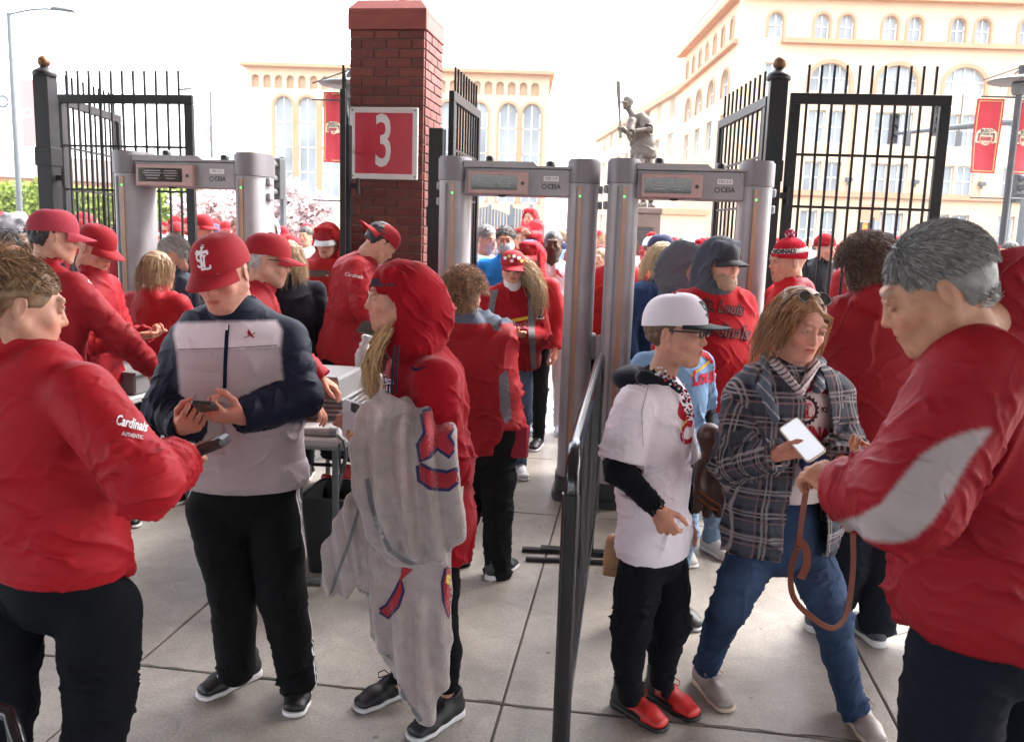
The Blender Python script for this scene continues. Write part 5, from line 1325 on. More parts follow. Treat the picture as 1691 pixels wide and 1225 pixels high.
# grey-blue street gates in the distance
def blue_fence():
    Y=30; t=empty('fence',Vector((0,0,0)),0,'grey-blue curved panel fence beyond the middle detector','fence')
    for (a,b,h0,h1) in((776,806,344,341),(812,842,345,356),(846,876,343,352)):
        x0,x1=W(a,350,Y).x,W(b,350,Y).x; z0,z1=W(a,h0,Y).z,W(b,h1,Y).z; n=6
        for k in range(n):
            ua,ub=k/n,(k+1)/n; mb=MB(); mb.prism([(x0+(x1-x0)*ua+.01,Y,0),(x0+(x1-x0)*ub-.01,Y,0),(x0+(x1-x0)*ub-.01,Y,z0+(z1-z0)*ub**1.6),(x0+(x1-x0)*ua+.01,Y,z0+(z1-z0)*ua**1.6)],(0,.03,0)); mb.build('panel','blue_fence_paint',t)
    for a in(776,809,844,877): x=W(a,350,Y).x; mb=MB(); mb.box((x,Y,W(a,338,Y).z/2),(.055,.055,W(a,338,Y).z/2)); mb.build('post','blue_fence_paint',t)
blue_fence()
# ---- statue
def statue():
    Y=22.0; p=W(1064,345,Y); o=Vector((p.x,Y,0)); ped=empty('pedestal',o,R(-6),'dark square stone pedestal with a plaque under the bronze statue','pedestal')
    zt=W(1064,343,Y).z; mb=MB(); mb.box((0,0,zt/2-.08),(.40,.40,zt/2-.08),bev=.02); mb.build('shaft','pedestal_stone',ped); mb=MB(); mb.box((0,0,zt-.08),(.43,.43,.075),bev=.02); mb.build('cap_slab','pedestal_stone',ped)
    mb=MB(); mb.box((0,-.405,zt-.78),(.24,.012,.30)); pl=mb.build('plaque','print_black',ped)
    mb=MB(); 
    for a,b in(((-.24,-.30),(.24,-.30)),((-.24,.30),(.24,.30)),((-.24,-.3),(-.24,.3)),((.24,-.3),(.24,.3))): mb.bar((a[0],-.418,zt-.78+a[1]),(b[0],-.418,zt-.78+b[1]),.008,.006)
    mb.build('plaque_rim','brass',pl)
    for k,(s,w_) in enumerate((('BASEBALL MEMORIAL',.042),('ST. LOUIS',.042),('1941-1963',.034))): g=text_tris(s,w_); mb=MB(); mb.add([(v[0],-.4185,zt-.60-.07*k+v[1]) for v in g[0]],g[1]); mb.build('lettering','brass',pl)
    k=1.46; b=A((o.x+.05,Y,zt)); J=skeleton(b,1.78*k/1.0,R(-38),lean=.05,w=1.0,stance=.16)
    S=lambda px,py,dy=0:A(W(px,py,Y+dy))
    J['head']=S(1037,171,-.0); J['neck']=S(1047,193); J['chest']=S(1056,214); J['waist']=S(1062,240); J['hip']=S(1062,257); J['hy']=R(-62); J['hp']=0
    J['shR']=S(1043,202,-.30); J['shL']=S(1068,201,.18); J['elR']=S(1040,222,-.5); J['elL']=S(1071,214,-.30); J['wrR']=S(1028,211,-.55); J['wrL']=S(1032,218,-.5)
    J['hdR']=(A((-.9,-.1,.1)),A((.2,0,-1)),'fist'); J['hdL']=(A((-.9,-.2,-.1)),A((0,-.2,1)),'fist')
    J['hiR']=S(1056,262,-.12); J['hiL']=S(1068,262,.12); J['knR']=S(1050,298,-.28); J['knL']=S(1066,300,.2); J['anR']=S(1062,330,-.1); J['anL']=S(1075,332,.25)
    t=empty('statue',Vector(b),0,'bronze statue of a batter holding his bat upright on the pedestal','statue')
    kk=1.5; J['k']=kk
    body(t,J,dict(kind='m'),skin='tan',hh=.009,hs=.008,hidden=False,hscale=kk*.93)
    top(t,J,(1,1,1),name='shirt',m='bronze',h=.02,sleeve='short',collar='crew',wr=.02,bulk=1.12,arm_r=(.065,.062,.05))
    F=Field([cone(J['shR'],J['elR'],.06,.055)],.02); pr=[cone(J['shR'],J['elR'],.075,.062),cone(J['elR'],J['wrR'],.06,.045),cone(J['shL'],J['elL'],.075,.062),cone(J['elL'],J['wrL'],.06,.045)]
    F=Field(pr,.016); F.add(pr,.03); P,Q=F.mesh(); obj('arms',Shell(P,Q,(1,1,1)),'bronze',t)
    trousers(t,J,(1,1,1),h=.02,m='bronze',wr=.014,rad=(.10,.08,.062,.048),hipr=(.15,.11))
    cap(t,J['head'],hframe(J['hy'],0,0),(1,1,1),s=kk*.93)
    for ch in list(children(t)): 
        ch.data.materials.clear(); ch.data.materials.append(MATS['bronze'])
        for c2 in children(ch): c2.data.materials.clear(); c2.data.materials.append(MATS['bronze'])
    for n,yw in(('R',R(-60)),('L',R(10))):
        q=A(J['an'+n]).copy(); q[2]=zt+.0; shoe(t,q,yw,(1,1,1),(1,1,1),s=1.45,h=.008)
    for ch in children(t):
        ch.data.materials.clear(); ch.data.materials.append(MATS['bronze'])
        for c2 in children(ch): c2.data.materials.clear(); c2.data.materials.append(MATS['bronze'])
    a=S(1025,228,-.58); c=S(1021,134,-.45); mb=MB(); mb.tube([a,a+(c-a)*.08,a+(c-a)*.4,a+(c-a)*.75,a+(c-a)*.97,c],[.04,.028,.03,.055,.062,.045],12)
    mb.v=[tuple(Vector(v)-t.matrix_basis.translation) for v in mb.v]; mb.build('bat','bronze',t,smooth='auto')
statue()
# ---- street lamps, banners, signals
def lamp(px,py_top,Y,label,arm,hook=1,r=.075,z=None,lean=0):
    p=W(px,300,Y); z=W(px,py_top,Y).z; t=empty('street_lamp',Vector((p.x,Y,0)),0,label,'street lamp','street lamps beyond the gates')
    mb=MB(); mb.tube([(0,0,0),(0,0,z*.3),(0,0,z)],[r*1.25,r*1.1,r*.75],10); mb.build('pole','grey_steel',t,smooth='auto')
    mb=MB(); mb.tube([(arm*q,0,z-.05+.30*abs(arm)*math.sin(q*PI*.62)*.45) for q in[i/8 for i in range(9)]],r*.42,8); mb.build('arm','grey_steel',t,smooth='auto')
    zz=z-.05+.30*abs(arm)*math.sin(PI*.62)*.45
    sg=1 if arm>0 else -1; mb=MB(); mb.add([Vector((arm+sg*x,y,zz+h_)) for x,y,h_ in((-.1,-.08,.06),(-.1,.08,.06),(.55,.15,-.02),(.55,-.15,-.02),(-.1,-.06,.0),(-.1,.06,.0),(.6,.12,-.07),(.6,-.12,-.07),(.1,0,.11))],[(0,1,8),(1,2,8),(2,3,8),(3,0,8),(4,5,6,7),(0,4,5,1),(1,5,6,2),(2,6,7,3),(3,7,4,0)]); mb.build('lamp_head','grey_steel',t)
    return t
lamp(30,22,26,'tall grey street lamp with a curved arm at the far left',1.35)
lamp(351,152,44,'thin grey street lamp seen above the left gate leaf',-1.0,r=.08)
def cloth_banner(name,px0,px1,py0,py1,Y,label,words=True,slant=0,dim=1):
    a=W(px0,py0,Y); b=W(px1,py0+(px1-px0)*.03,Y); c=W(px0-slant,py1,Y); w_=(b-a).length; h=a.z-c.z; o=(a+b)/2
    t=empty('banner',Vector((o.x,Y,c.z)),0,label,'banner'); n=14; v=[];f=[]
    for j in range(n+1):
        for i in range(7):
            u=-.5+i/6; q=j/n; v.append((u*w_- (1-q)*0,.04*math.sin(q*4+u*2)*(1-q*.5)+.01*math.sin(u*9),q*h))
    for j in range(n):
        for i in range(6): f.append((j*7+i,j*7+i+1,(j+1)*7+i+1,(j+1)*7+i))
    mb=MB(); mb.add(v,f); mb.add([(x,y+.004,z) for x,y,z in v],[q[::-1] for q in f]); cl=mb.build('cloth','banner_red',t,smooth=True)
    bv=bvh_of(cl); fw=Vector((0,-1,0)); org=t.matrix_basis.translation
    def D(nm,g,dz,m,parent=cl): 
        o_=decal(nm,g,org+Vector((0,-.1,dz)),(1,0,0),(0,0,1),bv,m,t,off=.006,sub=.15); o_.parent=parent; return o_
    e=w_*.42; hh=h*.47
    D('border_line',merge2([stroke([(-e,-hh),(-e,hh)],.012),stroke([(e,-hh),(e,hh)],.012),stroke([(-e,hh),(e,hh)],.012),stroke([(-e,-hh),(e,-hh)],.012)]),h/2,'gold_thread')
    s=w_*.40
    em=poly2([(-s,-s*.55),(-s*.95,s*.35),(-s*.7,s*.62),(-s*.5,s*.45),(-s*.45,s*.75),(s*.45,s*.75),(s*.5,s*.45),(s*.7,s*.62),(s*.95,s*.35),(s,-s*.55),(0,-s*.85)])
    D('emblem_ground',em,h*.50,'cream')
    D('emblem_body',merge2([poly2([(-s*.85,-s*.5),(-s*.8,s*.3),(-s*.62,s*.3),(-s*.6,-s*.5)]),poly2([(s*.85,-s*.5),(s*.8,s*.3),(s*.62,s*.3),(s*.6,-s*.5)]),poly2([(-s*.55,-s*.42),(s*.55,-s*.42),(s*.55,-s*.02),(-s*.55,-s*.02)])]),h*.50-.0,'brick_print').location.y-=.003
    if words:
        for k,(tx,zz,m_,sz) in enumerate((('BUSCH',.52,'print_black',.40),('STADIUM',.20,'print_black',.34),('ST. LOUIS',-.62,'banner_red',.30))):
            g=text_tris(tx,s*sz,bold=s*.012); o_=D('lettering',g,h*.50+s*zz,m_); o_.location.y-=.006
    return t
def banner_pole(px,Y,label,top=110):
    a=G(px-40,Y); p=W(px,250,Y); z=W(px,top,Y).z; t=empty('street_lamp',Vector((p.x,Y,0)),0,label,'street lamp')
    mb=MB(); mb.tube([(0,0,0),(0,0,z)],.055,12); mb.build('pole','dark_paint',t,smooth='auto')
    mb=MB(); zc=z-.13
    for sx,sy in((-1,0),(1,0),(0,-1),(0,1)): mb.tube([(0,0,z-.02),(sx*.62,sy*.62,zc-.12)],.012,6)
    mb.build('stay','dark_paint',t)
    mb=MB(); mb.lathe((0,0,zc-.12),[(.48,-.02),(.51,.0),(.46,.02),(.2,.08),(.07,.10)],24); mb.build('shade','grey_steel',t,smooth='auto')
    mb=MB(); mb.lathe((0,0,zc-.34),[(.10,0),(.13,.06),(.13,.18),(.06,.22)],16); mb.build('lamp_body','grey_steel',t,smooth='auto')
    for zz in(.36,2.0): 
        mb=MB(); mb.tube([(-.62,0,zc-.02-zz),(.62,0,zc-.02-zz)],.014,8); mb.build('banner_rod','dark_paint',t)
    return t
banner_pole(1672,15,'dark lamp post with a round shade holding two red banners at the right edge',top=108)
cloth_banner('b',1615,1658,163,286,15.1,'red stadium banner left of the dark lamp post at the right')
cloth_banner('b',1682,1724,165,288,15.1,'red stadium banner cut by the right picture edge')
banner_pole(577,15,'dark lamp post with a round shade mostly hidden by the brick pillar',top=114)
cloth_banner('b',534,566,152,268,15.1,'red stadium banner just left of the brick pillar')
def far_banner(px0,px1,py0,py1,Y,label,m='banner_red'):
    a=W(px0,py0,Y); b=W(px1,py1,Y); mb=MB(); mb.box(((a.x+b.x)/2,Y,(a.z+b.z)/2),((b.x-a.x)/2,.02,(a.z-b.z)/2)); t=empty('banner',Vector((0,0,0)),0,label,'banner'); mb.build('cloth','print_white' if m=='w' else m,t)
    cx,cz=(a.x+b.x)/2,(a.z+b.z)/2; g=stroke(arc(0,0,(b.x-a.x)*.3,0,350,16),.06); mb=MB(); mb.add([(cx+v[0],Y-.025,cz+v[1]) for v in g[0]],g[1]); mb.build('ring_print','print_white' if m!='w' else 'blue_fence_paint',t)
mat('pale_banner',(.62,.30,.28),.7)
far_banner(33,60,132,242,27,'faded red banner with a white ring on the left street lamp','pale_banner')
far_banner(-12,22,128,208,28,'white banner with a blue print at the top left edge','w')
far_banner(341,350,208,236,44.5,'tiny faded red flag on the thin street lamp','pale_banner')
def signal(px,py0,py1,Y,label,face=-1,post=None,arm=None,pedestrian=False):
    a=W(px,py0,Y); b=W(px,py1,Y); h=a.z-b.z; t=empty('traffic_signal',Vector((a.x,Y,b.z)),R(20)*face,label,'traffic signal'); w_=h*.16
    mb=MB(); mb.box((0,0,h/2),(w_,w_*.7,h/2),bev=.01); mb.build('housing','dark_paint',t)
    for k in range(3):
        z=h*(.17+.33*k); mb=MB(); n=10; v=[];r=w_*.78
        for d in(0,.22):
            for i in range(n+1): q=R(-20+220*i/n); v.append((r*math.cos(q),-w_*.7-d,z+r*math.sin(q)))
        mb.add(v,[(i,i+1,n+2+i,n+1+i) for i in range(n)]); mb.build('visor','dark_paint',t,smooth=True)
        mb=MB(); mb.lathe((0,0,0),[(r*.9,0),(r*.6,.02)],12); q=mb.build('lens','print_black',t); q.location=(0,-w_*.7-.003,z); q.rotation_euler=(PI/2,0,0)
    if arm: 
        mb=MB(); mb.tube([(0,.1,h*.5),(0,.1,h*1.02)],.03,6); mb.build('bracket','grey_steel',t)
    else:
        mb=MB(); mb.tube([(0,w_+.05,-b.z),(0,w_+.05,h*1.05)],.05,8); mb.build('pole','grey_steel',t,smooth='auto')
    return t
signal(457,262,330,13,'black traffic signal beside the left metal detector',-1)
signal(1478,188,238,31,'black traffic signal hanging behind the right gate leaf',-1,arm=1)
signal(1552,175,225,29,'black traffic signal half hidden by the right gate stile',-1,arm=1)
signal(1683,288,335,24,'black traffic signal under the banner at the right edge',1)
def mast():
    Y=31.5; t=empty('signal_mast',Vector((0,0,0)),0,'grey mast arm carrying the traffic signals behind the right gate','mast')
    a=W(1640,202,Y-3); b=W(1470,222,Y); mb=MB(); mb.tube([a,W(1615,207,Y-2),b],[.11,.10,.05],8); mb.build('arm','grey_steel',t,smooth='auto')
    c=Vector((a.x+1.2,Y-3.2,0)); mb=MB(); mb.tube([c,(c.x,c.y,a.z+.2)],.13,10); mb.build('pole','grey_steel',t,smooth='auto'); mb=MB(); mb.tube([(c.x,c.y,a.z),a],.11,8); mb.build('arm','grey_steel',t)
    for px in(1502,1586): p=W(px,200,Y-.5); mb=MB(); mb.tube([p+Vector((0,0,.9)),p-Vector((0,0,.6))],.03,6); mb.box(p-Vector((0,0,.6)),(.08,.08,.25)); mb.build('sensor','grey_steel',t)
mast()
p=W(1427,376,26); t=empty('pedestrian_signal',Vector((p.x,26,0)),0,'pedestrian signal showing an orange hand below the right gate leaf','signal')
mb=MB(); mb.box((0,0,p.z),(.17,.10,.17),bev=.02); mb.build('housing','dark_paint',t); mb=MB(); mb.box((-.02,-.105,p.z),(.07,.004,.08))
for k in range(4): mb.box((-.07+.033*k,-.105,p.z+.10),(.011,.004,.035))
mb.build('hand_symbol','signal_amber',t); mb=MB(); mb.tube([(.25,0,0),(.25,0,p.z+.3)],.05,8); mb.build('pole','grey_steel',t)
p=W(1437,352,40); mb=MB(); mb.box((0,0,p.z),(.42,.05,.35)); mb.tube([(0,.08,0),(0,.08,p.z+.4)],.05,8); tag(mb.build('orange_sign','signal_orange_paint' if 0 else 'salmon_trim',loc=(p.x,40,0)),'small orange street sign on a post behind the right gate','sign')
# ================================================================ people close to the camera
def HT(person,center,Mh,s=1.0):
    M=A(Mh)*s; return Matrix.Translation(-person.matrix_basis.translation)@Matrix([list(M[i])+[A(center)[i]] for i in range(3)]+[[0,0,0,1]])
def glasses(person,center,Mh,lens='glass_black',col=(.01,.01,.012),up=0,s=1.0,w=.0235,hh=.017,frame='black_plastic',r=.0022,tilt=0):
    T=HT(person,center,Mh,s); mb=MB(); L=MB()
    for sx in(-1,1):
        ring=[(sx*.033+w*math.cos(q)*(1-.1*math.sin(q)),-.103-(0 if not up else -.012)+abs(math.cos(q)*sx>0)*0,.012+up+hh*math.sin(q)*(1+.0*math.cos(q))) for q in[2*PI*i/16 for i in range(17)]]
        mb.tube(ring,r,6,col=col,cap=False); L.add([(x,y+.001,z) for x,y,z in ring[:-1]],[tuple(range(16))])
        mb.tube([(sx*(.033+w),-.101,.018+up),(sx*.075,-.085,.019+up),(sx*.082,.0,.014+up*.6)],r,6,col=col)
    mb.tube([(-.0105,-.104,.015+up),(0,-.108,.018+up),(.0105,-.104,.015+up)],r,6,col=col)
    for m_ in(mb,L): m_.v=[tuple(T@Vector(v)) for v in m_.v]
    o=mb.build('glasses',frame,person,smooth=True)
    if lens: L.build('lens',lens,o)
    return o
def fold_front(h_): return h_
# --- 1 man in cap and half-zip jacket -------------------------------------
def man_phone():
    b=A((W(445,1150,3.0).x,3.02,0)); J=skeleton(b,1.80,R(4),lean=.02,arms='phone',stance=.15,w=1.05)
    J['head']=A(W(368,452,2.86)); J['hp']=R(21); J['hy']=R(-10); J['hr']=R(-4)
    J['neck']=A(W(395,512,2.96)); J['chest']=A(W(392,600,3.0)); J['waist']=A(W(400,690,3.0)); J['hip']=A(W(408,800,3.02))
    J['shR']=A(W(306,575,3.02)); J['shL']=A(W(474,562,3.02)); J['elR']=A(W(276,672,2.96)); J['elL']=A(W(496,655,2.92))
    J['wrR']=A(W(303,706,2.80)); J['wrL']=A(W(400,690,2.78))
    J['hdR']=(A((.50,-.75,.30)),A((.45,.25,.8)),'grip'); J['hdL']=(A((-.66,-.60,.20)),A((-.45,.35,.8)),'grip')
    J['hiR']=A(W(355,830,3.0)); J['hiL']=A(W(450,830,3.02)); J['knR']=A(W(384,975,2.98)); J['knL']=A(W(466,985,2.95))
    J['anR']=A(W(390,1100,3.05)); J['anL']=A(W(492,1118,3.0))
    p=empty('person',b,0,'man in red cap and navy-grey half-zip jacket typing on his phone','person')
    GREY=(.40,.34,.355); LG=(.64,.58,.62)
    def dy(P,C_,ia,sx,sf):
        zc=J['chest'][2]; px,py=proj(P); fore=np.zeros(len(P),bool)
        for n in'RL':
            t,r,L=seg_t(P,J['el'+n],J['wr'+n]); fore|=(r<.078)&(t>-.06)
        ok=(sf>-.02)&~fore; C_=mixc(C_,LG,insoft(px,py,[(292,533),(456,529),(466,545),(463,574),(374,578),(292,579),(286,550)])*ok); C_=mixc(C_,GREY,np.maximum(insoft(px,py,[(292,579),(374,578),(463,574),(468,640),(478,700),(540,700),(540,860),(250,860),(270,700),(300,690)])*ok,((P[:,2]<zc-.28)&~fore).astype(float))); return C_
        front=sm(.165-np.abs(sx),0,.012)
        lowr=sm(zc-.03-P[:,2],0,.01)
        body_=sm(zc+.062-P[:,2],-.003,.003)*(ia<.35)*np.clip(front+lowr,0,1)
        C_=mixc(C_,LG,body_*(sf>-.05)); C_=mixc(C_,GREY,body_*sm(zc-.022-P[:,2],-.0015,.0015)); return C_
    jk=top(p,J,(.007,.011,.030),h=.0052,bulk=1.0,dyef=dy,puff=.006,wr=.0065,collar='stand',hem=A(W(400,815,2.9))[2],seed=3,arm_r=(.072,.070,.050),elast=.004,belly=.025)
    def dt(P,C_,sx):
        for n,s in (('L',1),('R',-1)):
            t,r,L=seg_t(P,J['hi'+n],J['an'+n]); q=(P-A(J['hi'+n])-(A(J['an'+n])-A(J['hi'+n]))*(t/L)[:,None]); out=(q@J['sv'])*s; f=q@J['fv']; m=(out>.035)&((sx*s)>0)
            for o_ in (-.014,.004,.022): C_=mixc(C_,WHITE,(m&(np.abs(f-o_)<.004)).astype(float))
        return C_
    trousers(p,J,BLACK,h=.005,rad=(.098,.082,.074,.070),dyef=dt,bag=.8,cuff=.035,hipr=(.175,.12),wr=.0038,m='jersey_cloth')
    body(p,J,dict(kind='m',brow=(.2,.12,.07),down=1),skin='pink',hh=.0028,hs=.0028)
    Mh=hframe(J['hy'],J['hp'],J['hr'])
    cap(p,J['head'],Mh,RED,logo=(.75,.74,.78),s=1.07,n=36); hair(p,J['head'],Mh,'short',(.10,.065,.045),n=0,s=.95)
    shoe(p,A((W(398,1130,3.12).x,3.13,0)),R(-38),BLACK,WHITE,lace=BLACK,stripes='three',s=1.02); shoe(p,A((W(499,1130,3.05).x,3.07,0)),R(2),BLACK,WHITE,lace=BLACK,stripes='three',s=1.02)
    # zip and bird badge
    bv=bvh_of(jk); lay('zip',pxline(dense([(376,536),(374,560),(372,600),(371,641)],4),6.5),bv,'jersey_cloth',p,col=(.008,.01,.03)); lay('zip_pull',pxline([(375,535),(374,545)],4),bv,'jersey_cloth',p,col=(.7,.7,.7),off=.007)
    lay('seam',pxline(dense([(293,577),(374,575),(458,570)],8),1.6),bv,'jersey_cloth',p,col=(.16,.12,.13),off=.002)
    B,bk,bt=bird(); lay('badge_bat',at(bt,412,553,14,R(8)),bv,'jersey_cloth',p,col=(.16,.07,.05),sub=6); lay('badge_bird',at(B,411,552,15,R(12)),bv,'jersey_cloth',p,col=(.30,.01,.02),off=.0045,sub=6)
    phone(A(W(341,672,2.68)),(0,.42,.9),(.1,-1,.35),'silver phone held by the man in the half-zip jacket',col=(.5,.5,.52),size=(.068,.125,.010))
# --- 2 woman, red jacket, back to camera, left edge --------------------------
def woman_left():
    b=A((W(70,1100,2.2).x,2.2,0)); J=skeleton(b,1.62,R(146),arms='up',w=1.1)
    J['head']=A(W(38,506,2.22)); J['hy']=R(122); J['hp']=R(14); J['hr']=R(4)
    J['neck']=A(W(30,588,2.25)); J['chest']=A(W(42,695,2.25)); J['waist']=A(W(72,830,2.25)); J['hip']=A(W(92,935,2.25))
    J['shR']=A(W(135,655,2.14)); J['shL']=A(W(-80,640,2.42)); J['elR']=A(W(240,795,2.02)); J['wrR']=A(W(290,765,2.24)); J['elL']=A(W(-60,800,2.5)); J['wrL']=A(W(60,760,2.6))
    J['hdR']=(A((.35,.85,.25)),A((-.4,.5,-.8)),'grip')
    J['hiR']=A(W(165,1000,2.2)); J['hiL']=A(W(0,1000,2.25)); J['knR']=A(W(165,1150,2.2)); J['knL']=A(W(0,1160,2.2)); J['anR']=A(W(150,1330,2.2)); J['anL']=A(W(5,1330,2.25))
    J['anR'][2]=.09;J['anL'][2]=.09
    p=empty('person',b,0,'woman with pinned-up brown hair and red jacket at the left edge, back turned','person')
    jk=top(p,J,(.34,.006,.013),h=.0055,bulk=1.16,chestw=1.02,wr=.011,collar='hood',hem=A(W(110,962,2.15))[2],arm_r=(.090,.080,.068),seed=8,belly=.03,elast=.006)
    mb=loft([(A(W(34,612,2.25)),.080,.075),(A(W(36,572,2.24)),.073,.070)],J['sv']); F=Field(mb,.005); F.add(mb,.01); P,Q=F.mesh(); obj('collar',Shell(P+vnormals(P,Q)*(.003*folds(P,P[:,2],.04,3))[:,None],Q,(.012,.012,.016)),'nylon',p)
    trousers(p,J,(.005,.006,.009),h=.008,rad=(.116,.098,.085,.07),hipr=(.205,.140),wr=.006,m='jersey_cloth')
    body(p,J,dict(kind='f'),skin='fair',hh=.0028,hs=.003)
    hair(p,J['head'],hframe(J['hy'],J['hp'],J['hr']),'bun',(.13,.070,.035),n=6500,s=1.0,tips=(.34,.19,.09))
    for x,l in((165,0),(0,1)): pass
    shoe(p,A((W(150,1300,2.2).x,2.2,0)),R(150),BLACK,BLACK); shoe(p,A((W(5,1300,2.2).x,2.25,0)),R(150),BLACK,BLACK)
    bv=bvh_of(jk); lay('sleeve_lettering',at(text_tris('Cardinals',24,shear=.3,bold=.5),217,699,1,R(-8),.58),bv,'jersey_cloth',p,col=(.75,.75,.78)); lay('sleeve_lettering',at(text_tris('AUTHENTIC',9,bold=.2),219,719,1,R(-8),.72),bv,'jersey_cloth',p,col=(.7,.7,.75),sub=4)
    for l in([(96,590),(120,640),(132,700),(150,770),(172,830)],[(-10,945),(60,949),(140,948),(200,944),(232,938)],[(0,640),(40,660),(100,655),(128,648)]): lay('seam',pxline(dense(l,6),1.2),bv,'nylon',p,col=(.26,.008,.014),off=.0015)
    t=empty('ticket_scanner',A(W(333,742,2.28)),0,'black handheld ticket scanner held out by the woman in the red jacket at the left','scanner')
    mb=MB(); mb.box((0,0,0),(.075,.036,.014),bev=.008); mb.v=[tuple(Matrix.Rotation(R(-24),3,'Y')@Vector(v)) for v in mb.v]; mb.build('scanner_body','black_plastic',t)
    mb=MB(); mb.box((.0,0,.0145),(.045,.028,.001)); mb.v=[tuple(Matrix.Rotation(R(-24),3,'Y')@Vector(v)) for v in mb.v]; mb.build('screen','glass_black',t)
# --- 3 girl in red hood carrying a blanket ----------------------------------------
def hood_girl():
    b=A((W(700,1190,2.92).x,2.92,0)); J=skeleton(b,1.66,R(-72),arms='phone',w=1.0)
    J['head']=A(W(657,492,2.88)); J['hy']=R(-74); J['hp']=R(4); J['hr']=0
    J['neck']=A(W(690,580,2.92)); J['chest']=A(W(700,665,2.93)); J['waist']=A(W(712,760,2.94)); J['hip']=A(W(716,860,2.95))
    J['shL']=A(W(718,628,2.76)); J['shR']=A(W(668,628,3.10)); J['elL']=A(W(735,765,2.72)); J['wrL']=A(W(640,735,2.66)); J['elR']=A(W(660,760,3.16)); J['wrR']=A(W(602,716,2.98))
    J['hdR']=(A((-.6,-.55,.25)),A((-.3,-.4,.8)),'phone'); J['hdL']=(A((-.9,0,-.1)),A((0,.4,1)),'relaxed')
    J['hiL']=A(W(722,905,2.86)); J['hiR']=A(W(705,905,3.0)); J['knL']=A(W(728,1030,2.84)); J['knR']=A(W(672,1040,2.98)); J['anL']=A(W(738,1140,2.88)); J['anR']=A(W(662,1125,3.03))
    p=empty('person',b,0,'girl with red hood up facing left, grey blanket over her arm','person')
    SW=(.27,.004,.011)
    jk=top(p,J,SW,name='hoodie',m='fleece_cloth',h=.0055,bulk=1.05,wr=.010,collar='none',hem=A(W(770,905,2.95))[2],arm_r=(.078,.074,.050),seed=5,belly=.02)
    # back drape of the big sweatshirt
    Mh=hframe(R(-72),R(4),0)
    hood_up(p,A(W(662,498,2.88)),Mh,SW,s=.94,h=.005,back=.03,line=(.25,.003,.01),seed=7)
    trousers(p,J,(.004,.004,.006),h=.006,rad=(.085,.06,.055,.042),hipr=(.15,.11),wr=.002,m='jersey_cloth',cuff=.10,name='leggings')
    body(p,J,dict(kind='f'),skin='fair',hh=.0028,hs=.0028)
    Mf=hframe(J['hy'],J['hp'],0)
    beanie(p,J['head']+A((0,0,-.003)),Mf,(.30,.006,.012),col2=(.04,.04,.06),s=.93)
    # hair: two falls of blonde strands in front of the shoulder
    n=650; t=np.linspace(0,1,9)[None,:,None]; r=np.random.default_rng(4); a=A(W(640,545,2.82))+r.normal(0,1,(n,1,3))*A((.012,.025,.012)); e=A(W(618,648,2.74))+r.normal(0,1,(n,1,3))*A((.013,.022,.03)); mid=A((-.03,-.01,.0))
    path=a*(1-t)+e*t+mid*np.sin(t*PI)+.009*np.sin(t*11+np.repeat(r.uniform(0,6,(n//25,1,1)),25,0))*A((1,.5,0))*t+.004*np.sin(t*9+r.uniform(0,6,(n,1,1)))+r.normal(0,.010,(n,1,3))*t
    s_=ribbons(path,.0009,np.clip(A((.42,.26,.12))*(1+.35*r.normal(size=(n,1))),0,1)); obj('hair',s_,'hair_fibre',p)
    shoe(p,A((W(655,1150,3.08).x,3.06,0)),R(-48),(.008,.008,.011),(.6,.6,.62),lace=(.008,.008,.01),s=.98); shoe(p,A((W(738,1180,2.92).x,2.90,0)),R(-40),(.008,.008,.011),(.6,.6,.62),lace=(.008,.008,.01),s=.98)
    # drawstrings, swoosh-like tick, chest letters
    mb=MB()
    for dx in(0,7): mb.tube([A(W(652+dx,570,2.72))-b,A(W(648+dx,610,2.70))-b,A(W(647+dx,650,2.68))-b],.0035,6,col=(.01,.012,.03))
    mb.build('drawstring','fleece_cloth',p,smooth=True)
    bv=bvh_of(jk); lay('tick_emblem',pxpoly([(679,604),(680,611),(687,613),(696,610),(709,602),(694,607),(686,608),(682,606)]),bv,'jersey_cloth',p,col=(.008,.01,.03),sub=6)
    lay('chest_monogram',at(stl_logo(.20),636,645,46,0,.7),bv,'jersey_cloth',p,col=(.6,.6,.64)); lay('chest_monogram',at(stl_logo(.10),636,645,46,0,.7),bv,'jersey_cloth',p,col=(.01,.012,.035),off=.005)
    phone(A(W(582,694,2.86)),(.35,.88,.25),(.15,-.1,1),'white-cased phone in the hand of the girl with the red hood',case=(.62,.62,.66),size=(.072,.148,.010))
    # small phone seen by her chin belongs to the steward behind
    return p
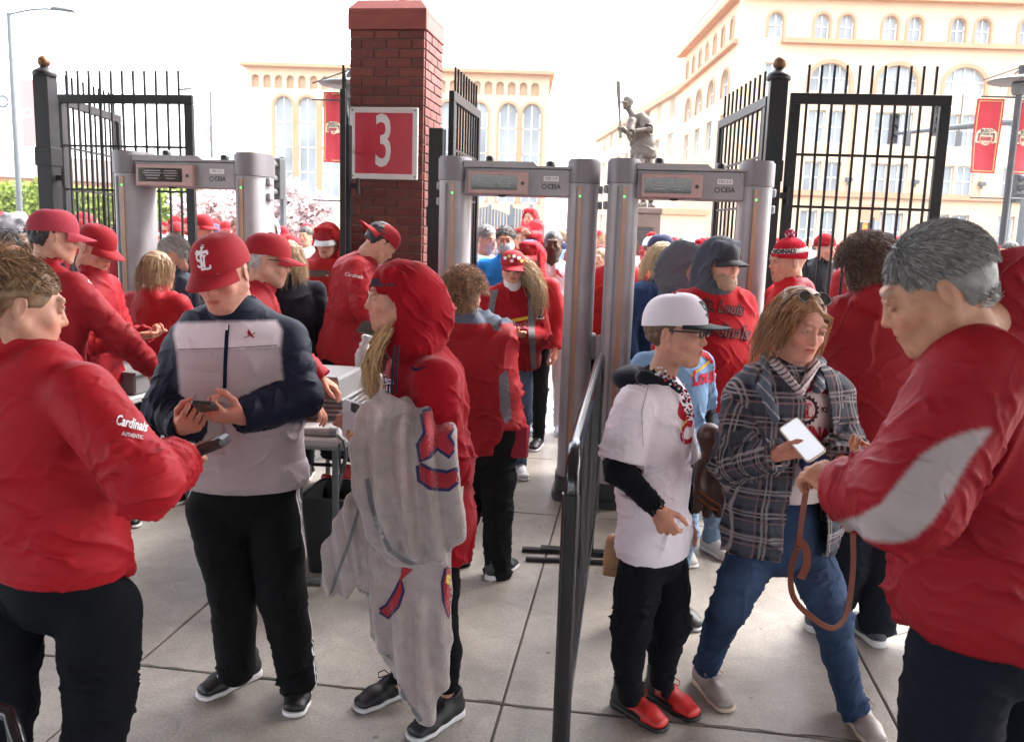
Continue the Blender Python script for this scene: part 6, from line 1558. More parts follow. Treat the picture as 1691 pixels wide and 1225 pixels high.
def blanket():
    S=lambda x,y,d:A(W(x,y,d))
    main=[(S(668,690,2.72),.115,.060),(S(672,735,2.66),.155,.085),(S(676,810,2.65),.165,.090),(S(684,875,2.66),.150,.070),(S(692,915,2.68),.115,.040)]
    tail=[(S(676,880,2.74),.150,.055),(S(678,980,2.73),.142,.055),(S(688,1060,2.72),.118,.045),(S(697,1130,2.71),.080,.034),(S(702,1188,2.72),.030,.018)]
    flap=[(S(605,790,2.74),.020,.03),(S(588,850,2.72),.055,.030),(S(566,920,2.72),.075,.028),(S(556,975,2.73),.060,.020)]
    flap2=[(S(612,860,2.76),.05,.03),(S(622,930,2.74),.070,.034),(S(622,972,2.73),.065,.022)]
    left=[(S(628,960,2.78),.055,.02),(S(640,1040,2.76),.060,.02),(S(668,1110,2.74),.04,.018)]
    strip=[(S(742,700,2.76),.03,.055),(S(752,760,2.74),.030,.055),(S(752,830,2.76),.020,.04)]
    roll=[(S(640,668,2.68),.05,.04),(S(612,690,2.64),.04,.05),(S(600,740,2.64),.035,.05),(S(598,800,2.68),.03,.045)]
    sv=(1,0,0); t=empty('blanket',S(690,1000,2.72),0,'grey plush blanket with red and navy prints draped over the girl\'s forearm','blanket')
    def piece(name,lofts,k,amp,h=.0055,col=(.36,.31,.30),sc=.075,seed=1):
        F=Field([q for l in lofts for q in loft(l,sv)],h)
        for l in lofts: F.add(loft(l,sv),k)
        P,Q=F.mesh(); P=relax(P,Q,2); N=vnormals(P,Q); x=P[:,0]-main[0][0][0]
        d=amp*.8*np.sin((x*1.0+(P[:,2]-1)*.10)/sc*2*PI+1.3*wav(P,.45,seed))*sm(wav(P*A((1,1,.4)),.3,seed+1),-.6,.3)+amp*.25*wav(P,.2,seed)+.0012*wav(P,.011,seed+4)
        P=P+N*d[:,None]; C_=np.tile(A(col),(len(P),1))*(1+.10*wav(P,.07,3))[:,None]; C_=mixc(C_,A((.40,.29,.28)),np.clip(.5*wav(P,.12,5),0,.5)); return obj(name,Shell(P,Q,C_),'plush',t)
    a=piece('folded_bundle',[main,roll],.03,.022,seed=2); b=piece('hanging_tail',[tail],.03,.014,seed=6); c=piece('side_flap',[flap],.02,.010,seed=9,sc=.05); d=piece('side_flap',[flap2,left],.02,.010,seed=11,sc=.05)
    y=piece('yellow_fold',[strip],.02,.006,col=(.55,.47,.22),seed=3)
    V={k_.name:bvh_of(k_) for k_ in (a,b,c,d)}
    def dp(o,pts,col,w=None,off=.004,closed=False,nm='print'):
        w=w*529 if w else None
        if w and not closed: pts=dense(pts,5)
        q=lay(nm,pxline(pts,w,closed) if w else pxpoly(pts),V[o.name],'plush',t,col=col,off=off,sub=8); q.parent=o
    NV=(.03,.03,.10); RD=(.34,.03,.04)
    P1=[(698,682),(716,676),(738,690),(748,705),(738,720),(750,740),(742,752),(722,738),(708,752),(696,760),(692,735),(704,715)]
    P2=[(692,768),(712,778),(738,782),(752,776),(758,792),(740,806),(712,804),(694,792)]
    for P_ in(P1,P2): dp(a,P_,NV,.022,.003,True); dp(a,P_,RD,None,.005)
    P3=[(738,938),(750,938),(752,965),(748,990),(740,1018),(734,990),(732,962)]; dp(b,P3,NV,.016,.003,True); dp(b,P3,RD,None,.005); dp(b,[(738,948),(748,950),(744,966),(736,962)],(.6,.5,.12),None,.007)
    P4=[(664,935),(682,940),(660,960)]; dp(b,P4,RD,None,.004); P5=[(628,1008),(640,1000),(655,975),(662,955),(664,975),(656,1000),(640,1018)]; dp(b,P5,NV,.018,.003,True); dp(b,P5,RD,None,.005)
    BD=(.16,.16,.17)
    dp(a,[(606,790),(612,830),(624,870),(644,908),(668,926),(692,934),(712,932)],BD,.014,.004,nm='binding'); dp(c,[(606,800),(590,850),(575,900),(556,950),(545,985)],BD,.010,.004,nm='binding')
    dp(b,[(640,1080),(652,1120),(672,1160),(696,1190)],BD,.012,.004,nm='binding'); dp(d,[(592,975),(620,988),(650,985)],BD,.012,.004,nm='binding')
# --- 4 boy in white cap ------------------------------------------------------------
def boy():
    b=A((W(1075,1180,2.98).x,2.98,0)); J=skeleton(b,1.56,R(58),arms='down',w=.95)
    J['head']=A(W(1116,550,2.95)); J['hy']=R(62); J['hp']=R(3); J['hr']=0; J['k']=.88
    J['neck']=A(W(1087,628,2.98)); J['chest']=A(W(1080,705,2.98)); J['waist']=A(W(1078,800,2.98)); J['hip']=A(W(1080,895,2.98))
    J['shR']=A(W(1046,672,2.84)); J['shL']=A(W(1108,668,3.12)); J['elR']=A(W(1022,775,2.80)); J['wrR']=A(W(1088,842,2.76)); J['elL']=A(W(1122,770,3.18)); J['wrL']=A(W(1130,850,3.10))
    J['hdR']=(A((.45,.12,-.9)),A((.35,.9,-.1)),'relaxed'); 
    J['hiR']=A(W(1062,925,2.90)); J['hiL']=A(W(1100,925,3.05)); J['knR']=A(W(1042,1035,2.86)); J['knL']=A(W(1108,1030,2.98)); J['anR']=A(W(1040,1150,2.96)); J['anL']=A(W(1092,1135,3.04))
    p=empty('person',b,0,'boy in white flat-brim cap, glasses and white baseball jersey standing side-on','person')
    ub=top(p,J,(.005,.0055,.008),name='undershirt',m='fleece_cloth',h=.006,bulk=.86,wr=.008,collar='none',hem=A(W(1080,880,3))[2],arm_r=(.052,.058,.040),seed=4)
    js=top(p,J,(.72,.66,.71),name='jersey',m='jersey_cloth',h=.005,bulk=1.0,wr=.009,collar='crew',sleeve='short',hem=A(W(1080,925,2.9))[2],arm_r=(.072,.082,.06),seed=6,chestw=.95)
    hb=A(W(1068,622,2.98)); F=Field([ell(hb,(.12,.12,.07))],.005); M=rotz(R(58))
    F.add(ell(hb+A((-.035,.02,-.01)),(.085,.085,.045),M),.02); F.add(cone(hb+A((-.02,-.08,.01)),hb+A((.10,-.06,-.03)),.028,.018),.02); F.add(cone(hb+A((-.04,.07,0)),hb+A((.10,.05,-.03)),.028,.018),.02); F.cut(ell(hb+A((.03,.0,.035)),(.065,.065,.05),M),.01)
    P,Q=F.mesh(); P=relax(P,Q,6); obj('lowered_hood',Shell(P+vnormals(P,Q)*(.003*folds(P,P[:,0]+P[:,2],.05,2))[:,None],Q,(.012,.013,.02)),'fleece_cloth',p)
    trousers(p,J,(.005,.0055,.008),h=.005,rad=(.095,.078,.064,.046),hipr=(.155,.12),wr=.006,m='jersey_cloth',cuff=.07,bag=.3,name='joggers')
    body(p,J,dict(kind='f',brow=(.15,.09,.05)),skin='fair',hh=.0026,hs=.0028,hscale=.97)
    Mh=hframe(J['hy'],J['hp'],0)
    cap(p,J['head'],Mh@rotx(-.06),(.66,.62,.68),brim=(.012,.020,.020),logo=(.01,.02,.02),s=1.09,flatb=.85,n=36)
    hair(p,J['head'],Mh,'short',(.14,.085,.05),n=0,s=.95)
    glasses(p,J['head']+A((0,0,.002)),Mh,lens=None,s=.97,r=.0032,w=.021,hh=.015)
    shoe(p,A((W(1038,1165,3.0).x,3.0,0)),R(42),(.50,.015,.015),(.012,.012,.014),style='high',stripes='redblack',lace=(.55,.015,.015),s=.96); shoe(p,A((W(1092,1150,3.08).x,3.08,0)),R(40),(.50,.015,.015),(.012,.012,.014),style='high',stripes='redblack',lace=(.55,.015,.015),s=.96)
    # patterned neck scarf
    mb=MB(); q=[A(W(x,y,d))-b for x,y,d in((1085,612,2.86),(1108,625,2.86),(1130,648,2.88),(1136,668,2.90),(1140,690,2.90))]; r=np.random.default_rng(2)
    for k in range(90): 
        t=r.random()*3.99; i=int(t); c=q[i]*(1-(t-i))+q[i+1]*(t-i)+r.normal(0,.007,3); mb.lathe(c,[(.001,-.004),(.0045,-.001),(.004,.002),(.001,.004)],6,col=[(.6,.6,.62),(.45,.02,.03),(.03,.03,.08)][k%3])
    mb.build('patterned_scarf','knit',p,smooth=True)
    bv=bvh_of(js); B,bk,bt=bird(); lay('jersey_bird',at(B,1124,688,44,R(10),.7),bv,'jersey_cloth',p,col=(.38,.01,.03)); lay('jersey_bat',at(bt,1126,702,20,R(25),.8),bv,'jersey_cloth',p,col=(.62,.45,.06),off=.006)
    lay('jersey_lettering',at(text_tris('C',52,shear=.3,bold=1.6),1131,716,1,0,.6),bv,'jersey_cloth',p,col=(.35,.01,.03),off=.005)
    lay('sleeve_seam',pxline(dense([(1072,630),(1060,680),(1062,738)],5),1.4),bv,'jersey_cloth',p,col=(.35,.32,.36),off=.002)
    tr=[c for c in children(p) if c.name.startswith('joggers')][0]; tb=bvh_of(tr)
    for y,a0,a1 in((922,200,340),(932,20,160)): lay('emblem',pxline([(1089+9*math.cos(R(q)),y-5*math.sin(R(q))+ (2 if a0==200 else -2)) for q in range(a0,a1+1,20)],3),tb,'jersey_cloth',p,col=(.7,.7,.72),sub=5)
    g=empty('baseball_glove',A(W(1013,915,3.2)),0,'small tan baseball glove hanging behind the boy in the white cap','glove')
    mb=[cone((0,0,.05),(0,0,-.02),.032,.04)]+[cone((.01*k-.02,0,-.02),(.014*k-.028,-.005*k,-.075),.013,.012) for k in range(5)]; F=Field(mb,.005); F.add(mb,.008); P,Q=F.mesh(); obj('leather',Shell(P,Q,(.36,.20,.10)),'shoe_leather',g,origin=(0,0,0))
# --- 5 woman in plaid shirt ----------------------------------------------------------
def plaid_woman():
    b=A((W(1300,1180,3.02).x,3.02,0)); J=skeleton(b,1.64,R(14),arms='phone')
    J['head']=A(W(1320,538,2.97)); J['hy']=R(17); J['hp']=R(15); J['hr']=R(5)
    J['neck']=A(W(1308,618,3.02)); J['chest']=A(W(1300,690,3.03)); J['waist']=A(W(1290,780,3.03)); J['hip']=A(W(1288,880,3.04))
    J['shR']=A(W(1232,655,3.02)); J['shL']=A(W(1372,655,3.06)); J['elR']=A(W(1208,765,2.92)); J['wrR']=A(W(1283,752,2.72)); J['elL']=A(W(1396,745,2.98)); J['wrL']=A(W(1392,762,2.78))
    J['hdR']=(A((.75,-.35,.30)),A((.35,.5,.75)),'phone'); J['hdL']=(A((-.1,-.9,-.3)),A((-.5,.2,-.8)),'fist')
    J['hiR']=A(W(1240,915,3.02)); J['hiL']=A(W(1338,915,3.04)); J['knR']=A(W(1205,1000,2.96)); J['knL']=A(W(1374,1020,2.90)); J['anR']=A(W(1168,1095,3.16)); J['anL']=A(W(1410,1175,2.95))
    p=empty('person',b,0,'woman in open grey plaid shirt and jeans holding out a lit phone','person')
    sw=top(p,J,(.50,.40,.40),name='sweatshirt',m='fleece_cloth',h=.006,bulk=.95,wr=.003,collar='none',hem=A(W(1310,822,3))[2],arm_r=(.055,.05,.04),seed=4)
    def pl(P,C_,ia,sx,sf):
        base=A((.018,.020,.030)); C_=np.tile(base,(len(P),1)); u=sx.copy(); v=P[:,2].copy()
        for n in'RL':
            for a_,b_ in((J['sh'+n],J['el'+n]),(J['el'+n],J['wr'+n])):
                t,r,L=seg_t(P,a_,b_); m=(r<.105)&(t>-.02)&(t<L+.03)&(ia>.5); d=(A(b_)-A(a_))/L; s2=np.cross(d,A((0,1,0))); s2/=np.linalg.norm(s2); v[m]=t[m]+.01; u[m]=((P-A(a_))@s2)[m]
        def band(x,per,w,off=0): q=np.abs(((x-off)/per+.5)%1-.5)*per; return 1-sm(q,w*.6,w*1.2)
        mid=A((.075,.08,.10)); C_=mixc(C_,mid,.55*band(u,.085,.017,.0)); C_=mixc(C_,mid,.55*band(v,.085,.017,.0)); lt=A((.30,.26,.26))
        for off in(-.006,.007): C_=mixc(C_,lt,.8*band(u,.085,.0030,.043+off)); C_=mixc(C_,lt,.8*band(v,.085,.0030,.043+off))
        C_=mixc(C_,A((.22,.14,.14)),.7*band(u,.085,.0030,.018)); C_=mixc(C_,A((.22,.14,.14)),.7*band(v,.085,.0030,.018)); return C_
    # open shirt: garment with a front gap
    k=1.03
    sh=top(p,J,(.05,.05,.06),name='plaid_shirt',m='jersey_cloth',h=.0046,bulk=1.20,wr=.009,collar='none',hem=A(W(1240,915,2.95))[2],arm_r=(.070,.066,.050),seed=9,dyef=pl)
    me=sh.data; bm=bmesh.new(); bm.from_mesh(me); sv=Vector(J['sv']); fv=Vector(J['fv']); o_=Vector(b)
    zn=J['neck'][2]; 
    def gap(v):
        q=v+o_-Vector(J['chest']); x=q.dot(sv); f=q.dot(fv); z=v.z+o_.z; t=min(1,max(0,(zn+.05-z)/.75)); c=.028+.0*t; hw=.030+.070*t**.7
        return f>.02 and abs(x-c)<hw and z<zn+.06
    # only trunk faces in front; keep arms
    kill=[]
    for f in bm.faces:
        c=f.calc_center_median(); w_=c+o_
        if gap(c):
            inarm=False
            for n in'RL':
                for a_,b_ in((J['sh'+n],J['el'+n]),(J['el'+n],J['wr'+n])):
                    a_=Vector(a_);b_=Vector(b_); d=b_-a_; t=max(0,min(1,(w_-a_).dot(d)/d.length_squared))
                    if (w_-a_-d*t).length<.088: inarm=True
            if not inarm: kill.append(f)
    bmesh.ops.delete(bm,geom=kill,context='FACES'); bm.to_mesh(me); bm.free()
    so=sh.modifiers.new('thickness','SOLIDIFY'); so.thickness=.004; so.offset=-1
    # lapels / collar of the shirt and striped hood of the sweatshirt
    F=Field([cone(A(W(1262,600,3.0)),A(W(1290,680,2.86)),.03,.02)],.005)
    pr=[cone(A(W(1268,598,3.02)),A(W(1262,640,2.90)),.030,.022),cone(A(W(1262,640,2.90)),A(W(1280,690,2.86)),.022,.016),cone(A(W(1352,606,3.05)),A(W(1352,640,2.92)),.026,.020),cone(A(W(1268,592,3.06)),A(W(1310,588,3.16)),.028,.028),cone(A(W(1352,600,3.08)),A(W(1310,588,3.16)),.028,.028)]
    F=Field(pr,.0046); F.add(pr,.015); P,Q=F.mesh(); C_=np.tile(A((.10,.12,.16)),(len(P),1)); C_=mixc(C_,A((.4,.38,.38)),((np.abs(((P[:,0]+P[:,2])/.04)%1-.5))<.07).astype(float)); obj('shirt_collar',Shell(P+vnormals(P,Q)*(.003*wav(P,.03,2))[:,None],Q,C_),'jersey_cloth',p)
    pr=[cone(A(W(1280,600,2.96)),A(W(1322,648,2.86)),.018,.012),cone(A(W(1346,600,2.98)),A(W(1322,648,2.86)),.018,.012)]; F=Field(pr,.004); F.add(pr,.008); P,Q=F.mesh(); C_=np.tile(A((.5,.42,.42)),(len(P),1)); C_=mixc(C_,A((.05,.04,.05)),((((P[:,0]*.7-P[:,2])/.017)%1)<.3).astype(float)); obj('striped_hood_edge',Shell(P,Q,C_),'fleece_cloth',p)
    trousers(p,J,(.018,.035,.075),h=.005,name='jeans',m='denim',rad=(.094,.070,.062,.050),hipr=(.165,.115),wr=.006,cuff=.075,bag=.4)
    body(p,J,dict(kind='f',brow=(.14,.08,.05),down=.6,smile=1),skin='pink',hh=.0026,hs=.0028)
    Mh=hframe(J['hy'],J['hp'],J['hr']); hair(p,J['head'],Mh,'bob',(.22,.09,.035),n=4600,s=1.0,tips=(.46,.24,.10),seed=6)
    glasses(p,J['head'],Mh@rotx(-.75),up=.045,w=.026,hh=.021,col=(.10,.04,.02),r=.002,s=1.08)
    shoe(p,A((W(1165,1110,3.2).x,3.18,0)),R(-2)+R(18),(.24,.20,.185),(.52,.42,.32),lace=(.3,.26,.24),s=.97,label='beige moccasin shoe'); shoe(p,A((W(1412,1190,2.98).x,2.98,0)),R(6),(.24,.20,.185),(.52,.42,.32),lace=(.3,.26,.24),s=.97)
    bv=bvh_of(sw)
    for s,x,y,sz in(('ST. LOUIS',1328,636,31),('CARDINALS',1334,716,31)): lay('sweatshirt_lettering',at(text_tris(s,sz,bold=1.6),x,y,1,R(-4),.66),bv,'fleece_cloth',p,col=(.33,.01,.03),off=.004)
    c_=(1330,677); ring=lambda r,n=36,tt=0:pxpoly([(c_[0]+(r+(tt if i%2 else 0))*.9*math.cos(2*PI*i/n),c_[1]-(r+(tt if i%2 else 0))*math.sin(2*PI*i/n)) for i in range(n)])
    lay('seal',ring(22,36,4),bv,'fleece_cloth',p,col=(.04,.015,.02),off=.003); lay('seal',ring(18,24),bv,'fleece_cloth',p,col=(.50,.38,.38),off=.0045); lay('seal',at(stl_logo(.09),c_[0],c_[1],29,0,.9),bv,'fleece_cloth',p,col=(.33,.01,.03),off=.006)
    for s,dx in(('18',-31),('92',31)): lay('sweatshirt_lettering',at(text_tris(s,12,bold=.5),c_[0]+dx,c_[1],1,0,.85),bv,'fleece_cloth',p,col=(.04,.015,.02),off=.004)
    ph=phone(A(W(1323,724,2.66)),(-.42,-.70,.62),(-.62,.05,.85),'white phone with a bright lit screen held by the woman in the plaid shirt',case=(.65,.55,.45),lit=True,size=(.072,.150,.009)); ph.location=Vector(W(1325,726,2.66))
    ph_=ph
    # handbag and strap
    bg_=empty('handbag',A(W(1372,795,2.86)),0,'blue handbag with a long brown leather strap held by the woman in the plaid shirt','handbag')
    S=lambda x,y,d:A(W(x,y,d))
    F=Field([ell(S(1368,785,2.84),(.085,.05,.075))],.005); F.add(ell(S(1366,780,2.84),(.075,.045,.055)),0); F.add(flat(S(1330,768,2.82),S(1398,752,2.82),.02,.03,.02,.03,(0,0,1)),.02); P,Q=F.mesh(); obj('bag_body',Shell(P+vnormals(P,Q)*(.004*wav(P,.05,1))[:,None],Q,(.02,.03,.14)),'shoe_leather',bg_)
    def strap(nm,pts,w):
        pts=[Vector(S(*q)) for q in pts]; fine=[]
        for i in range(len(pts)-1):
            p0=pts[max(i-1,0)];p1=pts[i];p2=pts[i+1];p3=pts[min(i+2,len(pts)-1)]
            for t in[j/8 for j in range(8)]: fine.append(.5*((2*p1)+(p2-p0)*t+(2*p0-5*p1+4*p2-p3)*t*t+(3*p1-p0-3*p2+p3)*t**3))
        fine.append(pts[-1]); v=[];f=[]
        for i,c in enumerate(fine):
            u=(fine[min(i+1,len(fine)-1)]-fine[max(i-1,0)]).normalized(); n=Vector((0,-1,0)); s_=u.cross(n).normalized(); q=c-bg_.matrix_basis.translation
            v+=[q+s_*w,q-s_*w,q-s_*w+n*.004,q+s_*w+n*.004]
        for i in range(len(fine)-1):
            for a_,b_ in((0,1),(1,2),(2,3),(3,0)): f.append((4*i+a_,4*i+b_,4*i+4+b_,4*i+4+a_))
        mb=MB(); mb.add(v,f,(.15,.032,.014)); mb.build(nm,'shoe_leather',bg_)
    strap('strap',[(1334,790,2.80),(1326,840,2.76),(1318,895,2.74),(1306,940,2.74),(1310,985,2.74),(1340,1018,2.74),(1375,1036,2.76),(1398,1010,2.78),(1408,940,2.80),(1408,880,2.80)],.0095)
    strap('strap_end',[(1318,890,2.72),(1330,905,2.72),(1332,930,2.72),(1322,955,2.72)],.013)
    mb=MB(); mb.lathe(Vector(S(1316,905,2.715))-bg_.matrix_basis.translation,[(.006,-.003),(.006,.003)],8,col=(.4,.3,.1)); mb.build('stud','brass',bg_)
# --- 6 man in red jacket at the right ------------------------------------------------
def man_right():
    b=A((W(1640,1200,1.85).x,1.9,0)); J=skeleton(b,1.79,R(-128),arms='phone',w=1.05)
    J['head']=A(W(1545,482,1.74)); J['hy']=R(-108); J['hp']=R(27); J['hr']=R(0)
    J['neck']=A(W(1642,512,1.84)); J['chest']=A(W(1650,720,1.90)); J['waist']=A(W(1650,860,1.90)); J['hip']=A(W(1640,1000,1.90))
    J['shL']=A(W(1612,622,1.68)); J['shR']=A(W(1720,535,2.12)); J['elL']=A(W(1500,822,1.64)); J['wrL']=A(W(1398,808,1.86)); J['elR']=A(W(1600,800,2.3)); J['wrR']=A(W(1480,780,2.35))
    J['hdL']=(A((-.55,.75,.28)),A((.2,.35,-.9)),'pinch'); J['hdR']=(A((-.8,.3,.2)),A((0,0,1)),'relaxed')
    J['hiL']=A(W(1590,1070,1.84)); J['hiR']=A(W(1700,1060,2.0)); J['knL']=A(W(1570,1330,1.84)); J['knR']=A(W(1690,1300,2.0)); J['anL']=A((J['hiL'][0]-.05,1.85,.09)); J['anR']=A((J['hiR'][0],2.02,.09))
    J['knL'][2]=.5; J['knR'][2]=.5; J['knL'][0]=J['hiL'][0]-.02; J['knR'][0]=J['hiR'][0]
    p=empty('person',b,0,'grey-haired man in red jacket with white sleeve panel at the right edge','person')
    el=J['elL']
    def dy(P,C_,ia,sx,sf):
        px,py=proj(P); m=insoft(px,py,[(1640,707),(1600,712),(1558,728),(1520,752),(1488,790),(1455,832),(1418,852),(1385,862),(1400,880),(1440,893),(1480,896),(1510,888),(1540,860),(1570,815),(1600,760)],5)*(P[:,1]<1.86)
        return mixc(C_,A((.33,.28,.28)),m.astype(float))
    jk=top(p,J,(.235,.003,.010),h=.005,bulk=1.18,wr=.012,collar='none',hem=A(W(1600,1060,1.8))[2],arm_r=(.092,.092,.062),seed=21,dyef=dy,belly=.04,elast=.012)
    bv=bvh_of(jk)
    for l in([(1640,707),(1660,640),(1680,590)],[(1640,707),(1655,790),(1668,880),(1675,960)],[(1470,1020),(1540,1040),(1620,1065),(1690,1085)],[(1560,815),(1590,900),(1640,930)]): lay('seam',pxline(dense(l,6),1.4),bv,'nylon',p,col=(.24,.006,.012),off=.0015)
    F=Field([ell(J['neck'],(.13,.13,.12))],.005); nk=A(J['neck']); M=rotz(R(-120)); pr=loft([(nk+A((.03,.0,-.06)),.105,.10),(nk+A((.006,.0,.065)),.088,.086)],J['sv']); F.add(pr,.02); F.cut(loft([(nk+A((-.012,0,-.04)),.070,.066),(nk+A((-.025,.0,.14)),.076,.072)],J['sv']),.006); P,Q=F.mesh(); obj('collar',Shell(P+vnormals(P,Q)*(.006*folds(P,P[:,0]+P[:,2],.05,3))[:,None],Q,(.235,.003,.010)),'nylon',p)
    trousers(p,J,(.006,.008,.014),h=.008,rad=(.115,.09,.08,.065),hipr=(.20,.15),wr=.006,m='jersey_cloth')
    body(p,J,dict(kind='m',brow=(.25,.24,.23),down=1),skin='tan',hh=.0026,hs=.0026)
    hair(p,J['head'],hframe(J['hy'],J['hp'],0),'crop',(.16,.145,.135),n=15000,s=1.02,tips=(.34,.33,.32))
    shoe(p,A((J['anL'][0],1.85,0)),R(-120),BLACK,BLACK); shoe(p,A((J['anR'][0],2.02,0)),R(-120),BLACK,BLACK)
# --- 7 curly-haired woman ---------------------------------------------------------------
def curly_woman():
    b=A((W(1410,1060,3.62).x,3.62,0)); J=skeleton(b,1.70,R(176),arms='table',w=1.0)
    J['head']=A(W(1428,446,3.64)); J['hy']=R(172); J['hp']=R(8)
    J['neck']=A(W(1440,486,3.6)); J['chest']=A(W(1448,600,3.6)); J['waist']=A(W(1450,700,3.6)); J['hip']=A(W(1448,790,3.6))
    J['shL']=A(W(1392,522,3.6)); J['shR']=A(W(1500,522,3.6)); J['elL']=A(W(1385,650,3.7)); J['elR']=A(W(1520,650,3.7)); J['wrL']=A(W(1400,720,3.9)); J['wrR']=A(W(1500,720,3.9))
    for n,x in(('L',1400),('R',1455)): J['hi'+n]=A(W(x+8,830,3.6)); J['kn'+n]=A(W(x,930,3.6)); J['an'+n]=A(W(x-8 if n=='L' else x-6,1030,3.65))
    J['anL']=A(W(1362,1030,3.75))
    p=empty('person',b,0,'person with dark curly hair in long red jacket, back turned, beside the plaid-shirted woman','person')
    top(p,J,(.24,.004,.009),h=.007,bulk=1.14,wr=.010,collar='hood',hem=A(W(1448,870,3.6))[2],arm_r=(.085,.08,.06),seed=14)
    trousers(p,J,(.010,.012,.02),h=.008,rad=(.11,.09,.085,.08),hipr=(.19,.14),m='jersey_cloth')
    body(p,J,dict(kind='f'),hh=.005,hs=.005); hair(p,J['head'],hframe(J['hy'],J['hp'],0),'curly',(.055,.028,.018),n=6500,s=1.0,tips=(.17,.08,.04))
    shoe(p,A((W(1350,1040,3.75).x,3.78,0)),R(150),(.05,.055,.07),(.55,.55,.56),s=1.1); shoe(p,A((W(1432,1040,3.7).x,3.66,0)),R(190),(.05,.055,.07),(.6,.6,.6),s=1.1)
for f_ in(man_phone,woman_left,hood_girl,blanket,boy,plaid_woman,man_right,curly_woman): f_()
# ================================================================ people in the queue
def fig(px,py,Y,yaw,label,H=None,col=RED,pants=BLACK,arms='down',head=None,skin='fair',hat=None,hatc=RED,hairs='short',hairc=(.10,.06,.035),hr=None,pm='jersey_cloth',
        h=None,bulk=1.0,lean=0,sidel=0,hp=6,hy=None,hood=None,tm='nylon',wr=.010,collar='stand',sleeve='long',dyef=None,hem=None,shoe_c=(BLACK,WHITE),belly=0,nhair=None,group=None,name='jacket',hroll=0,armc=None,z0=0,fat=0,tips=None,shoes=True,feet=True,cat='person'):
    "a standing figure whose bare crown is seen at photo point px,py"
    hd=W(px,py,Y); H=H or (hd.z-z0); yw=R(yaw)
    h=h or (.009 if Y<5 else .012 if Y<7 else .016)
    J=skeleton(A((0,0,0)),H,yw,lean=lean,sidel=sidel,arms=arms); off=A((hd.x,Y,z0))-A((J['head'][0],J['head'][1],0))
    for k_,v in list(J.items()):
        if isinstance(v,np.ndarray) and k_ not in('sv','fv') : J[k_]=v+off
    J['hy']=R(hy if hy is not None else yaw); J['hp']=R(hp); J['hr']=R(hroll); b=J['base']
    p=empty('person',Vector(b),0,label,cat,group); hd_=dict(kind='m') if head is None else head
    if collar=='hood_up': cl='none'
    else: cl=collar
    jk=top(p,J,col,name=name,m=tm,h=h,bulk=bulk,wr=wr,collar=cl,sleeve=sleeve,dyef=dyef,hem=hem,seed=int(px)%17,belly=belly)
    if feet: trousers(p,J,pants,h=h*1.1,m=pm,name='jeans' if pm=='denim' else 'trousers',wr=.007,bag=.5)
    body(p,J,hd_,skin=skin,hh=.0042 if Y<5.5 else .0055,hs=.005 if Y<7 else .007,hands=True)
    Mh=hframe(J['hy'],J['hp'],J['hr']); s=J['k']**.5; hc=J['head']
    if hat in('cap','capback'): cap(p,hc,Mh,hatc,brim=hr,style='front' if hat=='cap' else 'back',s=1.08*s,n=24)
    if hat=='beanie': beanie(p,hc,Mh,hatc,col2=hr,s=s)
    if hairs: hair(p,hc,Mh,hairs,hairc,n=0 if (hat and hairs=='short') else (nhair if nhair is not None else (2200 if Y<5.5 else 1200)),s=(.935 if hat and hairs in('short','crop') else 1.0)*s,tips=tips,seed=int(px)%9+1)
    if hood: hood_up(p,hc+A((0,0,-.0)),Mh,hood,s=(1.04 if hat=='cap' else 1.0)*s,h=max(.007,h*.8),back=.02,seed=int(px)%11)
    if feet and shoes:
        for n in'RL': q=J['an'+n].copy(); q[2]=z0; shoe(p,q,J['ft'+n],shoe_c[0],shoe_c[1],h=.007)
    return p,J,jk
BROWN=(.11,.055,.03); BLOND=(.38,.27,.16); GREYH=(.22,.21,.20); JEAN=(.07,.11,.17); LJEAN=(.14,.20,.28)
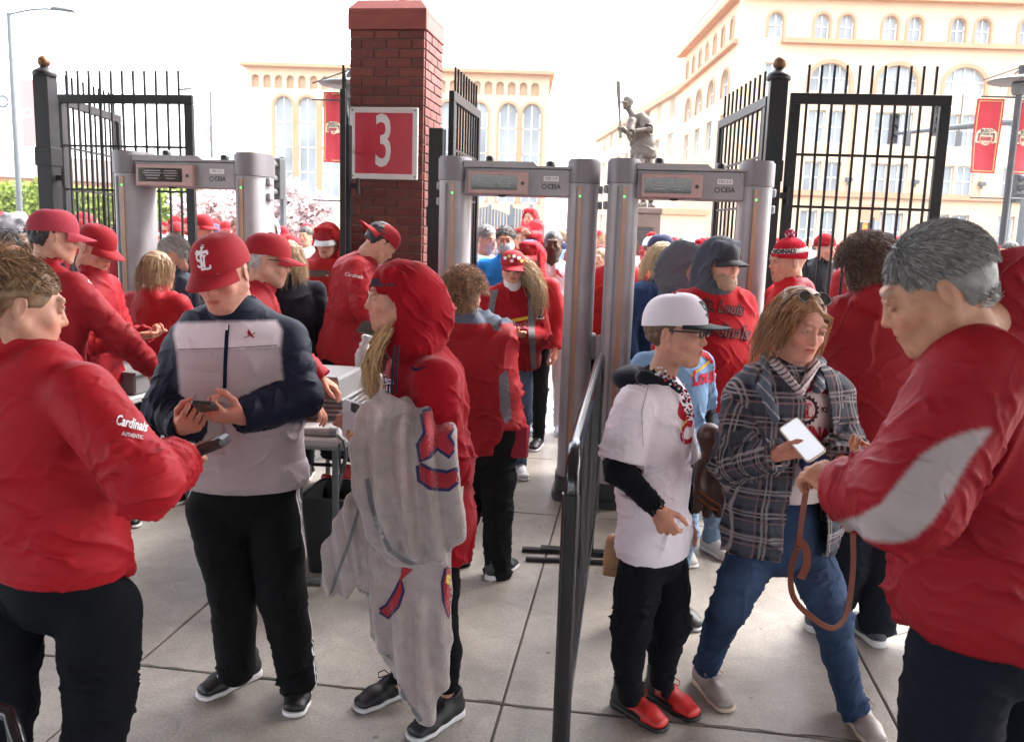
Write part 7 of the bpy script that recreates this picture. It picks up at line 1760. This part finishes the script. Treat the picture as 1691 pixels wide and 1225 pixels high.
def mids():
    p,J,jk=fig(86,352,4.1,158,'man in faded red cap and red jacket at the left, back turned',hy=125,hat='cap',hatc=(.34,.03,.05),arms='table',lean=.05,bulk=1.1,hem=.72,hairc=(.02,.018,.018),hp=8)
    mb=MB(); mb.tube([tuple(A(J['neck'])+A((0,0,.0))-b_) for b_ in[A(p.matrix_basis.translation)]]+[tuple(A(J['neck'])+A((.0,-.01,.05))-A(p.matrix_basis.translation))],[.092,.078],18); mb.build('black_collar','fleece_cloth',p,smooth='auto',).data.color_attributes[0].data.foreach_set('color',np.tile(np.array([.012,.012,.014,1],np.float32),len(mb.v)))
    lay('sleeve_lettering',at(text_tris('Cardinals',11,shear=.3),160,470,1,R(-25),.8),bvh_of(jk),'jersey_cloth',p,col=(.75,.75,.78),sub=5)
    fig(156,376,4.7,85,'person in red cap and red jacket looking down behind the gate at the left',hy=75,hp=24,hat='cap',arms='phone',bulk=1.0,hairs=None,hood=None,hairc=BROWN)
    fig(262,420,5.3,165,'blonde steward in red jacket seen through the left metal detector, back turned',hy=150,head=dict(kind='f'),hairs='bob',hairc=(.30,.18,.08),tips=BLOND,arms='up',bulk=1.05,collar='hood')
    fig(283,394,6.0,-70,'grey-haired person in navy coat beyond the left metal detector',hairs='short',hairc=GREYH,tips=(.5,.48,.46),col=(.02,.03,.05),hp=18,bulk=1.05)
    # steward behind the phone man, hands spread on the table
    p,J,jk=fig(440,392,4.05,95,'white-haired steward in red cap leaning on the table behind the cap-wearing man',hat='cap',arms='table',hp=10,hairc=(.5,.48,.46),bulk=1.2,belly=.03,hy=110,lean=.1,head=dict(kind='m',beard='stubble'),shoe_c=((.12,.10,.09),(.10,.07,.05)))
    glasses(p,J['head'],hframe(J['hy'],J['hp']),lens=None)
    fig(395,362,9.5,0,'bearded man in the crowd above the red-capped phone user',head=dict(kind='m',beard='full'),hairc=(.2,.09,.05),col=RED)
    fig(478,402,5.9,195,'woman with long blonde hair in a black coat, back turned, left of the pillar',head=dict(kind='f'),hairs='long',hairc=BLOND,col=(.012,.013,.02),tm='fleece_cloth',nhair=2600)
    p,J,jk=fig(540,375,6.9,-8,'person with red hood over a white-brimmed cap using a phone left of the pillar',hat='cap',hr=(.6,.6,.62),hairs=None,hood=(.32,.011,.012),col=(.32,.011,.012),pants=LJEAN,pm='denim',arms='phone',hp=16,tm='fleece_cloth',collar='none',bulk=1.08,belly=.02)
    phone(A(W(527,452,6.45)),(0,.5,.85),(1,-.1,0),'black phone held by the red-hooded person left of the pillar',size=(.08,.16,.012))
    # man bending over the table in front of the pillar
    Y=5.7; b=A((W(560,760,Y).x,Y,0)); J=skeleton(b,1.82,R(100),lean=.3,arms='table'); S=lambda x,y,d=0:A(W(x,y,Y+d))
    J['head']=S(628,402,-.05); J['neck']=S(604,428); J['chest']=S(588,475); J['waist']=S(576,525); J['hip']=S(565,580); J['hy']=R(115); J['hp']=R(42)
    J['shR']=S(590,448,-.20); J['shL']=S(606,445,.22); J['elR']=S(604,505,-.30); J['wrR']=S(628,520,-.22); J['elL']=S(640,495,.2); J['wrL']=S(650,535,.2)
    J['hiR']=S(556,600,-.1); J['hiL']=S(575,600,.1); J['knR']=S(552,680,-.1); J['knL']=S(590,680,.12); J['anR']=S(548,748,-.1); J['anL']=S(582,752,.15)
    p=empty('person',Vector(b),0,'steward in red jacket and black headband bending over beside the brick pillar','person')
    jk=top(p,J,(.30,.008,.014),h=.009,bulk=1.12,collar='stand',hem=S(560,603)[2],wr=.012,seed=3,arm_r=(.082,.08,.06)); trousers(p,J,BLACK,h=.010,m='jersey_cloth',rad=(.115,.095,.085,.07),hipr=(.19,.14)); body(p,J,dict(kind='m'),hh=.0045,hs=.005)
    Mh=hframe(J['hy'],J['hp']); cap(p,J['head'],Mh,RED,s=1.06,n=24,style='back'); hair(p,J['head'],Mh,'short',(.01,.01,.012),n=0,s=1.0); lay('sleeve_lettering',at(text_tris('Cardinals',9,shear=.3),584,455,1,R(-10),.9),bvh_of(jk),'jersey_cloth',p,col=(.75,.75,.78),sub=5)
    shoe(p,A((J['anR'][0],J['anR'][1],0)),R(100),(.3,.02,.02),WHITE); shoe(p,A((J['anL'][0],J['anL'][1],0)),R(95),(.3,.02,.02),WHITE)
    phone(A(W(612,543,4.9)),(-.3,-.6,.7),(.6,0,-.4),'dark phone seen just above the hooded girl\'s hair',size=(.08,.16,.01))
    F=Field([ell(A(W(604,590,4.95)),(.09,.08,.10))],.008); F.add(ell(A(W(602,595,4.95)),(.055,.05,.09)),.0); F.add(cone(A(W(602,570,4.95)),A(W(606,556,4.95)),.015,.03),.03); P,Q=F.mesh(); o=obj('plastic_bag',Shell(P+vnormals(P,Q)*(.008*folds(P,P[:,0],.03,2))[:,None],Q,(.55,.55,.56)),'nylon',None,origin=A(W(602,620,4.95))); tag(o,'knotted white plastic bag on the table beside the hooded girl','bag')
    # woman walking away between girl and detector
    Y=4.25; b=A((W(805,960,Y).x,Y,0)); J=skeleton(b,1.60,R(172),arms='down'); S=lambda x,y,d=0:A(W(x,y,Y+d))
    J['head']=S(768,487,-.02); J['neck']=S(775,530); J['chest']=S(786,590); J['waist']=S(796,655); J['hip']=S(803,715); J['hy']=R(165); J['hp']=R(6)
    J['shR']=S(824,560,0); J['shL']=S(748,560,0); J['elR']=S(838,640,.05); J['wrR']=S(845,712,-.02); J['elL']=S(735,640,.1); J['wrL']=S(745,700,.2); J['hdR']=(A((.1,.2,-1)),A((-1,0,0)),'relaxed')
    J['hiR']=S(822,745,0); J['hiL']=S(790,745,0); J['knR']=S(822,840,0); J['knL']=S(775,830,.1); J['anR']=S(822,945,0); J['anL']=S(748,940,.15)
    p=empty('person',b,0,'short curly-haired woman in red jacket with grey panels walking away beside the middle detector','person')
    def dy(P,C_,ia,sx,sf): 
        px,py=proj(P); C_=mixc(C_,A((.13,.13,.15)),(inpoly(px,py,[(808,528),(822,530),(828,548),(815,545)])|inpoly(px,py,[(824,620),(838,610),(845,690),(835,700),(826,680)])).astype(float)); return mixc(C_,A((.10,.12,.17)),((P[:,2]>J['neck'][2]+.0)).astype(float))
    top(p,J,(.29,.005,.011),h=.007,bulk=1.08,collar='hood',hem=S(800,742)[2],wr=.012,seed=12,dyef=dy,arm_r=(.072,.068,.05)); trousers(p,J,BLACK,h=.008,m='jersey_cloth',rad=(.10,.085,.078,.075),hipr=(.175,.125),cuff=.05); body(p,J,dict(kind='f'),hh=.0042,hs=.0042)
    hair(p,J['head'],hframe(J['hy'],J['hp']),'curly',(.17,.075,.035),n=4200,tips=(.40,.20,.09),s=.93)
    shoe(p,A((W(820,948,Y).x,Y,0)),R(150),(.012,.012,.014),(.6,.6,.6)); shoe(p,A((W(748,945,Y+.15).x,Y+.15,0)),R(165),(.012,.012,.014),(.5,.35,.35))
    mb=MB(); mb.box((0,0,0),(.07,.02,.085),bev=.012); q=mb.build('purse','knit',loc=Vector(S(850,728,-.05)),col=(.35,.03,.05)); tag(q,'small red patterned bag at the walking woman\'s side','bag')
    # woman in red cap with long blonde hair
    p,J,jk=fig(847,425,6.1,4,'blonde woman in badge-covered red cap and open red jacket walking through the detector',H=1.60,hat='cap',head=dict(kind='f',smile=1),hairs=None,col=(.29,.008,.014),pants=JEAN,pm='denim',arms=['down','phone'],tm='fleece_cloth',collar='hood',bulk=1.12,belly=.04,hp=8,h=.009,wr=.012,shoe_c=((.5,.5,.5),(.5,.5,.5)))
    Mh=hframe(J['hy'],J['hp']); glasses(p,J['head'],Mh,s=.97)
    n=2600; r=np.random.default_rng(8); t=np.linspace(0,1,8)[None,:,None]; a=J['head']+A((.07,.02,.0))+r.normal(0,1,(n,1,3))*A((.014,.03,.03)); e=a+A((.10,.0,-.27))+r.normal(0,1,(n,1,3))*A((.03,.03,.05)); path=a*(1-t)+e*t+A((.05,-.04,.02))*np.sin(t*PI)+.015*np.sin(t*7+r.uniform(0,6,(n,1,1)))*t
    obj('hair',ribbons(path,.0014,np.clip(A((.40,.29,.17))*(1+.4*r.normal(size=(n,1))),0,1)),'hair_fibre',p)
    F=Field([cone(J['neck'],J['head'],.09,.08)],.008); F.add(cone(J['neck']+A((0,-.01,.0)),J['head']+A((0,-.01,-.11)),.072,.066),0); P,Q=F.mesh(); obj('white_neck_warmer',Shell(P,Q,(.62,.58,.60)),'fleece_cloth',p)
    bv=bvh_of(jk)
    for pl in([(823,478),(811,480),(803,530),(812,545),(818,500)],[(872,482),(880,490),(884,560),(886,612),(878,612),(872,540)]): lay('grey_lining',pxpoly(pl),bv,'fleece_cloth',p,col=(.13,.13,.14),off=.012)
    lay('shirt_bat',pxpoly([(816,533),(872,522),(872,527),(816,539)]),bv,'fleece_cloth',p,col=(.6,.42,.03),off=.010); lay('shirt_lettering',at(text_tris('St Louis',19,shear=.25,bold=.7),848,538,1,R(4),.85),bv,'fleece_cloth',p,col=(.28,.10,.12),off=.012)
    lay('button_badge',pxpoly([(844+7*math.cos(2*PI*i/16),536-7*math.sin(2*PI*i/16)) for i in range(16)]),bv,'fleece_cloth',p,col=(.5,.5,.6),off=.018); lay('button_badge',pxpoly([(844+5*math.cos(2*PI*i/16),536-5*math.sin(2*PI*i/16)) for i in range(16)]),bv,'fleece_cloth',p,col=(.12,.05,.2),off=.020)
    lay('jacket_number',at(text_tris('2',26,bold=1.2),892,518),bv,'fleece_cloth',p,col=(.6,.6,.65),off=.010); lay('jacket_number',at(text_tris('2',22,bold=.3),892,518),bv,'fleece_cloth',p,col=(.02,.02,.05),off=.014)
    cp=[c for c in children(p) if c.name.startswith('cap')][0]; cb=bvh_of(cp)
    for k,(x,y) in enumerate(((834,426),(841,423),(849,423),(857,426),(862,431),(845,431))): lay('pin_badge',pxpoly([(x+3*math.cos(2*PI*i/8),y-3*math.sin(2*PI*i/8)) for i in range(8)]),cb,'cap_cloth',p,col=[(.6,.6,.6),(.5,.4,.1),(.7,.7,.7)][k%3],off=.006,sub=9)
    fig(877,405,7.0,-24,'person with red hood over a red cap and sunglasses behind the badge-capped woman',hat='cap',hairs=None,hood=(.36,.012,.02),col=(.36,.012,.02),collar='none',hp=4,pants=BLACK)
    p,J,_=fig(836,376,7.6,-4,'man in bright blue pullover and pale blue face mask beyond the middle detector',col=(.02,.22,.62),hairc=(.05,.035,.03),tm='fleece_cloth',hp=4)
    F=Field([ell(J['head']+A((0,-.07,-.045)),(.08,.08,.08))],.006); F.add(ell(J['head']+A((0,-.070,-.048)),(.056,.040,.048)),0); P,Q=F.mesh(); P=P+vnormals(P,Q)*(.0015*np.sin(P[:,2]/.012*2*PI))[:,None]; obj('face_mask',Shell(P,Q,(.42,.55,.66)),'jersey_cloth',p)
    p,J,_=fig(805,374,7.9,48,'grey-haired man in white jersey with sunglasses on his head, right of the pillar',col=(.6,.58,.58),hairs='crop',hairc=GREYH,hp=14,tm='jersey_cloth',collar='crew'); glasses(p,J['head'],hframe(J['hy'],J['hp'])@rotx(-.8),up=.04)
    p,J,jk=fig(914,383,7.5,-6,'dark-skinned man in white baseball jersey smiling beyond the middle detector',skin='dark',head=dict(kind='m',smile=1,beard='stubble',brow=(.02,.015,.01)),hairs='crop',hairc=(.015,.012,.012),nhair=0,col=(.62,.60,.66),sleeve='long',dyef=lambda P,C_,ia,sx,sf:mixc(C_,A((.035,.045,.09)),((ia>.6)&(P[:,2]<1.27)).astype(float)),pants=(.6,.58,.6),tm='jersey_cloth',collar='v',hp=-2,bulk=1.05,shoe_c=((.5,.5,.6),WHITE))
    B,bk,bt=bird(); lay('jersey_bird',at(B,920,452,16,R(10)),bvh_of(jk),'jersey_cloth',p,col=(.35,.01,.03),off=.01,sub=9); lay('jersey_bat',at(bt,914,455,14),bvh_of(jk),'jersey_cloth',p,col=(.55,.35,.05),off=.008,sub=9)
    fig(862,376,10.5,-15,'man with red hood up carrying a child on his shoulders beyond the middle detector',H=1.78,hood=(.38,.03,.03),col=(.38,.03,.03),hairs=None,collar='none',arms='up')
    # child riding on shoulders
    z0=W(870,386,10.6).z-.55; Y=10.62; b=A((W(874,380,Y).x,Y,z0)); J=skeleton(b,1.1,R(-25),arms='phone'); J['k']=.72; S=lambda x,y,d=0:A(W(x,y,Y+d)); J['head']=S(875,361); J['neck']=S(877,372); J['chest']=S(879,381); J['waist']=S(880,391); J['hip']=S(879,399)
    J['shR']=S(872,377,-.05); J['shL']=S(886,377,.05); J['elR']=S(868,388,-.15); J['elL']=S(890,388,-.1); J['wrR']=S(867,385,-.2); J['wrL']=S(874,386,-.2)
    J['hiR']=S(874,402,-.05); J['hiL']=S(884,402,.05); J['knR']=S(868,405,-.25); J['knL']=S(876,406,-.25); J['anR']=S(868,425,-.25); J['anL']=S(875,427,-.25)
    p=empty('person',Vector(b),0,'small child in red hooded jacket riding on shoulders above the far crowd','person'); top(p,J,(.62,.03,.04),h=.014,collar='none',hem=J['hip'][2]); trousers(p,J,(.1,.12,.2),h=.014,hipr=(.13,.10)); body(p,J,dict(kind='f'),hh=.007,hs=.008,hscale=.9); hood_up(p,J['head'],hframe(R(-25),0),(.62,.03,.04),s=.9,h=.01)
    # right-hand side
    fig(1023,384,6.3,175,'person in red pullover and black trousers behind the third detector tower, back turned',col=(.30,.010,.012),tm='fleece_cloth',collar='crew',bulk=1.15,hat='cap')
    p,J,_=fig(1098,404,6.0,38,'woman with loose blonde hair, glasses and navy fleece beside the third detector',head=dict(kind='f'),hairs='long',hairc=(.50,.36,.20),tips=(.62,.5,.32),col=(.022,.04,.10),tm='fleece_cloth',pants=LJEAN,pm='denim',hp=14,nhair=2400); glasses(p,J['head'],hframe(J['hy'],J['hp']),lens=None,r=.0018)
    fig(1092,391,7.0,50,'person in navy baseball cap and olive jacket behind the blonde woman in fleece',hat='cap',hatc=(.03,.035,.09),hr=(.45,.05,.05),col=(.09,.09,.065),hairc=GREYH,bulk=1.08)
    fig(1132,406,5.5,80,'man with grey hood up looking right, next to the bearded man',hood=(.12,.125,.15),col=(.075,.08,.10),tm='fleece_cloth',hairs=None,collar='none',hp=12,bulk=1.0,arms='phone')
    p,J,jk=fig(1192,402,4.6,22,'bearded man with dark hood over a cap and red team sweatshirt',hat='cap',hatc=(.03,.03,.035),hairs=None,hood=(.06,.063,.08),col=(.32,.008,.014),head=dict(kind='m',beard='full',smile=1,fat=1),skin='pink',tm='fleece_cloth',collar='none',bulk=1.28,belly=.07,hp=3,hy=32,h=.008,pants=LJEAN,pm='denim',shoe_c=((.5,.48,.46),(.6,.6,.6)),wr=.010)
    bv=bvh_of(jk)
    for s,x,y,sz,sx in(('St. Louis',1193,508,27,.74),('Cardinals',1192,546,31,.78)): 
        g=text_tris(s,sz,shear=.25,bold=1.7); lay('shirt_lettering',at(g,x,y,1,R(-6),sx),bv,'fleece_cloth',p,col=(.015,.012,.015),off=.006); g=text_tris(s,sz,shear=.25,bold=.1); lay('shirt_lettering',at(g,x,y,1,R(-6),sx),bv,'fleece_cloth',p,col=(.16,.03,.035),off=.009)
    # youngster in light blue jersey behind the boy
    p,J,jk=fig(1128,487,3.75,28,'youngster in pale blue team jersey over black sleeves, mostly hidden behind the boy',H=1.48,head=dict(kind='f'),hat='cap',hatc=(.01,.012,.03),hairs='short',hairc=BROWN,col=(.18,.29,.45),tm='jersey_cloth',collar='v',sleeve='short',pants=LJEAN,pm='denim',h=.007,arms='down',hp=10,shoe_c=((.02,.02,.02),(.6,.6,.6)))
    top(p,J,(.014,.014,.017),name='undershirt',m='fleece_cloth',h=.009,bulk=.84,collar='none',hem=.86,arm_r=(.052,.05,.042))
    bv=bvh_of(jk); B,bk,bt=bird(); lay('jersey_bird',at(B,1160,585,44,R(15),.7),bv,'jersey_cloth',p,col=(.40,.02,.03)); lay('jersey_bat',at(bt,1156,607,34,R(12),.7),bv,'jersey_cloth',p,col=(.6,.33,.03),off=.005); lay('jersey_lettering',at(text_tris('Louis',34,shear=.2,bold=1.4),1165,622,1,R(8),.62),bv,'jersey_cloth',p,col=(.45,.02,.05),off=.006)
    def glove():
        o=Vector(W(1176,780,3.35)); t=empty('baseball_glove',o,0,'dark brown leather baseball glove hanging between the boy and the plaid shirt','glove'); pr=[ell((0,0,0),(.085,.05,.11),rotz(.4))]
        for k in range(5): a=R(-60+26*k); pr.append(cone((.02*math.sin(a),-.0,-.05),(.105*math.sin(a)+.0,-.02,-.05-.115*math.cos(a)),.026,.020))
        pr+=[cone((.0,0,.08),(-.02,0,.15),.045,.05)]
        F=Field(pr,.005); F.add(pr,.010); F.cut(ell((-.01,-.07,-.03),(.05,.05,.08)),.02); P,Q=F.mesh(); obj('leather',Shell(P,Q,(.055,.016,.010)),'shoe_leather',t,origin=(0,0,0))
        g=text_tris('M',.05,bold=.002); mb=MB(); mb.tube([(-.06,-.045,-.06),(-.02,-.06,-.09),(.03,-.055,-.12)],.004,6); mb.tube([(-.06,-.05,-.09),(-.02,-.06,-.12),(.02,-.05,-.14)],.004,6); mb.build('lacing','fleece_cloth',t,col=(.20,.06,.02))
    glove()
    # beyond the right-hand gate
    p,J,_=fig(1304,398,5.0,-82,'person in red knitted hat with white band and pompom, facing left',hat=None,hairs=None,col=(.50,.010,.018),collar='hood',dyef=lambda P,C_,ia,sx,sf:mixc(C_,A((.22,.012,.03)),((P[:,2]>1.40)&(sf<.02)).astype(float)),hp=6)
    beanie(p,J['head'],hframe(R(-58),R(6)),(.45,.01,.03),col2=(.62,.60,.60),pom=(.35,.03,.06),text='CARDINALS',s=.99)
    p,J,_=fig(1627,410,5.4,-10,'man in red cap with white monogram over the grey-haired man\'s shoulder',hat=None,hairs=None,col=RED,collar='hood'); cap(p,J['head'],hframe(R(-14),R(6)),(.55,.01,.02),logo=(.7,.7,.72),s=1.05)
    p,J,_=fig(1670,420,5.0,-12,'brown-haired woman with glasses and navy coat at the right edge',head=dict(kind='f'),hairs='long',hairc=(.16,.07,.035),col=(.02,.035,.08),tips=(.28,.13,.06),fat=1); glasses(p,J['head'],hframe(R(-12),R(6)),lens=None,r=.0018)
    p,J,_=fig(1622,393,8.5,0,'man with dark hair and sunglasses behind the red monogrammed cap',hairc=(.02,.018,.018),col=(.1,.1,.12)); glasses(p,J['head'],hframe(0,R(6)))
    fig(1655,478,3.7,170,'short person with brown hair just above the grey-haired man\'s collar',head=dict(kind='m'),hairs='bob',hairc=(.09,.045,.03),col=(.03,.03,.05),shoes=False)
    fig(1432,392,7.5,-30,'person in red cap behind the dark curly hair',hat='cap'); fig(1465,388,7.8,150,'person in black knitted hat right of the dark curly hair',hat='beanie',hatc=(.015,.015,.018),hairs=None,col=(.02,.02,.03))
    p,J,_=fig(24,362,5.8,100,'person in grey hood over a navy cap at the far left edge',hat='cap',hatc=(.02,.022,.03),hr=(.02,.022,.03),hood=(.33,.33,.36),hairs=None,col=(.33,.33,.36),tm='fleece_cloth',collar='none')
    p,J,_=fig(30,391,5.0,-30,'brown-haired woman with sunglasses on her head at the far left edge',head=dict(kind='f'),hairs='bob',hairc=(.16,.09,.05),col=(.5,.5,.52)); glasses(p,J['head'],hframe(J['hy'],J['hp'])@rotx(-.7),up=.04)
    fig(2,382,4.6,60,'person with red-tinted sunglasses cut by the left picture edge',hairc=(.02,.02,.02),col=RED)
mids()
# ---------------------------------------------------------------- the crowd further back
def crowd():
    spec=[('cap','m',RED,(1,1,1),None,'short',BROWN,'down'),('cap','f',RED,(1,1,1),None,'long',BLOND,'down'),(None,'m',None,(1,1,1),None,'short',(.04,.03,.025),'phone'),('beanie','m',RED,(1,1,1),None,None,BROWN,'down'),
          (None,'f',None,(1,1,1),None,'long',BROWN,'down'),(None,'m',None,(1,1,1),(1,1,1),None,BROWN,'pocket'),('cap','m',(.03,.035,.08),(1,1,1),None,'short',GREYH,'down'),('cap','m',(.6,.6,.62),(1,1,1),None,'short',BROWN,'up'),
          (None,'f',None,(1,1,1),None,'bob',(.30,.18,.09),'pocket'),('capback','m',RED,(1,1,1),None,'short',BROWN,'down')]
    words=['red cap','red cap, blonde hair','short dark hair','red knitted hat','long brown hair','hood up','navy cap and grey hair','white cap','light bobbed hair','cap worn backwards']
    cols=[('red',(.28,.010,.017)),('red',(.33,.016,.022)),('dark red',(.28,.008,.016)),('white',(.62,.60,.62)),('navy',(.025,.035,.09)),('red',(.36,.012,.026)),('black',(.015,.015,.018)),('grey',(.25,.25,.27)),('pale blue',(.26,.42,.60)),('red',(.30,.01,.018))]
    pcs=[('blue jeans',(.05,.085,.15)),('black trousers',(.015,.015,.018)),('pale jeans',(.14,.20,.28)),('khaki trousers',(.28,.22,.15))]
    protos=[]
    for i,(hat,kind,hc,tc,hood,hs,hcol,arms) in enumerate(spec):
        p,J,jk=fig(400+60*i,400,12,0,'x',H=1.72,col=(1,1,1),pants=(1,1,1),hat=hat,hatc=hc or RED,head=dict(kind=kind),hairs=hs,hairc=hcol,arms=arms,hood=hood,tm='fleece_cloth' if i%2 else 'nylon',h=.018,collar='none' if hood else ('hood' if i%3==0 else 'crew'),nhair=420,skin=['fair','pink','tan','fair','dark','fair','tan','pink','fair','tan'][i])
        # head heights share the origin so that copies turn about their own base
        protos.append(p)
    bpy.context.view_layer.update(); kids={}
    for o in bpy.data.objects:
        if o.parent is not None: kids.setdefault(o.parent.name,[]).append(o)
    rr=random.Random(11); spots=[]; used=set()
    def place(px,Y,H,i,yaw,ci=None,pi=None):
        p=protos[i]; c=copy_tree(p,kids); g=G(px,Y) ; hx=W(px,395+.03*(px-845),Y).x
        c.location=(hx,Y,0); c.rotation_euler=(0,0,R(yaw)); s=H/1.72; c.scale=(s,s,s)
        ci=rr.randrange(len(cols)) if ci is None else ci; pi=rr.randrange(len(pcs)) if pi is None else pi
        bpy_children=[o for o in C_new(c)]
        for o in bpy_children:
            b=o.name.split('.')[0]
            if b in('jacket','hood'): o.color=(*cols[ci][1],1)
            elif b in('trousers','jeans'): o.color=(*pcs[pi][1],1)
        zone=('at far left edge' if px<95 else 'behind left gates' if px<235 else 'beyond left detector' if px<420 else 'left of pillar' if px<575 else 'right of pillar' if px<800 else 'beyond middle detector' if px<950 else 'between two detectors' if px<1010 else 'near the statue' if px<1110 else 'beyond third detector' if px<1225 else 'behind tall right post' if px<1300 else 'behind right gate' if px<1570 else 'under right banners')
        dist='near front' if Y<11 else 'mid crowd' if Y<17 else 'far back'
        face='facing us' if abs(yaw)<60 else 'back turned' if abs(yaw)>120 else 'turned left' if yaw<0 else 'turned right'
        lb='%s, %s top, %s, %s, %s'%(words[i],cols[ci][0],pcs[pi][0],face,zone); lb+=', %s'%dist if len(lb.split())<15 and lb in used else ''; used.add(lb); c['label']=lb; c['category']='person'; c['group']='fans crowding towards the gate'
        spots.append((hx,Y)); return c
    made={}
    def C_new(c): return made.get(c.name,[])
    global copy_tree
    base_copy=copy_tree
    def ct(o,kd,parent=None,acc=None):
        c=o.copy(); C.objects.link(c); c.parent=parent; acc=[] if acc is None else acc
        if parent is not None: acc.append(c)
        for ch in kd.get(o.name,[]): ct(ch,kd,c,acc)
        if parent is None: made[c.name]=acc
        return c
    copy_tree=ct
    # recentre the prototypes on their heads
    for p in protos: p.location=(0,0,0)
    n=0; tries=0
    while n<288 and tries<22000:
        tries+=1; u=rr.random(); Y=7.6+24*u**1.25; px=rr.uniform(-30,1720); x=W(px,395,Y).x
        if 565<px<735 and Y<24: continue
        if 1020<px<1110 and Y>20: continue
        if any((x-a)**2+(Y-b)**2<(.46 if Y<14 else .55)**2 for a,b in spots+fixed): continue
        if Y<9.5 and (735<px<960): continue
        if 975<px<1005 and Y<9: continue
        if px<330 and Y>30: continue
        place(px,Y,rr.choice([1.58,1.63,1.68,1.72,1.75,1.80,1.52,1.70]),rr.choice([0,0,0,1,2,3,4,5,5,6,7,8,9,0,3]),rr.gauss(0,38) if rr.random()<.75 else rr.choice([180,160,-150,90,-90]),ci=None); n+=1
    for p in protos:
        for ch in kids.get(p.name,[]):
            for c2 in kids.get(ch.name,[]): bpy.data.objects.remove(c2)
            bpy.data.objects.remove(ch)
        bpy.data.objects.remove(p)
fixed=[(o.location.x,o.location.y) for o in bpy.data.objects if o.get('category')=='person']
crowd()

# ---------------------------------------------------------------- scattering volume added to wash out the far street like lens glare
def glare_haze():
    m=bpy.data.materials.new('glare_haze'); m.use_nodes=True; nt=m.node_tree; nt.nodes.remove(nt.nodes['Principled BSDF']); v=nt.nodes.new('ShaderNodeVolumePrincipled'); v.inputs['Density'].default_value=.0005; v.inputs['Color'].default_value=(1,.97,.92,1)
    nt.links.new(v.outputs[0],nt.nodes['Material Output'].inputs['Volume']); MATS['glare_haze']=m
    mb=MB(); mb.box((0,75,9.5),(110,110,10.6)); o=mb.build('glare_haze','glare_haze'); o['kind']='stuff'
glare_haze()
